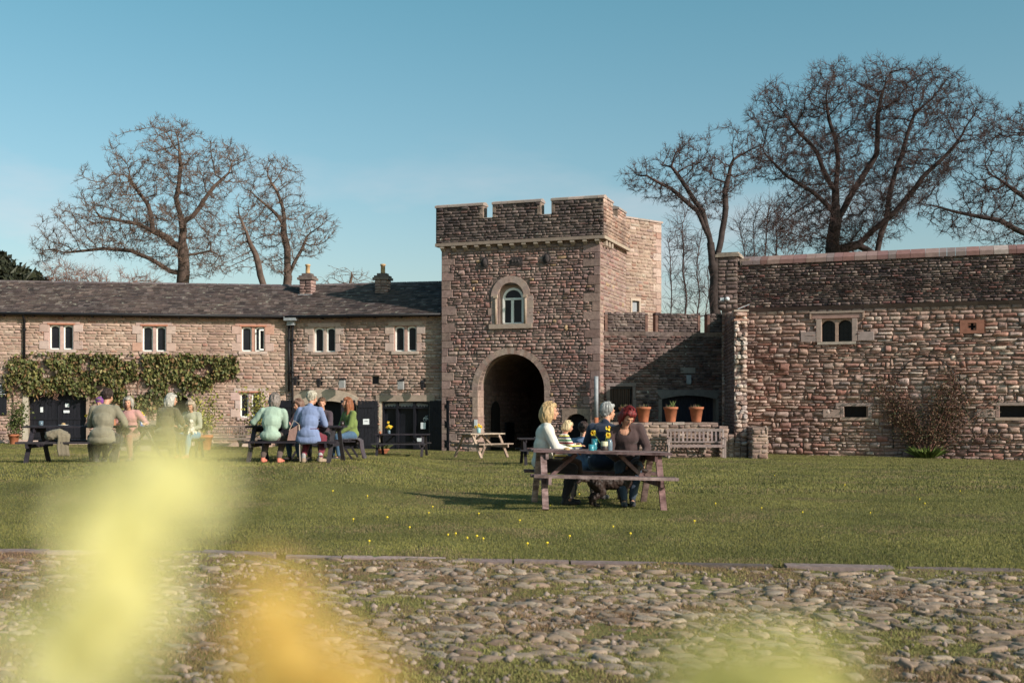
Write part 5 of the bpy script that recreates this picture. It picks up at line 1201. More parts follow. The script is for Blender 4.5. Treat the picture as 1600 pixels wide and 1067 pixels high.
# evergreen at far left
def evergreen():
    T = empty('evergreen_tree', (-28, 66, -.5), 0, 'dark evergreen cut by the left edge above the roof', 'tree'); rs = np.random.RandomState(4); n = 5200
    P = [(-60, 470), (-40, 380), (0, 398), (10, 405), (14, 418), (24, 412), (28, 425), (45, 428), (60, 430), (64, 442), (20, 470)]; s = 66/FPX; Pp = [((x-800)*s, CAMZ-(y-HOR)*s) for x, y in P]
    x = rs.uniform(Pp[0][0], Pp[9][0]+1, n*4); z = rs.uniform(6, 11.2, n*4); k = inpoly(x, z, Pp); x, z = x[k][:n], z[k][:n]; n = len(x); y = 66+rs.normal(0, 1.3, n)
    c = np.stack([x, y, z], -1); V = np.repeat(c[:, None], 3, 1)+rs.normal(0, .16, (n, 3, 3)); col_ = np.array([[.028, .03, .016]])*rs.uniform(.4, 1.6, (n, 1))
    link('crown', npmesh('crown', V.reshape(-1, 3), np.arange(3*n).reshape(-1, 3), np.repeat(col_, 3, 0), [MT['leaf']]), T, True)
    m = MB(); m.tube([(-29, 66, -.9), (-29, 66, 8.8)], [.4, .15], 8); m.build('trunk', [MT['bark']], T, True)
evergreen()

# ------------------------------------------------------------------ wall climbers, shrubs
def leafcloud(P, sz, colf, seed, droop=.5, k=4):
    """P (n,3): a folded leaf at each point"""
    rs = np.random.RandomState(seed); n = len(P); d = rs.normal(0, 1, (n, 3)); d[:, 2] -= droop*1.6; d /= np.linalg.norm(d, axis=1)[:, None]; r = rs.normal(0, 1, (n, 3)); s = np.cross(d, r); s /= np.linalg.norm(s, axis=1)[:, None]; L = sz*rs.uniform(.6, 1.3, (n, 1)); W = L*.38
    nn = np.cross(d, s); V = np.stack([P, P+d*L*.5+s*W+nn*L*.08, P+d*L, P+d*L*.5-s*W+nn*L*.08], 1).reshape(-1, 3); F = np.arange(4*n).reshape(-1, 4)
    C = np.repeat(colf(rs, n), 4, 0); return V, F, C
def creeper():
    T = empty('wall_creeper', F1.P(8.5, .2, .1), 0, 'dense evergreen creeper hanging over the doors of the long left wing', 'climbing plant'); rs = np.random.RandomState(6)
    poly = [(5, 600), (8, 570), (28, 552), (60, 549), (120, 552), (200, 549), (285, 551), (372, 555), (373, 580), (350, 582), (330, 594), (300, 600), (268, 610), (245, 630), (205, 635), (175, 618), (150, 606), (100, 606), (60, 604), (30, 606), (12, 604)]
    P = [F1.uz(x, y) for x, y in poly]; us = [p[0] for p in P]; zs_ = [p[1] for p in P]
    def fill(n, dmax, jit, seed):
        r2 = np.random.RandomState(seed); u = r2.uniform(min(us), max(us), n*2); z = r2.uniform(min(zs_)-.3, max(zs_), n*2); k = inpoly(u+r2.normal(0, jit, n*2), z+np.abs(r2.normal(0, jit*1.3, n*2))-.06, P); k &= np.array([mnoise.noise(Vector((a*1.1, b*1.6, 4)))+.4*mnoise.noise(Vector((a*3.1, b*4, 9))) for a, b in zip(u, z)])+r2.uniform(-.15, .15, n*2) > -.22; u, z = u[k][:n], z[k][:n]
        d = .05+dmax*r2.rand(len(u))*(.6+.4*np.sin(u*3.1)*np.sin(z*4+u)); return np.array([F1.P(a, b, c) for a, b, c in zip(u, z, d)])
    def cf(rs, n):
        base = np.array([(.06, .07, .022), (.09, .098, .032), (.14, .13, .042), (.17, .095, .045), (.22, .18, .075), (.07, .05, .028)])[rs.choice(6, n, p=[.18, .26, .22, .14, .1, .1])]; return base*rs.uniform(.7, 1.4, (n, 1))
    V, F, C = leafcloud(fill(12000, .30, .17, 5), .15, cf, 3, 1.1); link('foliage', npmesh('foliage', V, F, C, [MT['leaf']]), T, True)
    m = MB(); r_ = random.Random(3)
    for i in range(300):
        x = r_.uniform(10, 370); y = r_.uniform(556, 602 if x < 290 else 578); u, z = F1.uz(x, y); pts = [F1.P(u, z, .05)]
        for k in range(5): u += r_.uniform(-.12, .12); z -= r_.uniform(.05, .16); pts.append(F1.P(u, z, .03+r_.random()*.06))
        m.tube(pts, .009, 4, colr=(.2, .11, .08))
    for x in (240, 232, 250, 222, 20):
        u, z = F1.uz(x, 600); pts = [F1.P(u+(F1.uz(235, 600)[0]-u)*0, -.2, .1)]; zz = -.1
        while zz < z: pts.append(F1.P(u+r_.uniform(-.08, .08), zz, .07)); zz += .3
        m.tube(pts, .022, 5, colr=(.15, .09, .07))
    m.build('stems', [MT['barkv']], T, True)
MT['barkv'] = M_vcol('vine_stem', .95, 14, .7, 1.3, .3)
creeper()
def climber_rose():
    T = empty('climbing_rose', F7.P(F7.uz(1445, 712)[0], g(*F7.P(F7.uz(1445, 712)[0], 0)[:2]), .35), 0, 'bare reddish climbing rose trained on the right hand wall', 'climbing plant'); r_ = random.Random(8); m = MB(); u0, zb = F7.uz(1447, 712); zb = -.5
    stems = []
    for i in range(24):
        u = u0+r_.uniform(-.1, .1); z = zb; d = .3; a = r_.uniform(-.75, .75); pts = [F7.P(u, z, d)]; k = r_.randint(10, 17)
        for j in range(k): a += r_.uniform(-.16, .16)+.03*a; u += math.sin(a)*.2; z += math.cos(a)*.2; d = max(.09, d+r_.uniform(-.05, .03)); pts.append(F7.P(u, z, d))
        m.tube(pts, [.022-.016*q/k for q in range(k+1)], 5, colr=(.26, .13, .10)); stems.append((u, z, pts))
        for q in range(22):
            b = Vector(pts[r_.randint(4, k)]); p2 = [b]
            for w in range(4): b = b+Vector((F7.d.x, F7.d.y, 0))*r_.uniform(-.16, .16)+Vector((0, 0, r_.uniform(-.04, .13)))+Vector((F7.n.x, F7.n.y, 0))*r_.uniform(-.03, .05); p2.append(b)
            m.tube(p2, [.008, .007, .006, .005, .004], 3, False, (.20, .11, .09))
    m.build('stems', [MT['barkv']], T, True)
    rs = np.random.RandomState(3); pts = []
    for u, z, p in stems:
        for q in p[4:]:
            for _ in range(24): pts.append((q[0]+rs.normal(0, .26), q[1]+rs.normal(0, .08)-.08, q[2]+rs.normal(0, .16)))
    V, F, C = leafcloud(np.array(pts), .06, lambda rs, n: np.array([(.09, .05, .03), (.06, .06, .025), (.14, .07, .04)])[rs.randint(0, 3, n)], 5); link('sparse_leaves', npmesh('leaves', V, F, C, [MT['leaf']]), T, True)
    m = MB(); m.tube([F7.P(F7.uz(x, y)[0], F7.uz(x, y)[1], .1) for x, y in ((1396, 700), (1395, 650), (1396, 612), (1404, 585), (1420, 565), (1445, 556), (1470, 562), (1485, 575), (1500, 600), (1505, 640))], .016, 6); m.build('wire_hoop', [MT['iron']], T, True)
climber_rose()
def tuft(label, x, y, R_, h, n, colr, seed, name='leafy_clump', w=.03, z=None):
    rs = np.random.RandomState(seed); a = rs.rand(n)*6.283; rr = R_*np.sqrt(rs.rand(n))*.5; z0 = g(x, y) if z is None else z; b = np.stack([x+np.cos(a)*rr, y+np.sin(a)*rr, np.full(n, z0-.02)], -1); L = h*rs.uniform(.6, 1.2, (n, 1)); tip = b+np.stack([np.cos(a)*R_*rs.uniform(.3, 1.1, n), np.sin(a)*R_*rs.uniform(.3, 1.1, n), L[:, 0]], -1); mid = (b+tip)/2+np.array([0, 0, h*.18]); s = np.stack([-np.sin(a), np.cos(a), a*0], -1)*w
    V = np.stack([b-s*.4, b+s*.4, mid+s, tip, mid-s], 1).reshape(-1, 3); F = np.arange(5*n).reshape(-1, 5); C = np.repeat(np.array([colr])*rs.uniform(.6, 1.4, (n, 1)), 5, 0)
    return tag(link(name, npmesh(name, V, F, C, [MT['leaf']])), label, 'plant')
qx = F7.P(F7.uz(1447, 712)[0], 0, .45); tuft('fresh green leafy clump at the foot of the climbing rose', qx[0], qx[1], .55, .42, 130, (.09, .12, .03), 3)
qx = FS.P(LS*.6, 0, -.9); 
def shrub(label, x, y, z0, z1, rad, n, colr, seed, pot=None, sz=.09, name='potted_shrub', bushy=1.0, stemn=9, cat='shrub'):
    """leafy shrub, optionally rising from a terracotta pot"""
    zg = g(x, y); T = empty(name, (x, y, zg), 0, label, cat); r_ = random.Random(seed); rs = np.random.RandomState(seed); zb = zg+(pot[1] if pot else 0)
    if pot:
        m = MB(); m.smooth = True; R_, h = pot; m.lathe([(R_*.66, 0), (R_*.72, .02), (R_*.93, h*.8), (R_*1.05, h*.81), (R_*1.08, h), (R_*.98, h+.005), (R_*.93, h-.04), (.01, h-.05)], (x, y, zg-.01), 20); m.build('pot', [MT['terra']], T, True)
    m = MB(); tips = []
    for i in range(stemn):
        a = r_.uniform(0, 6.28); k = 7; tr = rad*math.sqrt(r_.random()); tz = z0+(z1-z0)*r_.uniform(.45, 1); pts = []
        for j in range(k+1):
            t = j/k; pts.append((x+math.cos(a)*tr*t**1.3+r_.uniform(-.02, .02), y+math.sin(a)*tr*t**1.3+r_.uniform(-.02, .02), zb-.05+(tz-zb)*t))
        m.tube(pts, [.014-.009*j/k for j in range(k+1)], 5, colr=(.14, .10, .07)); tips += pts[2:]
    m.build('stems', [MT['barkv']], T, True)
    c = np.array(tips); q = c[rs.randint(0, len(c), n)]+rs.normal(0, rad*.26, (n, 3))*np.array([1, 1, .9]); q = q[q[:, 2] > z0]
    V, F, C = leafcloud(q, sz, lambda rs, n: np.array(colr)[rs.randint(0, len(colr), n)]*rs.uniform(.7, 1.4, (n, 1)), seed, .1); link('foliage', npmesh('foliage', V, F, C, [MT['leaf']]), T, True); return T
GRN = [(.06, .075, .02), (.09, .10, .03), (.045, .055, .02)]; YEL = [(.24, .22, .05), (.30, .27, .06), (.15, .15, .04), (.10, .09, .03)]
def zpx(py, Y): return CAMZ-(py-HOR)/FPX*Y
x, y = at(66/3.05, 43.2); shrub('dark leaved shrub in a terracotta pot left of the double doors', x, y, zpx(686, y), zpx(620, y), .55, 900, GRN, 4, (.2, .38))
x, y = at(319, 41.5); shrub('yellow green bamboo like shrub in a big terracotta pot', x, y, zpx(672, y), zpx(614, y), .5, 800, YEL, 5, (.3, .55), .1, name='potted_bamboo')
x, y = at(398, 43.5); shrub('yellow green shrub growing in front of the lower mullioned window', x, y, zpx(680, y), zpx(605, y), .55, 1000, YEL, 6, None, .1, name='yellow_shrub')
x, y = at(376, 44.3); shrub('low brown twiggy shrub under the lower mullioned window', x, y, zpx(690, y), zpx(655, y), .45, 260, [(.14, .08, .05), (.09, .06, .04)], 7, None, .06, name='twiggy_shrub', stemn=30)
x, y = at(598, 41.0); T = empty('flower_trough', (x, y, g(x, y)), 0, 'small terracotta bowl of spiky leaves before the glazed front', 'planter'); m = MB(); m.lathe([(.14, 0), (.22, .12), (.24, .13), (.24, .17), (.02, .15)], (x, y, g(x, y)), 14); m.build('bowl', [MT['terra']], T, True)
tf = tuft('', x, y, .3, .24, 60, (.14, .16, .07), 8, 'leaves', z=g(x, y)+.14); del tf['category']; tf.parent = T; tf.matrix_parent_inverse = Matrix.Translation(-Vector(T.location))
# terracotta pots on the low wall
def wallpot(px, label, seed, tulip=False):
    x, y = at(px, 39.5); T = empty('terracotta_pot', (x, y, zlw+.03), 0, label, 'flower pot', 'terracotta pots on the low wall'); m = MB(); m.smooth = True; h = .52; R_ = .25
    m.lathe([(R_*.6, 0), (R_*.64, .02), (R_*.9, h*.84), (R_*1.0, h*.85), (R_*1.04, h), (R_*.94, h), (R_*.9, h-.03), (.01, h-.05)], (0, 0, 0), 20); m.build('pot', [MT['terra']], T)
    rs = np.random.RandomState(seed); n = 60; m = MB(); a_ = random.Random(seed)
    for i in range(34): t = a_.uniform(0, 6.28); r1 = a_.uniform(0, .2); q = Vector((math.cos(t)*r1, math.sin(t)*r1, h-.05)); m.tube([q, q+Vector((a_.uniform(-.04, .04), a_.uniform(-.04, .04), a_.uniform(.05, .16)))], [.012, .002], 4, colr=a_.choice([(.26, .19, .13), (.09, .12, .04), (.2, .13, .09)]))
    if tulip:
        for i in range(4): q = Vector((a_.uniform(-.1, .1), 0, h-.05)); m.tube([q, q+Vector((.03, 0, .16)), q+Vector((-.02+.04*i, 0, .27))], [.02, .02, .002], 4, colr=(.12, .15, .05))
    m.build('sprouting_bulbs', [MT['barkv']], T)
wallpot(978, 'terracotta pot mostly hidden behind the red haired woman', 1); wallpot(1005.5, 'terracotta pot just right of the red haired woman, third from the right end', 2); wallpot(1048, 'terracotta pot with taller green shoots, between its two neighbours', 3, True); wallpot(1088, 'terracotta pot nearest the right end of the low wall', 4)
# ------------------------------------------------------------------ picnic tables (built about their own origin: x = length)
def wcol(pal, r): return pick(pal, r, .18)
def picnic(label, x, y, rz, mat, L=1.85, W=.72, H=.76, SH=.45, pal=((1, (.1, .1, .1)),), seed=1, group=None, z=None, boards=5, seatL=None, sd=.66, tilt=0):
    """A-frame table: seats parallel to the top, joined by cross beams"""
    r = random.Random(seed); z = g(x, y) if z is None else z; T = empty('picnic_table', (x, y, z), rz, label, 'picnic table', group); SL = (seatL or L)/2; mt = MT[mat]
    mb = MB(); bw = W/boards
    for i in range(boards): yy = -W/2+bw*(i+.5); e = r.uniform(-.012, .012); mb.bar((-L/2+e, yy, H-.02), (L/2+e, yy, H-.02), bw-.012, .038, colr=wcol(pal, r))
    mb.build('table_top', [mt], T)
    for s in (-1, 1):
        mb = MB()
        for k in (-1, 1): mb.bar((-SL+r.uniform(-.02, .02), s*sd+k*.062, SH-.02), (SL+r.uniform(-.02, .02), s*sd+k*.062, SH-.02), .116, .04, colr=wcol(pal, r))
        mb.build('seat', [mt], T)
    for s in (-1, 1):
        fx = s*(L/2-.16)
        for k in (-1, 1):
            mb = MB(); mb.bar((fx, k*.70, 0.0), (fx, k*.24, H-.045), .045, .085, up=(1, 0, 0) , colr=wcol(pal, r)); mb.build('leg', [mt], T)
        mb = MB(); mb.bar((fx-.045*s, -sd-.13, SH-.085), (fx-.045*s, sd+.13, SH-.085), .04, .09, colr=wcol(pal, r)); mb.bar((fx-.045*s, -W/2+.03, H-.085), (fx-.045*s, W/2-.03, H-.085), .04, .09, colr=wcol(pal, r)); mb.build('cross_beam', [mt], T)
        mb = MB(); mb.bar((fx-.09*s, 0, SH-.1), (fx-.5*s, 0, H-.06), .08, .05, colr=wcol(pal, r)); mb.build('brace', [mt], T)
    return T
PRD = [(3, (.115, .065, .056)), (2, (.17, .115, .10)), (1.5, (.26, .20, .17)), (1, (.085, .05, .045))]
PBK = [(3, (.022, .018, .022)), (1, (.04, .034, .036))]
PTN = [(3, (.30, .22, .16)), (1, (.36, .28, .21))]
MT['woodv'] = M_vcol('painted_wood', .7, 9, .6, 1.4, .4, .004)
NT = picnic('red stained weathered picnic table nearest the camera', 1.19, 16.2, R(5), 'woodred', L=1.93, W=.74, H=.79, SH=.465, pal=PRD, seed=2, z=g(1.2, 16), seatL=1.98, sd=.62)
NTM = Matrix.Translation((1.19, 16.2, g(1.2, 16))) @ Matrix.Rotation(R(5), 4, 'Z')
NT.rotation_euler.y = R(1.6); NT.location.z += .01
def nt(x, y, z): return NTM @ Vector((x, y, z))
T2p = (at(464, 24.4)[0], 24.4); picnic('black picnic table with four women round it, centre left', T2p[0], T2p[1], R(-4), 'woodv', L=2.0, W=.75, pal=PBK, seed=3, group='black picnic tables')
T3p = (at(508, 26.9)[0], 26.9); picnic('black picnic table seen end on, behind the woman in the blue shirt', T3p[0], T3p[1], R(93), 'woodv', L=1.8, pal=PBK, seed=4, group='black picnic tables')
T4p = (at(628, 39.5)[0], 39.5); picnic('empty black picnic table in front of the glazed cafe front', T4p[0], T4p[1], R(-3), 'woodv', L=1.85, pal=PBK, seed=5, group='black picnic tables')
T5p = (at(752, 36.5)[0], 36.5); picnic('pale tan picnic table in front of the tower arch', T5p[0], T5p[1], R(38), 'woodv', L=1.35, pal=PTN, seed=6, z=-.2)
T6p = (at(126, 23.6)[0], 23.6); picnic('black picnic table at the left with the man in the grey jacket', T6p[0], T6p[1], R(4), 'woodv', L=2.05, W=.75, pal=PBK, seed=7, group='black picnic tables')
T7p = (at(228, 26.3)[0], 26.3); picnic('black picnic table seen end on beside the woman in the olive coat', T7p[0], T7p[1], R(86), 'woodv', L=1.8, pal=PBK, seed=8, group='black picnic tables')
T8p = (at(842, 33)[0], 33.0); picnic('dark picnic table in shade behind the blonde woman', T8p[0], T8p[1], R(5), 'woodv', L=1.2, pal=PBK, seed=9, group='black picnic tables')

# ------------------------------------------------------------------ benches
def slat_bench(label, x, y, rz, L=1.75, z=None, seed=1):
    r = random.Random(seed); z = g(x, y) if z is None else z; T = empty('garden_bench', (x, y, z), rz, label, 'bench'); P_ = [(2, (.24, .185, .165)), (1, (.30, .24, .21)), (1, (.18, .135, .12))]; m = [MT['woodv']]
    mb = MB()
    for i in range(5): mb.bar((-L/2, -.22+i*.1, .43), (L/2, -.22+i*.1, .43), .08, .025, colr=wcol(P_, r))
    mb.bar((-L/2, -.27, .40), (L/2, -.27, .40), .03, .07, colr=wcol(P_, r)); mb.build('seat', m, T)
    mb = MB(); mb.bar((-L/2+.02, .30, .93), (L/2-.02, .30, .93), .04, .09, colr=wcol(P_, r)); mb.bar((-L/2+.02, .25, .53), (L/2-.02, .25, .53), .035, .05, colr=wcol(P_, r))
    for i in range(13): u = -L/2+.1+(L-.2)*i/12; mb.bar((u, .25, .54), (u, .30, .90), .06, .02, up=(0, 1, 0), colr=wcol(P_, r))
    mb.build('backrest', m, T)
    for s in (-1, 1):
        for (yy, hh) in ((-.25, .64), (.24, .95)):
            mb = MB(); mb.bar((s*L/2, yy, 0), (s*L/2, yy+(.06 if hh > .8 else 0), hh), .06, .06, up=(1, 0, 0), colr=wcol(P_, r)); mb.build('leg', m, T)
        mb = MB(); mb.bar((s*L/2, -.3, .66), (s*L/2, .26, .66), .06, .035, colr=wcol(P_, r)); mb.bar((s*L/2, -.25, .36), (s*L/2, .24, .36), .04, .06, colr=wcol(P_, r)); mb.build('armrest', m, T)
    return T
x, y = at(1088, 38.5); slat_bench('weathered slatted garden bench before the low wall under the terracotta pots', x, y, R(-3), 1.85)
def lattice_bench(label, x, y, rz, L=2.0):
    T = empty('lattice_bench', (x, y, g(x, y)), rz, label, 'bench'); m = [MT['woodgrey']]
    mb = MB(); [mb.bar((-L/2, -.2+i*.1, .42), (L/2, -.2+i*.1, .42), .08, .025) for i in range(5)]; mb.bar((-L/2, -.26, .38), (L/2, -.26, .38), .03, .07); mb.build('seat', m, T)
    mb = MB(); mb.bar((-L/2, .28, .84), (L/2, .28, .84), .045, .06); mb.bar((-L/2, .28, .50), (L/2, .28, .50), .04, .05)
    for k in range(3):
        a = -L/2+L*k/3+.03; b = -L/2+L*(k+1)/3-.03; c = (a+b)/2
        for u in (a, a+.07, a+.14, b-.14, b-.07, b): mb.bar((u, .28, .5), (u, .28, .84), .025, .025, up=(0, 1, 0))
        for sx_ in (-1, 1): mb.bar((c-sx_*.14, .28, .52), (c+sx_*.14, .28, .82), .022, .03, up=(0, 1, 0))
        for k2 in range(8): t0 = k2*math.pi/4; t1 = t0+math.pi/4; mb.bar((c+.07*math.cos(t0), .28, .67+.07*math.sin(t0)), (c+.07*math.cos(t1), .28, .67+.07*math.sin(t1)), .022, .022, up=(0, 1, 0))
    mb.build('lattice_back', m, T)
    for s in (-1, 1):
        for yy, hh in ((-.24, .62), (.28, .88)): mb = MB(); mb.bar((s*L/2, yy, 0), (s*L/2, yy, hh), .055, .055, up=(1, 0, 0)); mb.build('leg', m, T)
        mb = MB(); mb.bar((s*L/2, -.28, .63), (s*L/2, .28, .63), .055, .035); mb.build('armrest', m, T)
x, y = at(366, 42.2); lattice_bench('dark wooden bench with criss cross lattice back near the lower mullioned window', x, y, R(8), 2.0)
def beam_bench(x, y, rz, L):
    T = empty('beam_bench', (x, y, g(x, y)), rz, 'broad pale beam backed bench below the creeper', 'bench'); m = [MT['woodgrey']]
    mb = MB(); mb.bar((-L/2, .25, .95), (L/2, .25, .95), .08, .2); mb.bar((-L/2, .25, .68), (L/2, .25, .68), .07, .17); mb.build('backrest', m, T)
    mb = MB(); mb.bar((-L/2, -.05, .44), (L/2, -.05, .44), .42, .07); mb.build('seat', m, T)
    for s in (-1, 0, 1): mb = MB(); mb.bar((s*(L/2-.15), 0, 0), (s*(L/2-.15), 0, .41), .35, .1, up=(0, 1, 0)); mb.bar((s*(L/2-.15), .31, 0), (s*(L/2-.15), .31, 1.0), .06, .1, up=(0, 1, 0)); mb.build('leg', m, T)
x, y = at(228, 39.5); beam_bench(x, y, R(6), 1.6)

# ------------------------------------------------------------------ people
MATC = {}
def cloth(name, c, rough=.9, fold=.5, scale=7, stripes=None, var=.12):
    if name in MATC: return MATC[name]
    m, nt, b = newmat(name); n = mk_noise(nt, scale, 4, .55, dist=.6, mscale=(1, 1, .55)); n2 = mk_noise(nt, 120, 3, .6)
    cc = mk_ramp(nt, n.outputs[0], [(.3, tuple(x*(1-var) for x in c)), (.7, tuple(min(1, x*(1+var)) for x in c))])
    if stripes:
        tc = nt.nodes.new('ShaderNodeTexCoord'); sp = nt.nodes.new('ShaderNodeSeparateXYZ'); nt.links.new(tc.outputs['Object'], sp.inputs[0])
        mm = nt.nodes.new('ShaderNodeMath'); mm.operation = 'MULTIPLY'; mm.inputs[1].default_value = stripes[0]; nt.links.new(sp.outputs[2], mm.inputs[0]); fr = nt.nodes.new('ShaderNodeMath'); fr.operation = 'FRACT'; nt.links.new(mm.outputs[0], fr.inputs[0])
        r_ = nt.nodes.new('ShaderNodeValToRGB'); r_.color_ramp.interpolation = 'CONSTANT'; e = r_.color_ramp.elements; e[0].position = 0; e[0].color = (*stripes[1][0], 1); e[1].position = 1/len(stripes[1]); e[1].color = (*stripes[1][1], 1)
        for i, c2 in enumerate(stripes[1][2:]): q = e.new((i+2)/len(stripes[1])); q.color = (*c2, 1)
        nt.links.new(fr.outputs[0], r_.inputs[0]); cc = r_.outputs[0]
    nt.links.new(cc, b.inputs['Base Color']); b.inputs['Roughness'].default_value = rough; b.inputs['Sheen Weight'].default_value = .15
    mk_bump(nt, b, n.outputs[0], fold, .03); MATC[name] = m; return m
def hairmat(name, c):
    if name in MATC: return MATC[name]
    m, nt, b = newmat(name); n = mk_noise(nt, 60, 4, .6, mscale=(1, 1, .12)); cc = mk_ramp(nt, n.outputs[0], [(.35, tuple(x*.5 for x in c)), (.65, tuple(min(1, x*1.4) for x in c))]); nt.links.new(cc, b.inputs['Base Color']); b.inputs['Roughness'].default_value = .5
    mk_bump(nt, b, n.outputs[0], .8, .01); MATC[name] = m; return m
def skinmat(name='skin', c=(.50, .27, .18)):
    if name in MATC: return MATC[name]
    m, nt, b = newmat(name); n = mk_noise(nt, 9, 3, .5); cc = mk_ramp(nt, n.outputs[0], [(.3, tuple(x*.9 for x in c)), (.7, (c[0]*1.08, c[1]*.98, c[2]*.95))]); nt.links.new(cc, b.inputs['Base Color']); b.inputs['Roughness'].default_value = .5; b.inputs['Subsurface Weight'].default_value = .08; b.inputs['Subsurface Radius'].default_value = (.02, .008, .004); MATC[name] = m; return m
WS = bpy.data.scenes.new('workshop')
def remesh(mb, voxel, it=3, disp=0, dscale=14, dstretch=(1, 1, 1), seed=0):
    me = mb.mesh('tmp', [], True); o = bpy.data.objects.new('tmp', me); WS.collection.objects.link(o)
    r = o.modifiers.new('r', 'REMESH'); r.mode = 'VOXEL'; r.voxel_size = voxel; r.use_smooth_shade = True
    if it: s = o.modifiers.new('s', 'SMOOTH'); s.iterations = it; s.factor = .5
    WS.view_layers[0].update(); m2 = bpy.data.meshes.new_from_object(o.evaluated_get(WS.view_layers[0].depsgraph)); bpy.data.objects.remove(o); bpy.data.meshes.remove(me)
    if disp:
        for v in m2.vertices:
            q = Vector((v.co.x*dstretch[0]*dscale+seed, v.co.y*dstretch[1]*dscale, v.co.z*dstretch[2]*dscale)); v.co += v.normal*disp*(mnoise.noise(q)+.5*mnoise.noise(q*2.2))
    m2.polygons.foreach_set('use_smooth', [True]*len(m2.polygons)); m2.materials.clear(); m2.update(); return m2
def ik(a, b, l1, l2, hint):
    a = Vector(a); b = Vector(b); d = b-a; L = min(d.length, (l1+l2)*.995); d.normalize(); b2 = a+d*L; x = (l1*l1-l2*l2+L*L)/(2*L); h = math.sqrt(max(0, l1*l1-x*x)); hv = Vector(hint)-d*Vector(hint).dot(d); hv.normalize(); return a+d*x+hv*h, b2
def person(label, x, y, z, rz, seat=.45, s=1.0, lean=12, side=0, yaw=0, pitch=0, roll=0, hands=((-.15, .42, .80), (.15, .42, .80)), hip=(0, 0), knees=None, feet=None, toes=(0, 0), top=('grey_jumper', (.2, .2, .2)), low=('dark_trousers', (.03, .03, .035)), shoe=('dark_shoes', (.03, .025, .025)), hair=('short', (.2, .15, .1)), voxel=.012, hem=.02, wide=1.0, collar=None, belt=None, skirt=False, hint=((-.6, -.3, -.7), (.6, -.3, -.7)), topname='jumper', stripes=None, sock=None, extra=None, hat=None, sleeves=True, rollup=0, scoop=False, strands=110):
    T = empty('person', (x, y, z), rz, label, 'person'); k = s; V3 = Vector
    rot = Matrix.Rotation(R(side), 3, 'Y')
    dr = lambda a: rot @ V3((0, math.sin(R(a)), math.cos(R(a))))
    hp = V3((hip[0], hip[1], seat+.10*k)); mid = hp+dr(lean*.45)*.24*k; neck = hp+dr(lean*.45)*.24*k+dr(lean*1.15)*.27*k; nk = neck+dr(lean*1.2+8)*.085*k
    # relax the head: the head stands above the neck, tipped by pitch
    HM = Matrix.Rotation(R(yaw), 3, 'Z') @ Matrix.Rotation(R(pitch), 3, 'X') @ Matrix.Rotation(R(roll), 3, 'Y'); hc = nk+V3((0, .012*k, .0))+(HM @ V3((0, .02, .115)))*k; H = lambda a, b, c: hc+(HM @ V3((a, b, c)))*k
    sx = rot @ V3((1, 0, 0)); sh = [neck-sx*.168*k*wide-dr(lean)*.045*k, neck+sx*.168*k*wide-dr(lean)*.045*k]
    if knees is None: knees = ((-.13, .44*k, seat+.06*k), (.13, .44*k, seat+.06*k))
    if feet is None: feet = ((-.14, .40*k, .09), (.14, .40*k, .09))
    kn = [V3((hip[0]+q[0], hip[1]+q[1], q[2])) for q in knees]; ft = [V3((hip[0]+q[0], hip[1]+q[1], q[2])) for q in feet]; hj = [hp+V3((-.09*k, .02, -.015)), hp+V3((.09*k, .02, -.015))]
    el = []; wr = []
    for i in (0, 1): e, w = ik(sh[i], V3(hands[i]), .285*k, .25*k, hint[i]); el.append(e); wr.append(w)
    # ---- body
    B = MB(); q = k
    B.ell(hp+V3((0, -.01, 0)), (.15*q, .11*q, .10*q)); B.ell(mid, (.125*q, .095*q, .16*q)); B.ell(neck-dr(lean)*.11*q, (.145*q*wide, .10*q, .14*q))
    B.cap(sh[0], sh[1], .055*q, .055*q); B.cap(neck-dr(lean)*.03*q, nk+(HM @ V3((0, .01, .05)))*q, .056*q, .05*q)
    B.limb([neck-dr(lean)*.1*q, hp], [.10*q, .11*q])
    for i in (0, 1):
        B.limb([sh[i], el[i], wr[i]], [.048*q, .038*q, .026*q], 10); B.limb([hj[i], kn[i], ft[i]], [.078*q, .054*q, .036*q], 10)
        tv = V3((math.sin(R(toes[i])), math.cos(R(toes[i])), 0)); B.limb([ft[i]+V3((0, 0, -.03*q)), ft[i]+tv*.13*q+V3((0, 0, -.05*q))], [.034*q, .026*q], 8)
        # hand: palm, four fingers, thumb
        d = (wr[i]-el[i]).normalized(); dn = V3((0, 0, -1)); pr = d.cross(dn); pr = pr.normalized() if pr.length > .05 else V3((1, 0, 0)); dn = pr.cross(d)*-1
        if dn.z > 0: dn = -dn
        pc = wr[i]+d*.05*q; Mh = Matrix((pr, d, dn)).transposed(); B.ell(pc, (.040*q, .048*q, .017*q), Mh, 10, 7); B.cap(wr[i], pc, .024*q, .02*q, 8)
        for j, (o_, l_) in enumerate(((-.028, .062), (-.010, .072), (.010, .068), (.028, .052))):
            b0 = pc+d*.035*q+pr*o_*q; b1 = b0+(d*.75+dn*.35)*l_*.5*q; b2 = b1+(d*.5+dn*.85)*l_*.45*q; B.limb([b0, b1, b2], [.0105*q, .0095*q, .0085*q], 7)
        sg = 1 if i == 0 else -1; t0 = pc-d*.015*q+pr*.034*q*sg*(1); B.limb([t0, t0+(d*.55+pr*sg*.8+dn*.2)*.032*q, t0+(d*.95+pr*sg*.6+dn*.45)*.058*q], [.013*q, .011*q, .009*q], 7)
    # head
    hq = q*1.0; B.ell(H(0, -.012, .03), (.074*hq, .092*hq, .086*hq), HM, 16, 12); B.ell(H(0, .028, -.032), (.056*hq, .066*hq, .078*hq), HM, 14, 10); B.ell(H(0, .066, -.09), (.026*hq, .024*hq, .022*hq), HM, 10, 7)
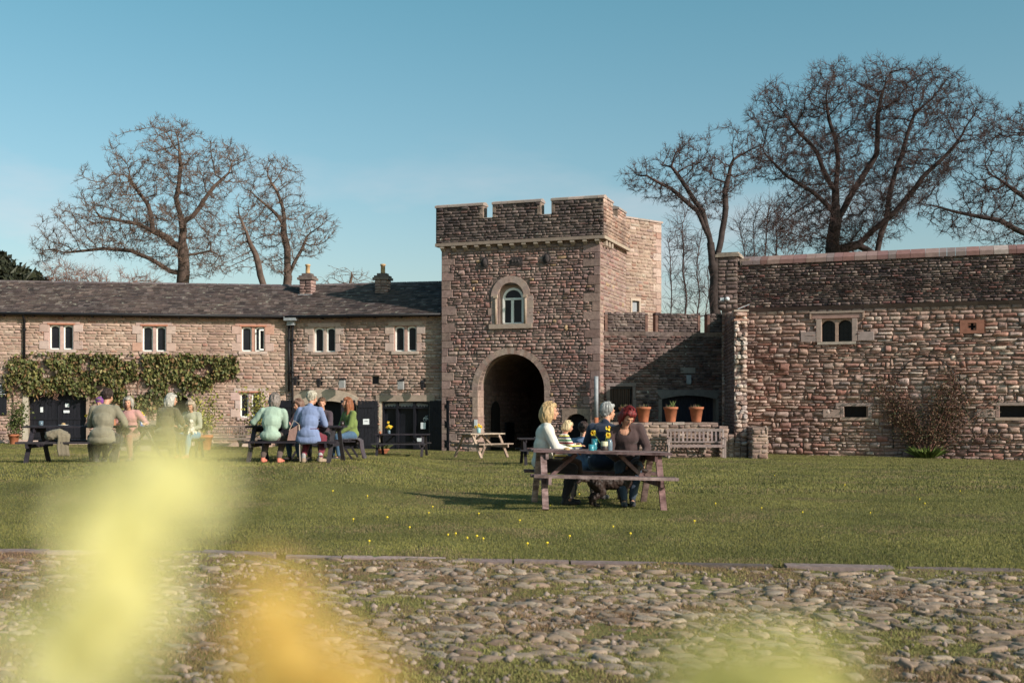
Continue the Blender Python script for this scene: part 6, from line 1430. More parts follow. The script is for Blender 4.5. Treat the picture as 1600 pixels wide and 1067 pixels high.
    B.cap(H(0, .088, .008), H(0, .110, -.028), .009*hq, .0135*hq, 8); B.cap(H(-.03, .080, .022), H(.03, .080, .022), .012*hq, .012*hq, 8); B.cap(H(-.018, .088, -.058), H(.018, .088, -.058), .009*hq, .009*hq, 8)
    for sgn in (-1, 1): B.ell(H(sgn*.075, -.008, -.012), (.012*hq, .02*hq, .03*hq), HM, 8, 6); B.ell(H(sgn*.035, .066, -.028), (.022*hq, .018*hq, .022*hq), HM, 8, 6)
    me = remesh(B, .0088 if voxel < .01 else .012, 1); me.materials.append(skinmat()); link('body', me, T)
    E_ = MB()
    for sgn in (-1, 1): E_ = MB(); E_.ell(H(sgn*.031, .083, .004), (.013*hq, .006*hq, .006*hq), HM, 8, 6); E_.build('eye', [MATC.setdefault('eye', M_plain('eye', (.05, .035, .03), .2, 5, .1, 0))], T, smooth=True)
    E_ = MB(); E_.ell(H(0, .0975, -.06), (.022*hq, .005*hq, .006*hq), HM, 8, 6); E_.build('mouth', [MATC.setdefault('lips', M_plain('lips', (.36, .12, .1), .4, 5, .1, 0))], T, smooth=True)
    # ---- top
    C = MB(); t = .02*q
    C.ell(mid, (.168*q*wide, .135*q, .18*q)); C.ell(neck-dr(lean)*.12*q+V3((0, .005, 0)), (.185*q*wide, .135*q, .16*q)); C.ell(hp+V3((0, -.005, hem)), (.185*q*wide, .148*q, .12*q)); C.cap(sh[0], sh[1], .066*q, .066*q); C.limb([sh[0], neck, sh[1]], [.062*q, .068*q, .062*q]); C.limb([neck-dr(lean)*.12*q, hp+V3((0, 0, .04))], [.12*q, .14*q])
    if collar: C.cap(neck, neck+dr(lean)*.045*q, .066*q, .062*q)
    for i in (0, 1):
        dd = wr[i]-el[i]; C.limb([sh[i], (sh[i]+el[i])/2, el[i], wr[i]-dd*(.06+rollup)], [.076*q, .070*q, .061*q, .045*q+rollup*.03], 11)
    if skirt:   # coat tails or long shirt spread over the seat
        dz = -.10*q if skirt is True else -skirt
        C.ell(hp+V3((0, -.02*q, .03)), (.195*q*wide, .16*q, .14*q))
        for ai in range(11): a = ai/5-1; C.limb([hp+V3((a*.11*q, -.05*q*(1-abs(a)*.5), .04)), hp+V3((a*.165*q, -.10*q*math.sqrt(max(0, 1-a*a*.8)), dz))], [.10*q, .075*q])
    me = remesh(C, voxel*1.3, 3, .011*q, 6, (1, 1, .8), rb.random()*50); me.materials.append(cloth(top[0]+'_fabric', top[1], stripes=stripes)); tp = link(topname, me, T)
    if scoop:
        bm = bmesh.new(); bm.from_mesh(me); ctr = neck+V3((0, .125*q, -.02*q)); bmesh.ops.delete(bm, geom=[v for v in bm.verts if (v.co-ctr).length < .085*q], context='VERTS'); bm.to_mesh(me); bm.free()
    if belt: Bt = MB(); c0 = hp+dr(lean*.5)*.12*q; pts = [(c0+V3((.158*q*wide*math.cos(a), .130*q*math.sin(a), 0))) for a in [i*math.pi/10 for i in range(21)]]; Bt.tube(pts, .016, 6); Bt.build('belt', [cloth('belt_fabric', belt)], T)
    # ---- trousers
    L_ = MB(); L_.ell(hp+V3((0, -.01, -.005)), (.168*q, .13*q, .11*q))
    for i in (0, 1): L_.limb([hj[i], (hj[i]+kn[i])/2, kn[i], (kn[i]+ft[i])/2, ft[i]+V3((0, 0, .03*q))], [.104*q, .097*q, .078*q, .068*q, .050*q if not sock else .044*q], 11)
    me = remesh(L_, voxel*1.4, 3, .009*q, 8, (1, 1, 1), rb.random()*50); me.materials.append(cloth(low[0]+'_fabric', low[1])); link('trousers', me, T)
    for i in (0, 1):
        S = MB(); tv = V3((math.sin(R(toes[i])), math.cos(R(toes[i])), 0)); f0 = ft[i]; kz = f0.z-.09
        if sock: S.cap(f0+V3((0, 0, .06)), f0, .043*q, .042*q, 10); me = remesh(S, .008, 1); me.materials.append(cloth('sock_fabric', sock)); link('sock', me, T); S = MB()
        S.cap(f0+V3((0, 0, -.005)), f0-tv*.015+V3((0, 0, -.055*q)), .044*q, .042*q, 10); S.limb([f0-tv*.02+V3((0, 0, -.055*q)), f0+tv*.10*q+V3((0, 0, -.057*q)), f0+tv*.17*q+V3((0, 0, -.062*q))], [.040*q, .042*q, .034*q], 10)
        me = remesh(S, .011, 1)
        lo = kz+.006
        for v in me.vertices: v.co.z = max(v.co.z, lo)
        me.materials.append(cloth(shoe[0]+'_leather', shoe[1], .6, .2)); sh_ = link('shoe', me, T)
    # ---- hair
    Hm = MB(); st, hcx = hair
    r_ = random.Random(int(hcx[0]*1000)+len(label))
    if st == 'none': pass
    else:
        Hm.ell(H(0, -.026, .046), (.086*hq, .092*hq, .088*hq), HM, 16, 12)
        if st == 'short':
            Hm.ell(H(0, -.05, .005), (.082*hq, .065*hq, .082*hq), HM, 14, 10); Hm.ell(H(0, .035, .085), (.066*hq, .05*hq, .035*hq), HM, 12, 8)
        else:
            ln = {'bob': .13, 'long': .36, 'bowl': .075, 'mid': .2}[st]
            Hm.ell(H(0, .04, .082), (.070*hq, .052*hq, .040*hq), HM, 12, 8)
            if st == 'bowl': Hm.ell(H(0, .06, .055), (.06*hq, .035*hq, .038*hq), HM, 12, 8)
            n = 15
            for i in range(n):
                a = math.pi*(-.12+1.24*i/(n-1)); cx_, cy_ = math.cos(a), -math.sin(a)
                p0 = H(.074*cx_, -.02+.085*cy_, .05); p1 = H(.088*cx_, -.025+.098*cy_, -.03); e_ = r_.uniform(.85, 1.05)*ln
                back = max(0, -cy_)
                p2 = H(.086*cx_, -.03+.10*cy_, -.03-e_*.45) if st != 'long' else p1+V3((0, 0, -e_*.45*q))+(HM @ V3((.0, -.02*back, 0)))
                p3 = H(.07*cx_, -.03+.085*cy_, -.03-e_*.95) if st != 'long' else p1+V3((r_.uniform(-.02, .02), -.045*back, -e_*q))
                Hm.limb([p0, p1, p2, p3], [.03*hq, .027*hq, .024*hq, .012*hq], 8)
        me = remesh(Hm, voxel*1.15, 1, .014*q, 24, (1, 1, .3), 3); me.materials.append(hairmat(('%s_hair' % st)+str(round(hcx[0], 2)), hcx))
        if strands:
            hb = MB(); ln2 = {'short': .02, 'bob': .13, 'long': .36, 'bowl': .075, 'mid': .2}[st]
            for i in range(strands):
                a = r_.uniform(-.35, math.pi+.35); ca, sa = math.cos(a), -math.sin(a); w_ = r_.uniform(.97, 1.06); e_ = ln2*r_.uniform(.6, 1.12); P_ = [H(.02*ca, .02+.03*sa, .132*w_+.004)]
                for th in (.35, .8, 1.2, 1.55): P_.append(H(.088*w_*ca*math.sin(th), -.024+.096*w_*sa*math.sin(th), .046+.090*w_*math.cos(th)))
                for t_ in (.35, .7, 1): P_.append(H((.092-.012*t_)*w_*ca+r_.uniform(-.006, .006), -.027+(.10-.012*t_)*w_*sa, .04-.04*t_-e_*t_))
                hb.tube(P_, [.002, .0035, .004, .004, .0035, .003, .0028, .001], 4, False)
            m3 = hb.mesh('strands', [], True); bm = bmesh.new(); bm.from_mesh(me); bm.from_mesh(m3); bm.to_mesh(me); bm.free()
        link('hair', me, T)
    if hat:
        K = MB(); K.ell(H(0, -.015, .05), (.094*hq, .103*hq, .085*hq), HM, 14, 10); K.cap(H(-.07, -.01, .045), H(.07, -.01, .045), .03*hq, .03*hq); me = remesh(K, .01, 2, .01, 20); me.materials.append(cloth('knit_hat', hat)); link('hat', me, T)
    return T, dict(H=H, hp=hp, neck=neck, wr=wr, hc=hc, el=el)
def on_table(M, lx, ly): return M @ Vector((lx, ly, 0))
def put(M, lx, ly, face):   # world pos/rot of someone at local position facing local angle (deg, 0 = +y local)
    p = M @ Vector((lx, ly, 0)); return p.x, p.y, M.to_euler().z+R(face)
zN = g(1.2, 16)
# --- near table: bench on the far side (local y = +.62); facing the camera = face 180
far = .62
x, y, a = put(NTM, -.70, far-.06, -88)
bw_, bi = person('blonde woman in a cream jumper with a toddler on her lap at the near table', x, y, zN, a, .48, 1.07, 6, 0, 0, -2, hands=((-.10, .34, .80), (.22, .40, .78)), knees=((-.06, .42, .52), (.14, .42, .52)), feet=((-.06, .36, .09), (.20, .30, .09)), top=('cream_jumper', (.62, .57, .50)), low=('black_trousers', (.02, .018, .022)), shoe=('black_boots', (.015, .013, .014)), hair=('bob', (.46, .31, .16)), voxel=.009)
x, y, a = put(NTM, -.43, far-.08, -80)
person('blond toddler in a striped jumper sitting on the blonde woman\'s lap', x, y, zN, a, .60, .66, 10, 0, 0, -14, hands=((-.06, .24, .86), (.10, .26, .84)), knees=((-.08, .24, .60), (.08, .24, .60)), feet=((-.08, .27, .40), (.08, .27, .40)), top=('striped_jumper', (.6, .55, .5)), low=('brown_cords', (.06, .04, .035)), shoe=('toddler_shoes', (.03, .025, .03)), hair=('bowl', (.50, .38, .23)), voxel=.007, stripes=(7, [(.62, .57, .5), (.30, .04, .05), (.6, .55, .48), (.05, .2, .09), (.62, .57, .5), (.03, .04, .12), (.6, .5, .1)]))
x, y, a = put(NTM, .58, far+.0, 172)
person('red haired woman in a dark brown cardigan bending over the near table', x, y, zN, a, .48, 1.08, 17, 7, 20, -42, roll=-8, hands=((-.16, .28, .62), (.12, .30, .60)), knees=((-.10, .40, .56), (.15, .38, .56)), feet=((-.02, .56, .10), (.10, .66, .10)), top=('brown_cardigan', (.060, .036, .036)), low=('dark_jeans', (.035, .05, .075)), shoe=('black_trainers', (.02, .02, .024)), hair=('bob', (.15, .018, .018)), voxel=.009, topname='cardigan', wide=1.08, scoop=True)
x, y, a = put(NTM, .22, far+.28, -30)
person('grey haired man in a navy jacket with his back turned at the near table', x, y, zN, a, .465, 1.09, 10, 3, -30, -4, hands=((-.2, .38, .72), (.22, .36, .70)), knees=((-.14, .45, .53), (.14, .45, .53)), top=('navy_jacket', (.016, .024, .046)), low=('navy_trousers', (.016, .021, .036)), hair=('short', (.36, .35, .34)), voxel=.009, topname='jacket', wide=1.08, collar=True)
x, y, a = put(NTM, -.0, far+.42, -10)
person('dark haired child in pale blue, mostly hidden behind the daffodils', x-.02, y+.35, zN, a, .40, .84, 8, 0, -20, -10, hands=((-.1, .3, .66), (.16, .3, .74)), top=('pale_blue_top', (.11, .16, .26)), low=('grey_leggings', (.05, .05, .06)), hair=('short', (.05, .03, .025)), voxel=.01, topname='top')
x, y, _ = put(NTM, -.0, far+.42, 0); ms = MB(); ms.box((0, 0, .375), (.38, .38, .045)); 
ST3 = empty('wooden_stool', (x-.02, y+.35, zN), 0, 'small wooden stool under the dark haired child', 'stool'); ms.build('seat', [MT['woodgrey']], ST3)
for sx_ in (-1, 1):
    for sy_ in (-1, 1): ms = MB(); ms.bar((sx_*.16, sy_*.16, 0), (sx_*.14, sy_*.14, .355), .04, .04, up=(1, 0, 0)); ms.build('leg', [MT['woodgrey']], ST3)
# dog under the near table
def dog(label, x, y, z, rz, c, s=1, lying=False, head_up=.0, name='dog'):
    T = empty(name, (x, y, z), rz, label, 'dog'); B = MB(); h = .36*s
    if lying: h = .17*s
    B.limb([(0, -.26*s, h+.02*s), (0, 0, h), (0, .22*s, h+.02*s)], [.11*s, .115*s, .135*s]); B.limb([(0, .26*s, h+.07*s), (0, .36*s, h+.17*s+head_up)], [.09*s, .075*s]); hd = Vector((0, .41*s, h+.2*s+head_up)); B.ell(hd, (.075*s, .085*s, .075*s)); B.limb([hd+Vector((0, .05*s, -.015*s)), hd+Vector((0, .15*s, -.04*s))], [.045*s, .028*s])
    for q in (-1, 1):
        B.limb([hd+Vector((q*.06*s, -.01*s, .03*s)), hd+Vector((q*.09*s, 0, -.07*s))], [.025*s, .018*s])
        if lying: B.limb([(q*.08*s, .2*s, .12*s), (q*.09*s, .42*s, .035*s)], [.05*s, .03*s]); B.limb([(q*.1*s, -.22*s, .14*s), (q*.15*s, -.05*s, .05*s), (q*.15*s, -.2*s, .035*s)], [.08*s, .05*s, .03*s])
        else: B.limb([(q*.075*s, .2*s, h-.03*s), (q*.075*s, .19*s, .17*s), (q*.075*s, .21*s, .03*s), (q*.075*s, .25*s, .025*s)], [.06*s, .035*s, .026*s, .026*s]); B.limb([(q*.08*s, -.24*s, h-.02*s), (q*.085*s, -.16*s, h*.6), (q*.085*s, -.3*s, h*.36), (q*.085*s, -.27*s, .03*s), (q*.085*s, -.22*s, .025*s)], [.08*s, .055*s, .03*s, .025*s, .025*s])
    B.limb([(0, -.34*s, h+.03*s), (.04*s, -.47*s, h+.06*s), (.06*s, -.55*s, h+.0*s)], [.035*s, .04*s, .02*s])
    me = remesh(B, .011, 1, .014*s, 30, (1, 1, .5), 4); me.materials.append(hairmat(name+'_fur'+str(round(c[0], 2)), c)); link('body', me, T)
    e = MB(); e.ell(hd+Vector((0, .175*s, -.035*s)), .014*s, n=8, k=6); e.build('nose', [MATC['eye']], T)
    for q in (-1, 1): e = MB(); e.ell(hd+Vector((q*.032*s, .075*s, .015*s)), .009*s, n=8, k=6); e.build('eye', [MATC['eye']], T)
    return T
x, y, a = put(NTM, .22, .1, -80); dog('shaggy dark brown dog standing under the near picnic table', x, y, zN, a, (.035, .022, .018), .95)

# --- centre-left table
M2 = Matrix.Translation((T2p[0], T2p[1], g(*T2p))) @ Matrix.Rotation(R(-4), 4, 'Z'); z2 = g(*T2p)
x, y, a = put(M2, -.38, -.66, 4)
person('grey bobbed woman in a mint green jumper, seen from behind at the centre left table', x, y, z2, a, .46, 1.10, 18, 3, 18, -16, roll=6, hands=((-.42, .40, .80), (.08, .40, .82)), knees=((-.16, .42, .50), (.18, .42, .50)), feet=((-.17, .06, .10), (.18, -.02, .10)), toes=(8, 14), top=('mint_jumper', (.30, .385, .31)), low=('brown_trousers', (.10, .07, .06)), shoe=('coral_trainers', (.62, .18, .12)), hair=('bob', (.20, .16, .14)), voxel=.010, wide=1.12, hem=.0)
x, y, a = put(M2, .42, -.66, 0)
person('white haired woman in a belted blue shirt, seen from behind at the centre left table', x, y, z2, a, .46, 1.12, 14, 0, -32, -10, hands=((-.16, .38, .82), (.12, .38, .82)), knees=((-.14, .42, .50), (.22, .38, .50)), feet=((-.12, .04, .10), (.28, -.16, .12)), toes=(0, 22), top=('blue_shirt', (.17, .21, .35)), low=('maroon_leggings', (.15, .02, .035)), shoe=('tan_boots', (.30, .21, .15)), hair=('short', (.52, .46, .37)), voxel=.010, wide=1.08, topname='shirt', belt=(.08, .02, .02), skirt=.10, collar=True, sock=(.35, .33, .33))
x, y, a = put(M2, .06, .66, 150)
person('woman with long wavy brown hair behind the centre left table', x, y, z2, a, .45, 1.0, 22, 0, -20, -18, hands=((-.2, .4, .80), (.2, .4, .80)), top=('pink_top', (.45, .2, .18)), low=('blue_jeans', (.06, .11, .18)), hair=('long', (.17, .095, .07)), voxel=.011, topname='top')
x, y, a = put(M2, .42, .70, 165)
person('woman with tied back brown hair half hidden behind the blue shirt', x, y, z2, a, .45, .98, 10, 0, 30, -6, top=('dark_top', (.06, .04, .05)), hair=('short', (.15, .08, .05)), voxel=.012, topname='top')
M3 = Matrix.Translation((T3p[0], T3p[1], g(*T3p))) @ Matrix.Rotation(R(93), 4, 'Z'); z3 = g(*T3p)
x, y, a = put(M3, -.45, -.66, 34)
person('laughing woman with long auburn hair in a green jumper, facing left on the blanket', x, y, z3, a, .47, 1.03, 10, 0, -12, 4, hands=((-.12, .34, .62), (.14, .34, .62)), knees=((-.10, .43, .53), (.12, .43, .53)), top=('green_jumper', (.15, .19, .055)), low=('blue_jeans', (.06, .11, .18)), hair=('long', (.24, .085, .04)), voxel=.011)
# blanket over the bench end
def blanket(label, M, x0, x1, yy, z0, c, name='blanket'):
    v = []; f = []; n, m = 16, 14
    for i in range(n+1):
        for j in range(m+1):
            u = x0+(x1-x0)*i/n; t = j/m; fold = .025*math.sin(i*1.9+j*.4)+.012*math.sin(i*4.1)
            if t < .45: p = (u, yy+.16-t/.45*.34, z0+.03+fold*.3)
            else: q = (t-.45)/.55; p = (u+.03*math.sin(q*3+i), yy-.18-.03-fold-q*.10, max(.012, z0+.03-q*(z0-.01)))
            v.append(tuple(M @ Vector(p)))
    for i in range(n):
        for j in range(m): a = i*(m+1)+j; f.append((a, a+1, a+m+2, a+m+1))
    b = MB(); b.add(v, f); o = b.build(name, [cloth('plum_blanket', (.055, .038, .048))], smooth=True); s = o.modifiers.new('t', 'SOLIDIFY'); s.thickness = .012; tag(o, label, 'blanket')
blanket('dark plum blanket hanging over the bench below the green jumper', M3, -.95, -.25, -.66, .45, None)
# bag with papers beside blue shirt
# --- left group
M6 = Matrix.Translation((T6p[0], T6p[1], g(*T6p))) @ Matrix.Rotation(R(4), 4, 'Z'); z6 = g(*T6p)
x, y, a = put(M6, .62, -.66, -4)
person('dark haired man in a grey tweed jacket with his back to the camera', x, y, z6, a, .45, 1.18, 20, 0, -14, -14, hands=((-.12, .42, .84), (.24, .42, .84)), knees=((-.2, .42, .50), (.2, .42, .50)), feet=((-.17, .12, .10), (.17, .08, .10)), top=('grey_tweed', (.20, .175, .125)), low=('black_trousers', (.02, .018, .022)), hair=('short', (.05, .025, .025)), voxel=.012, wide=1.12, topname='jacket', skirt=.08)
x, y, a = put(M6, .86, .62, 172)
person('grey haired woman with a pink sleeve beyond the man in tweed', x, y, z6, a, .45, 1.0, 14, 0, 10, -12, hands=((-.42, .32, .80), (.1, .3, .80)), top=('pink_cardigan', (.42, .21, .2)), low=('floral_skirt', (.2, .1, .08)), hair=('bob', (.33, .29, .25)), voxel=.012, topname='cardigan')
x, y, a = put(M6, .28, .64, 180)
person('person in a purple knitted hat behind the daffodil vase', x, y, z6, a, .45, 1.0, 16, 0, -10, -14, top=('orange_print_top', (.32, .13, .07)), low=('dark_trousers', (.03, .03, .035)), hair=('short', (.2, .15, .12)), voxel=.012, hat=(.18, .05, .22), topname='top')
M7 = Matrix.Translation((T7p[0], T7p[1], g(*T7p))) @ Matrix.Rotation(R(86), 4, 'Z'); z7 = g(*T7p)
x, y, a = put(M7, -.5, -.66, -100)
person('grey haired woman in a long olive coat on the bench end', x, y, z7, a, .46, 1.12, 14, 0, -40, -8, hands=((-.1, .38, .76), (.26, .3, .78)), knees=((-.12, .42, .50), (.12, .42, .50)), top=('olive_coat', (.075, .062, .035)), low=('black_trousers', (.02, .018, .022)), shoe=('grey_trainers', (.08, .06, .06)), hair=('bob', (.40, .37, .33)), voxel=.012, topname='coat', skirt=.26, hem=-.02)
x, y, a = put(M7, -.1, -.78, -128)
x2, y2 = at(302, 26.6); 
person('person in turned up blue jeans and pale top holding a small white dog', x2, y2, z7, R(168), .45, .98, 10, 0, 16, -30, hands=((-.05, .26, .66), (.14, .28, .70)), knees=((-.08, .38, .52), (.12, .38, .52)), feet=((-.06, .42, .09), (.17, .42, .09)), toes=(10, -14), top=('sage_top', (.30, .29, .22)), low=('bright_jeans', (.10, .21, .32)), shoe=('red_canvas_shoes', (.32, .09, .08)), hair=('bob', (.38, .3, .22)), voxel=.012, topname='top', sock=(.5, .45, .42))
st = empty('wooden_stool', (x2, y2, z7), R(168), 'dark stool carrying the person in blue jeans', 'stool'); m = MB(); m.box((0, 0, .42), (.4, .38, .05)); m.build('seat', [MT['black']], st)
for sx_ in (-1, 1):
    for sy_ in (-1, 1): m = MB(); m.bar((sx_*.16, sy_*.15, 0), (sx_*.14, sy_*.13, .395), .045, .045, up=(1, 0, 0)); m.build('leg', [MT['black']], st)
dq = Vector((x2, y2, z7))+Matrix.Rotation(R(168), 3, 'Z') @ Vector((.02, .26, .55)); dog('small curly white dog held on the lap of the person in jeans', dq.x+.10, dq.y, dq.z, R(192), (.62, .56, .48), .62, True, .08, 'white_dog')

# ------------------------------------------------------------------ things on the tables
MT['teal'] = M_plain('teal_glaze', (.04, .22, .27), .3, 5, .08, 0, spec=.5); MT['cream'] = M_plain('cream_glaze', (.55, .5, .34), .35, 5, .05, 0, spec=.5); MT['brownglaze'] = M_plain('brown_glaze', (.035, .02, .018), .3, 5, .1, 0, spec=.5); MT['petal'] = M_plain('daffodil_yellow', (.78, .58, .06), .6, 20, .12, 0); MT['petal2'] = M_plain('trumpet_orange', (.80, .42, .03), .6, 20, .1, 0); MT['stemg'] = M_plain('daffodil_green', (.12, .19, .05), .6, 12, .2, 0); MT['plate'] = M_plain('dark_blue_plate', (.04, .07, .11), .3, 5, .1, 0, spec=.5); MT['cake'] = M_plain('cake_crumb', (.42, .28, .14), .9, 30, .3, .5); MT['pale'] = M_plain('white_china', (.6, .58, .54), .3, 5, .05, 0, spec=.5); MT['jar'] = M_plain('blue_grey_glass', (.12, .16, .2), .2, 5, .2, 0, spec=.5)
def mug(M, lx, ly, lz, label, mat='teal', h=.095, r=.04):
    p = M @ Vector((lx, ly, lz)); T = empty('mug', p, rb.uniform(0, 3), label, 'mug'); m = MB(); m.smooth = True; m.lathe([(r*.9, 0), (r, .01), (r, h), (r*.9, h), (r*.88, .015), (.002, .012)], (0, 0, 0), 16); m.build('cup', [MT[mat]], T)
    m = MB(); m.smooth = True; m.tube([(r*.95, 0, h*.8), (r+.03, 0, h*.78), (r+.038, 0, h*.5), (r+.025, 0, h*.25), (r*.95, 0, h*.2)], .006, 6); m.build('handle', [MT[mat]], T)
def plate(M, lx, ly, lz, label, mat='plate', cake=True, R_=.1):
    p = M @ Vector((lx, ly, lz)); T = empty('plate', p, 0, label, 'plate'); m = MB(); m.smooth = True; m.lathe([(R_*.6, 0), (R_, .014), (R_*.97, .018), (R_*.6, .006), (.001, .006)], (0, 0, 0), 20); m.build('dish', [MT[mat]], T)
    if cake:
        m = MB(); m.ell((0, 0, .03), (R_*.45, R_*.36, .028), n=10, k=6); o = m.build('cake_piece', [MT['cake']], None, smooth=True); o.location = p; tag(o, 'piece of cake lying on the '+label, 'cake')
def daff_mesh(mb_p, mb_t, mb_s, base, top, facing, s=1.0, bend=.3):
    """one daffodil: stem to mb_s, petals to mb_p, trumpet to mb_t"""
    base = Vector(base); top = Vector(top); f = Vector(facing).normalized(); mb_s.smooth = True; mb_s.tube([base, base+(top-base)*.6, top-Vector((0, 0, .004))*s, top+f*.012*s], .0035*s, 6)
    c = top+f*.014*s; a = f.orthogonal().normalized(); b = f.cross(a)
    for i in range(6):
        t = i*math.pi/3+.2; d = a*math.cos(t)+b*math.sin(t); sd = f.cross(d); L = .033*s; W = .019*s; k = -.15 if i % 2 else .12
        mb_p.add([c, c+d*L*.4+sd*W*.8+f*L*.1, c+d*L*.8+sd*W*.75+f*L*(k+.05), c+d*L*1.08+f*L*k, c+d*L*.8-sd*W*.75+f*L*(k+.05), c+d*L*.4-sd*W*.8+f*L*.1, c+d*L*.6+f*L*.02], [(0, 1, 6), (1, 2, 6), (2, 3, 6), (3, 4, 6), (4, 5, 6), (5, 0, 6)])
    vs = []; n = 14; P = [(.0055, 0), (.0085, .010), (.010, .02), (.0125, .028), (.0165, .031)]
    for r, h in P:
        for k in range(n): t = 2*math.pi*k/n; rr = r*(1+(.14*math.cos(k*math.pi) if r > .014 else 0)); vs.append(c+(a*math.cos(t)+b*math.sin(t))*rr*s+f*h*s)
    mb_t.add(vs, [(i*n+k, i*n+(k+1) % n, (i+1)*n+(k+1) % n, (i+1)*n+k) for i in range(len(P)-1) for k in range(n)]); mb_s.smooth = False
def vase(M, lx, ly, lz, label, fl, prof=None, mat='cream', dark=None, s=1.0):
    p = M @ Vector((lx, ly, lz)); T = empty('daffodil_vase', p, 0, label, 'vase'); m = MB(); m.smooth = True; m.lathe(prof or [(.045, 0), (.05, .01), (.05, .11), (.044, .12), (.04, .118)], (0, 0, 0), 16); m.build('vase', [MT[mat]], T)
    if dark: m = MB(); m.smooth = True; m.lathe([(.0505, .002), (.0515, .012), (.0515, .07), (.0505, .072)], (0, 0, 0), 16); m.build('dark_glaze_band', [MT[dark]], T)
    for (dx, dy, dz, fx, fy, fz) in fl:
        a, b, c = MB(), MB(), MB(); daff_mesh(a, b, c, (dx*.15, dy*.15, .05), (dx, dy, dz), (fx, fy, fz), s)
        o = a.build('petals', [MT['petal']], T, smooth=True); b.build('trumpet', [MT['petal2']], o, smooth=True); c.build('stem', [MT['stemg']], T)
FL = [(-.03, 0, .24, -.5, -1, .1), (.05, -.02, .22, .3, -1, 0), (.0, .04, .27, .1, -1, .3), (-.06, .02, .21, -1, -.4, .1), (.06, .03, .24, 1, -.3, .2)]
TZn = .79
mug(NTM, -.10, -.16, TZn, 'teal mug with handle on the near table')
T = empty('tall_glass', NTM @ Vector((-.03, .0, TZn)), 0, 'tall teal tumbler behind the mug on the near table', 'glass'); m = MB(); m.smooth = True; m.lathe([(.03, 0), (.038, .01), (.042, .17), (.038, .17), (.03, .02), (.002, .02)], (0, 0, 0), 14); m.build('tumbler', [MT['teal']], T)
vase(NTM, .10, -.06, TZn, 'cream and brown vase of daffodils on the near table', [(-.15, -.02, .255, -.5, -1, .0), (.055, -.03, .22, -.3, -1, .1), (.04, .03, .30, .5, -.4, .6)], [(.045, 0), (.05, .01), (.05, .125), (.046, .135), (.04, .13)], 'cream', 'brownglaze', 1.25)
T = empty('glass_jar', NTM @ Vector((.19, .05, TZn)), 0, 'blue grey glass jar right of the daffodil vase', 'jar'); m = MB(); m.smooth = True; m.lathe([(.04, 0), (.045, .01), (.045, .12), (.035, .14), (.035, .16), (.03, .16), (.002, .01)], (0, 0, 0), 14); m.build('jar', [MT['jar']], T)
plate(NTM, -.44, -.14, TZn, 'dark blue plate before the toddler on the near table')
vase(M6, .22, .0, .76, 'glass vase of small daffodils left of the man in tweed', FL+[(-.1, 0, .2, -.7, -1, 0), (-.02, -.04, .19, 0, -1, 0)], None, 'jar', None, 1.0)
plate(M6, -.36, .05, .76, 'grey plate near the left end of the leftmost table', 'pale')
mug(M6, -.82, .1, .76, 'grey mug at the far left end of the leftmost table', 'jar')
vase(M7, -.3, .12, .76, 'cream vase of daffodils left of the olive coat', FL, None, 'cream', None, .95)
vase(M7, .5, .3, .76, 'daffodils showing beside the pink sleeve', FL[:3], None, 'jar', None, .95)
T = empty('drink_carton', M7 @ Vector((-.55, -.15, .76)), .3, 'blue drinks carton next to the olive coat', 'carton'); m = MB(); m.box((0, 0, .09), (.1, .07, .18)); m.hexa([(-.05, -.035, .18), (.05, -.035, .18), (.05, .035, .18), (-.05, .035, .18), (-.05, -.004, .22), (.05, -.004, .22), (.05, .004, .22), (-.05, .004, .22)]); m.build('box', [M_plain('blue_card', (.05, .12, .4), .5, 5, .1)], T); m = MB(); m.box((0, -.037, .07), (.07, .004, .07)); m.build('label_patch', [MT['paper']], T)
plate(M7, -.2, -.1, .76, 'pale plate on the end on table at the left', 'pale', False)
M5 = Matrix.Translation((T5p[0], T5p[1], -.2)) @ Matrix.Rotation(R(38), 4, 'Z'); M4 = Matrix.Translation((T4p[0], T4p[1], g(*T4p)))
vase(M5, -.1, .0, .76, 'pale blue jug of daffodils on the tan picnic table', [(-.08, 0, .2, -.7, -1, .1), (.06, 0, .2, .4, -1, 0), (0, .0, .24, 0, -1, .2)], [(.05, 0), (.06, .02), (.065, .12), (.06, .16), (.05, .16)], 'ltblue' if 'ltblue' in MT else MT.setdefault('ltblue', M_plain('pale_blue_glaze', (.30, .48, .5), .3, 5, .05, 0)) and 'ltblue', None, 1.5)
vase(M4, -.45, .05, .76, 'jar of daffodils on the empty black table by the cafe', FL+[(-.02, 0, .38, -.2, -1, .6)], None, 'jar', None, 1.4)
mug(M4, -.75, .0, .76, 'small orange brown mug on the empty black table by the cafe', 'terra')
mug(M2, .95, .1, .76, 'dark mug at the right end of the centre left table', 'brownglaze')
M8 = Matrix.Translation((T8p[0], T8p[1], g(*T8p))) @ Matrix.Rotation(R(5), 4, 'Z')
plate(M8, .0, 0, .76, 'stack of white crockery on the shaded table behind the blonde woman', 'pale', False, .14)
mug(M8, .18, -.1, .76, 'white cup on the shaded table behind the blonde woman', 'pale', .12, .06)
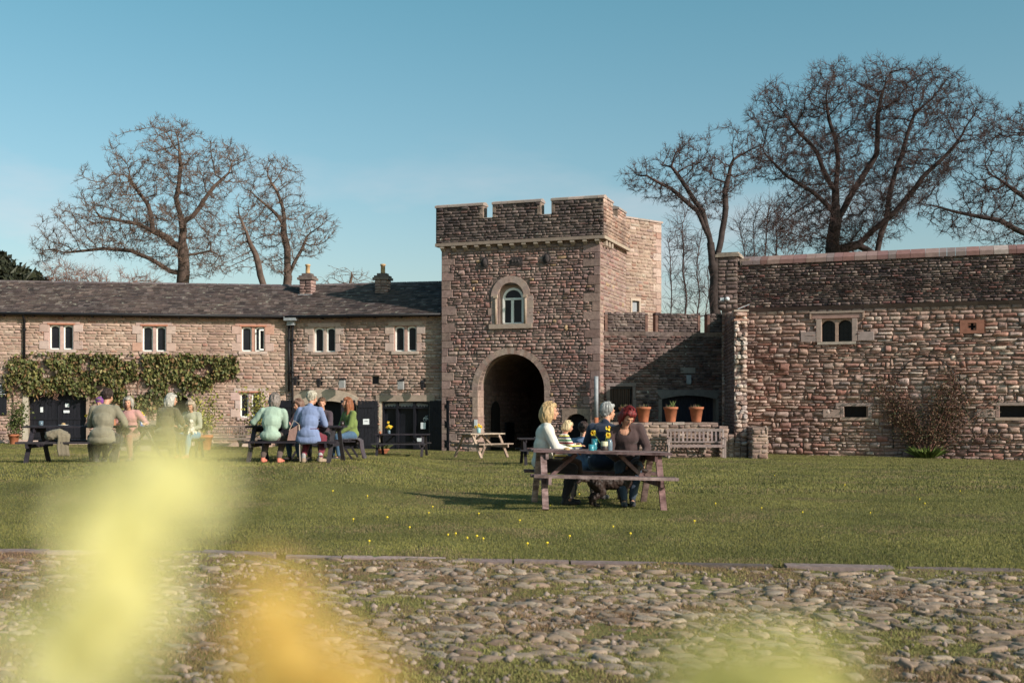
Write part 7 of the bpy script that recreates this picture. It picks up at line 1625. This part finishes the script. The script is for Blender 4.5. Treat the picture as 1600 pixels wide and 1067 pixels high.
# shoulder bag and cord hanging beside the blue shirt
q = M2 @ Vector((.12, -.72, .46)); T = empty('shoulder_bag', q, R(10), 'tan and plum shoulder bag between the mint jumper and the blue shirt', 'bag'); m = MB(); m.hexa([(-.13, -.05, .01), (.13, -.05, .01), (.13, .05, .01), (-.13, .05, .01), (-.09, -.03, .22), (.11, -.03, .34), (.11, .03, .34), (-.09, .03, .22)]); m.build('pouch', [cloth('bag_fabric', (.24, .14, .12))], T); m = MB(); m.tube([(.11, -.06, .33), (.12, -.09, .1), (.12, -.10, -.2), (.13, -.1, -.42)], .010, 6); m.tube([(-.09, 0, .22), (-.0, 0, .42), (.11, 0, .34)], .008, 6); m.build('strap', [cloth('strap_fabric', (.4, .32, .26))], T)
# rucksack on the left bench
q = M6 @ Vector((-.25, -.64, .47)); T = empty('rucksack', q, .4, 'khaki rolled bag and scarf on the bench left of the man in tweed', 'bag'); B = MB(); B.limb([(-.16, 0, .1), (.02, 0, .13), (.16, 0, .09)], [.09, .11, .08]); me = remesh(B, .012, 2, .02, 12); me.materials.append(cloth('khaki_fabric', (.17, .14, .10))); link('bag_body', me, T)
m = MB(); v = []
for i in range(9): 
    for j in range(9): v.append((-.02+.028*i+.01*math.sin(j), -.17-.012*math.sin(i*2.2), .12-.42*j/8))
m.add(v, [(i*9+j, i*9+j+1, (i+1)*9+j+1, (i+1)*9+j) for i in range(8) for j in range(8)]); o = m.build('hanging_scarf', [MATC['khaki_fabric']], T, smooth=True); o.modifiers.new('t', 'SOLIDIFY').thickness = .01

# sign board on the far left wall
a, b, e, f = F1.rect(-22, 598, 11, 648); T = empty('wall_sign', F1.P((a+b)/2, e, .05), 0, 'black sign board with white lettering cut by the left edge', 'sign'); m = MB(); m.fbox(F1, a, b, e, f, .03, .07); m.build('board', [MT['black']], T, True)
u, z = F1.uz(3.5, 604); put_text('RY', .17, F1, u, z, .073, MT['paper'], T); u, z = F1.uz(3.5, 610.5); put_text('OS', .17, F1, u, z, .073, MT['paper'], T)
m = MB(); u0_, z0_ = F1.uz(0, 615.5); u1_ = F1.uz(9, 615)[0]; m.fbox(F1, a+.05, u1_, z0_-.008, z0_+.008, .07, .074); m.build('ruled_line', [MT['paper']], T, True)

# ------------------------------------------------------------------ daffodils right in front of the lens, growing in a raised trough
T = empty('raised_trough', (0, .45, 0), 0, 'raised stone flower trough full of daffodils right under the camera', 'planter'); m = MB(); m.cur = (.3, .25, .2); m.box((0, .45, .45), (1.3, .9, .9)); m.build('stone_box', [MT['ashlar']], T, True); m = MB(); m.box((0, .45, .905), (1.2, .8, .02)); m.build('soil', [MT['soil']], T, True)
m, nt_, b_ = newmat('pale_daffodil_petal'); b_.inputs['Base Color'].default_value = (.80, .74, .34, 1); b_.inputs['Roughness'].default_value = .6; b_.inputs['Transmission Weight'].default_value = 0; MT['pp'] = m
def translucent(name, c, t=.45):
    m = bpy.data.materials.new(name); m.use_nodes = True; nt = m.node_tree; p = nt.nodes['Principled BSDF']; p.inputs['Roughness'].default_value = .6; n = mk_noise(nt, 25, 4, .5); cc = mk_ramp(nt, n.outputs[0], [(.3, tuple(x*.88 for x in c)), (.7, c)]); nt.links.new(cc, p.inputs['Base Color']); tr = nt.nodes.new('ShaderNodeBsdfTranslucent'); nt.links.new(cc, tr.inputs[0]); mx = nt.nodes.new('ShaderNodeMixShader'); mx.inputs[0].default_value = t; nt.links.new(p.outputs[0], mx.inputs[1]); nt.links.new(tr.outputs[0], mx.inputs[2]); nt.links.new(mx.outputs[0], nt.nodes['Material Output'].inputs[0]); return m
MT['pp'] = translucent('pale_daffodil_petal', (.95, .88, .44)); MT['po'] = translucent('golden_daffodil_petal', (.86, .60, .16)); MT['pg'] = translucent('daffodil_leaf', (.42, .44, .14)); MT['pgy'] = translucent('yellow_green_petal', (.72, .66, .24))
def bigdaff(label, px, py, Y, facing, s, mp, mt, leafy=()):
    top = Vector(((px-800)/FPX*Y, Y, CAMZ-(py-HOR)/FPX*Y)); base = Vector((top.x+rb.uniform(-.03, .03), Y+.02, .9)); T = empty('daffodil', base, 0, label, 'flower'); a, b, c = MB(), MB(), MB(); daff_mesh(a, b, c, base-base, top-base, facing, s); o = a.build('petals', [mp], T, smooth=True); b.build('trumpet', [mt], o, smooth=True); c.build('stem', [MT['pg']], T)
def bigleaf(label, pts, Y, w, mat):
    P = [Vector(((px-800)/FPX*Y, Y+dy, CAMZ-(py-HOR)/FPX*Y)) for px, py, dy in pts]; b0 = Vector((P[0].x, Y+.01, .9)); P = [b0]+P; T = MB(); vs = []; n = len(P)
    for i, p in enumerate(P):
        ww = w*(1 if i < n-1 else .15)*(.8 if i == 0 else 1); vs += [p+Vector((-ww/2, 0, 0)), p+Vector((0, .004, 0)), p+Vector((ww/2, 0, 0))]
    T.add([v-b0 for v in vs], [(i*3+k, i*3+k+1, (i+1)*3+k+1, (i+1)*3+k) for i in range(n-1) for k in (0, 1)]); o = T.build('daffodil_leaf', [mat], smooth=True); o.location = b0; tag(o, label, 'leaf')
bigdaff('pale lemon daffodil standing highest, blurred at the lower left', 255, 765, 0.150, (.6, -.6, .35), 0.203, MT['pp'], MT['pp'])
bigdaff('pale lemon daffodil just below the highest one, blurred', 215, 850, 0.145, (-.3, -.8, .4), 0.224, MT['pp'], MT['pp'])
bigdaff('pale lemon daffodil third from the top of the blurred column', 185, 940, 0.142, (.3, -.9, .2), 0.224, MT['pp'], MT['pp'])
bigdaff('pale daffodil at the bottom left edge, blurred', 145, 1030, 0.139, (-.2, -.9, .3), 0.244, MT['pp'], MT['pp'])
bigdaff('golden daffodil blurred left of centre, upper of the golden group', 420, 945, 0.139, (.35, -.9, .15), 0.137, MT['po'], MT['po'])
bigdaff('golden daffodil low at the bottom edge left of centre', 450, 1050, 0.136, (.2, -.9, .25), 0.213, MT['po'], MT['po'])
bigdaff('golden daffodil rightmost of the blurred golden group', 535, 1085, 0.133, (.4, -.8, .25), 0.173, MT['po'], MT['po'])
bigdaff('yellow green daffodil just rising into the bottom edge right of centre', 1110, 1115, 0.133, (.1, -.7, .7), 0.234, MT['pgy'], MT['pgy'])
bigdaff('yellow green daffodil beside the other at the bottom edge', 1220, 1115, 0.130, (.3, -.7, .6), 0.234, MT['pgy'], MT['pgy'])
bpy.data.scenes.remove(WS)
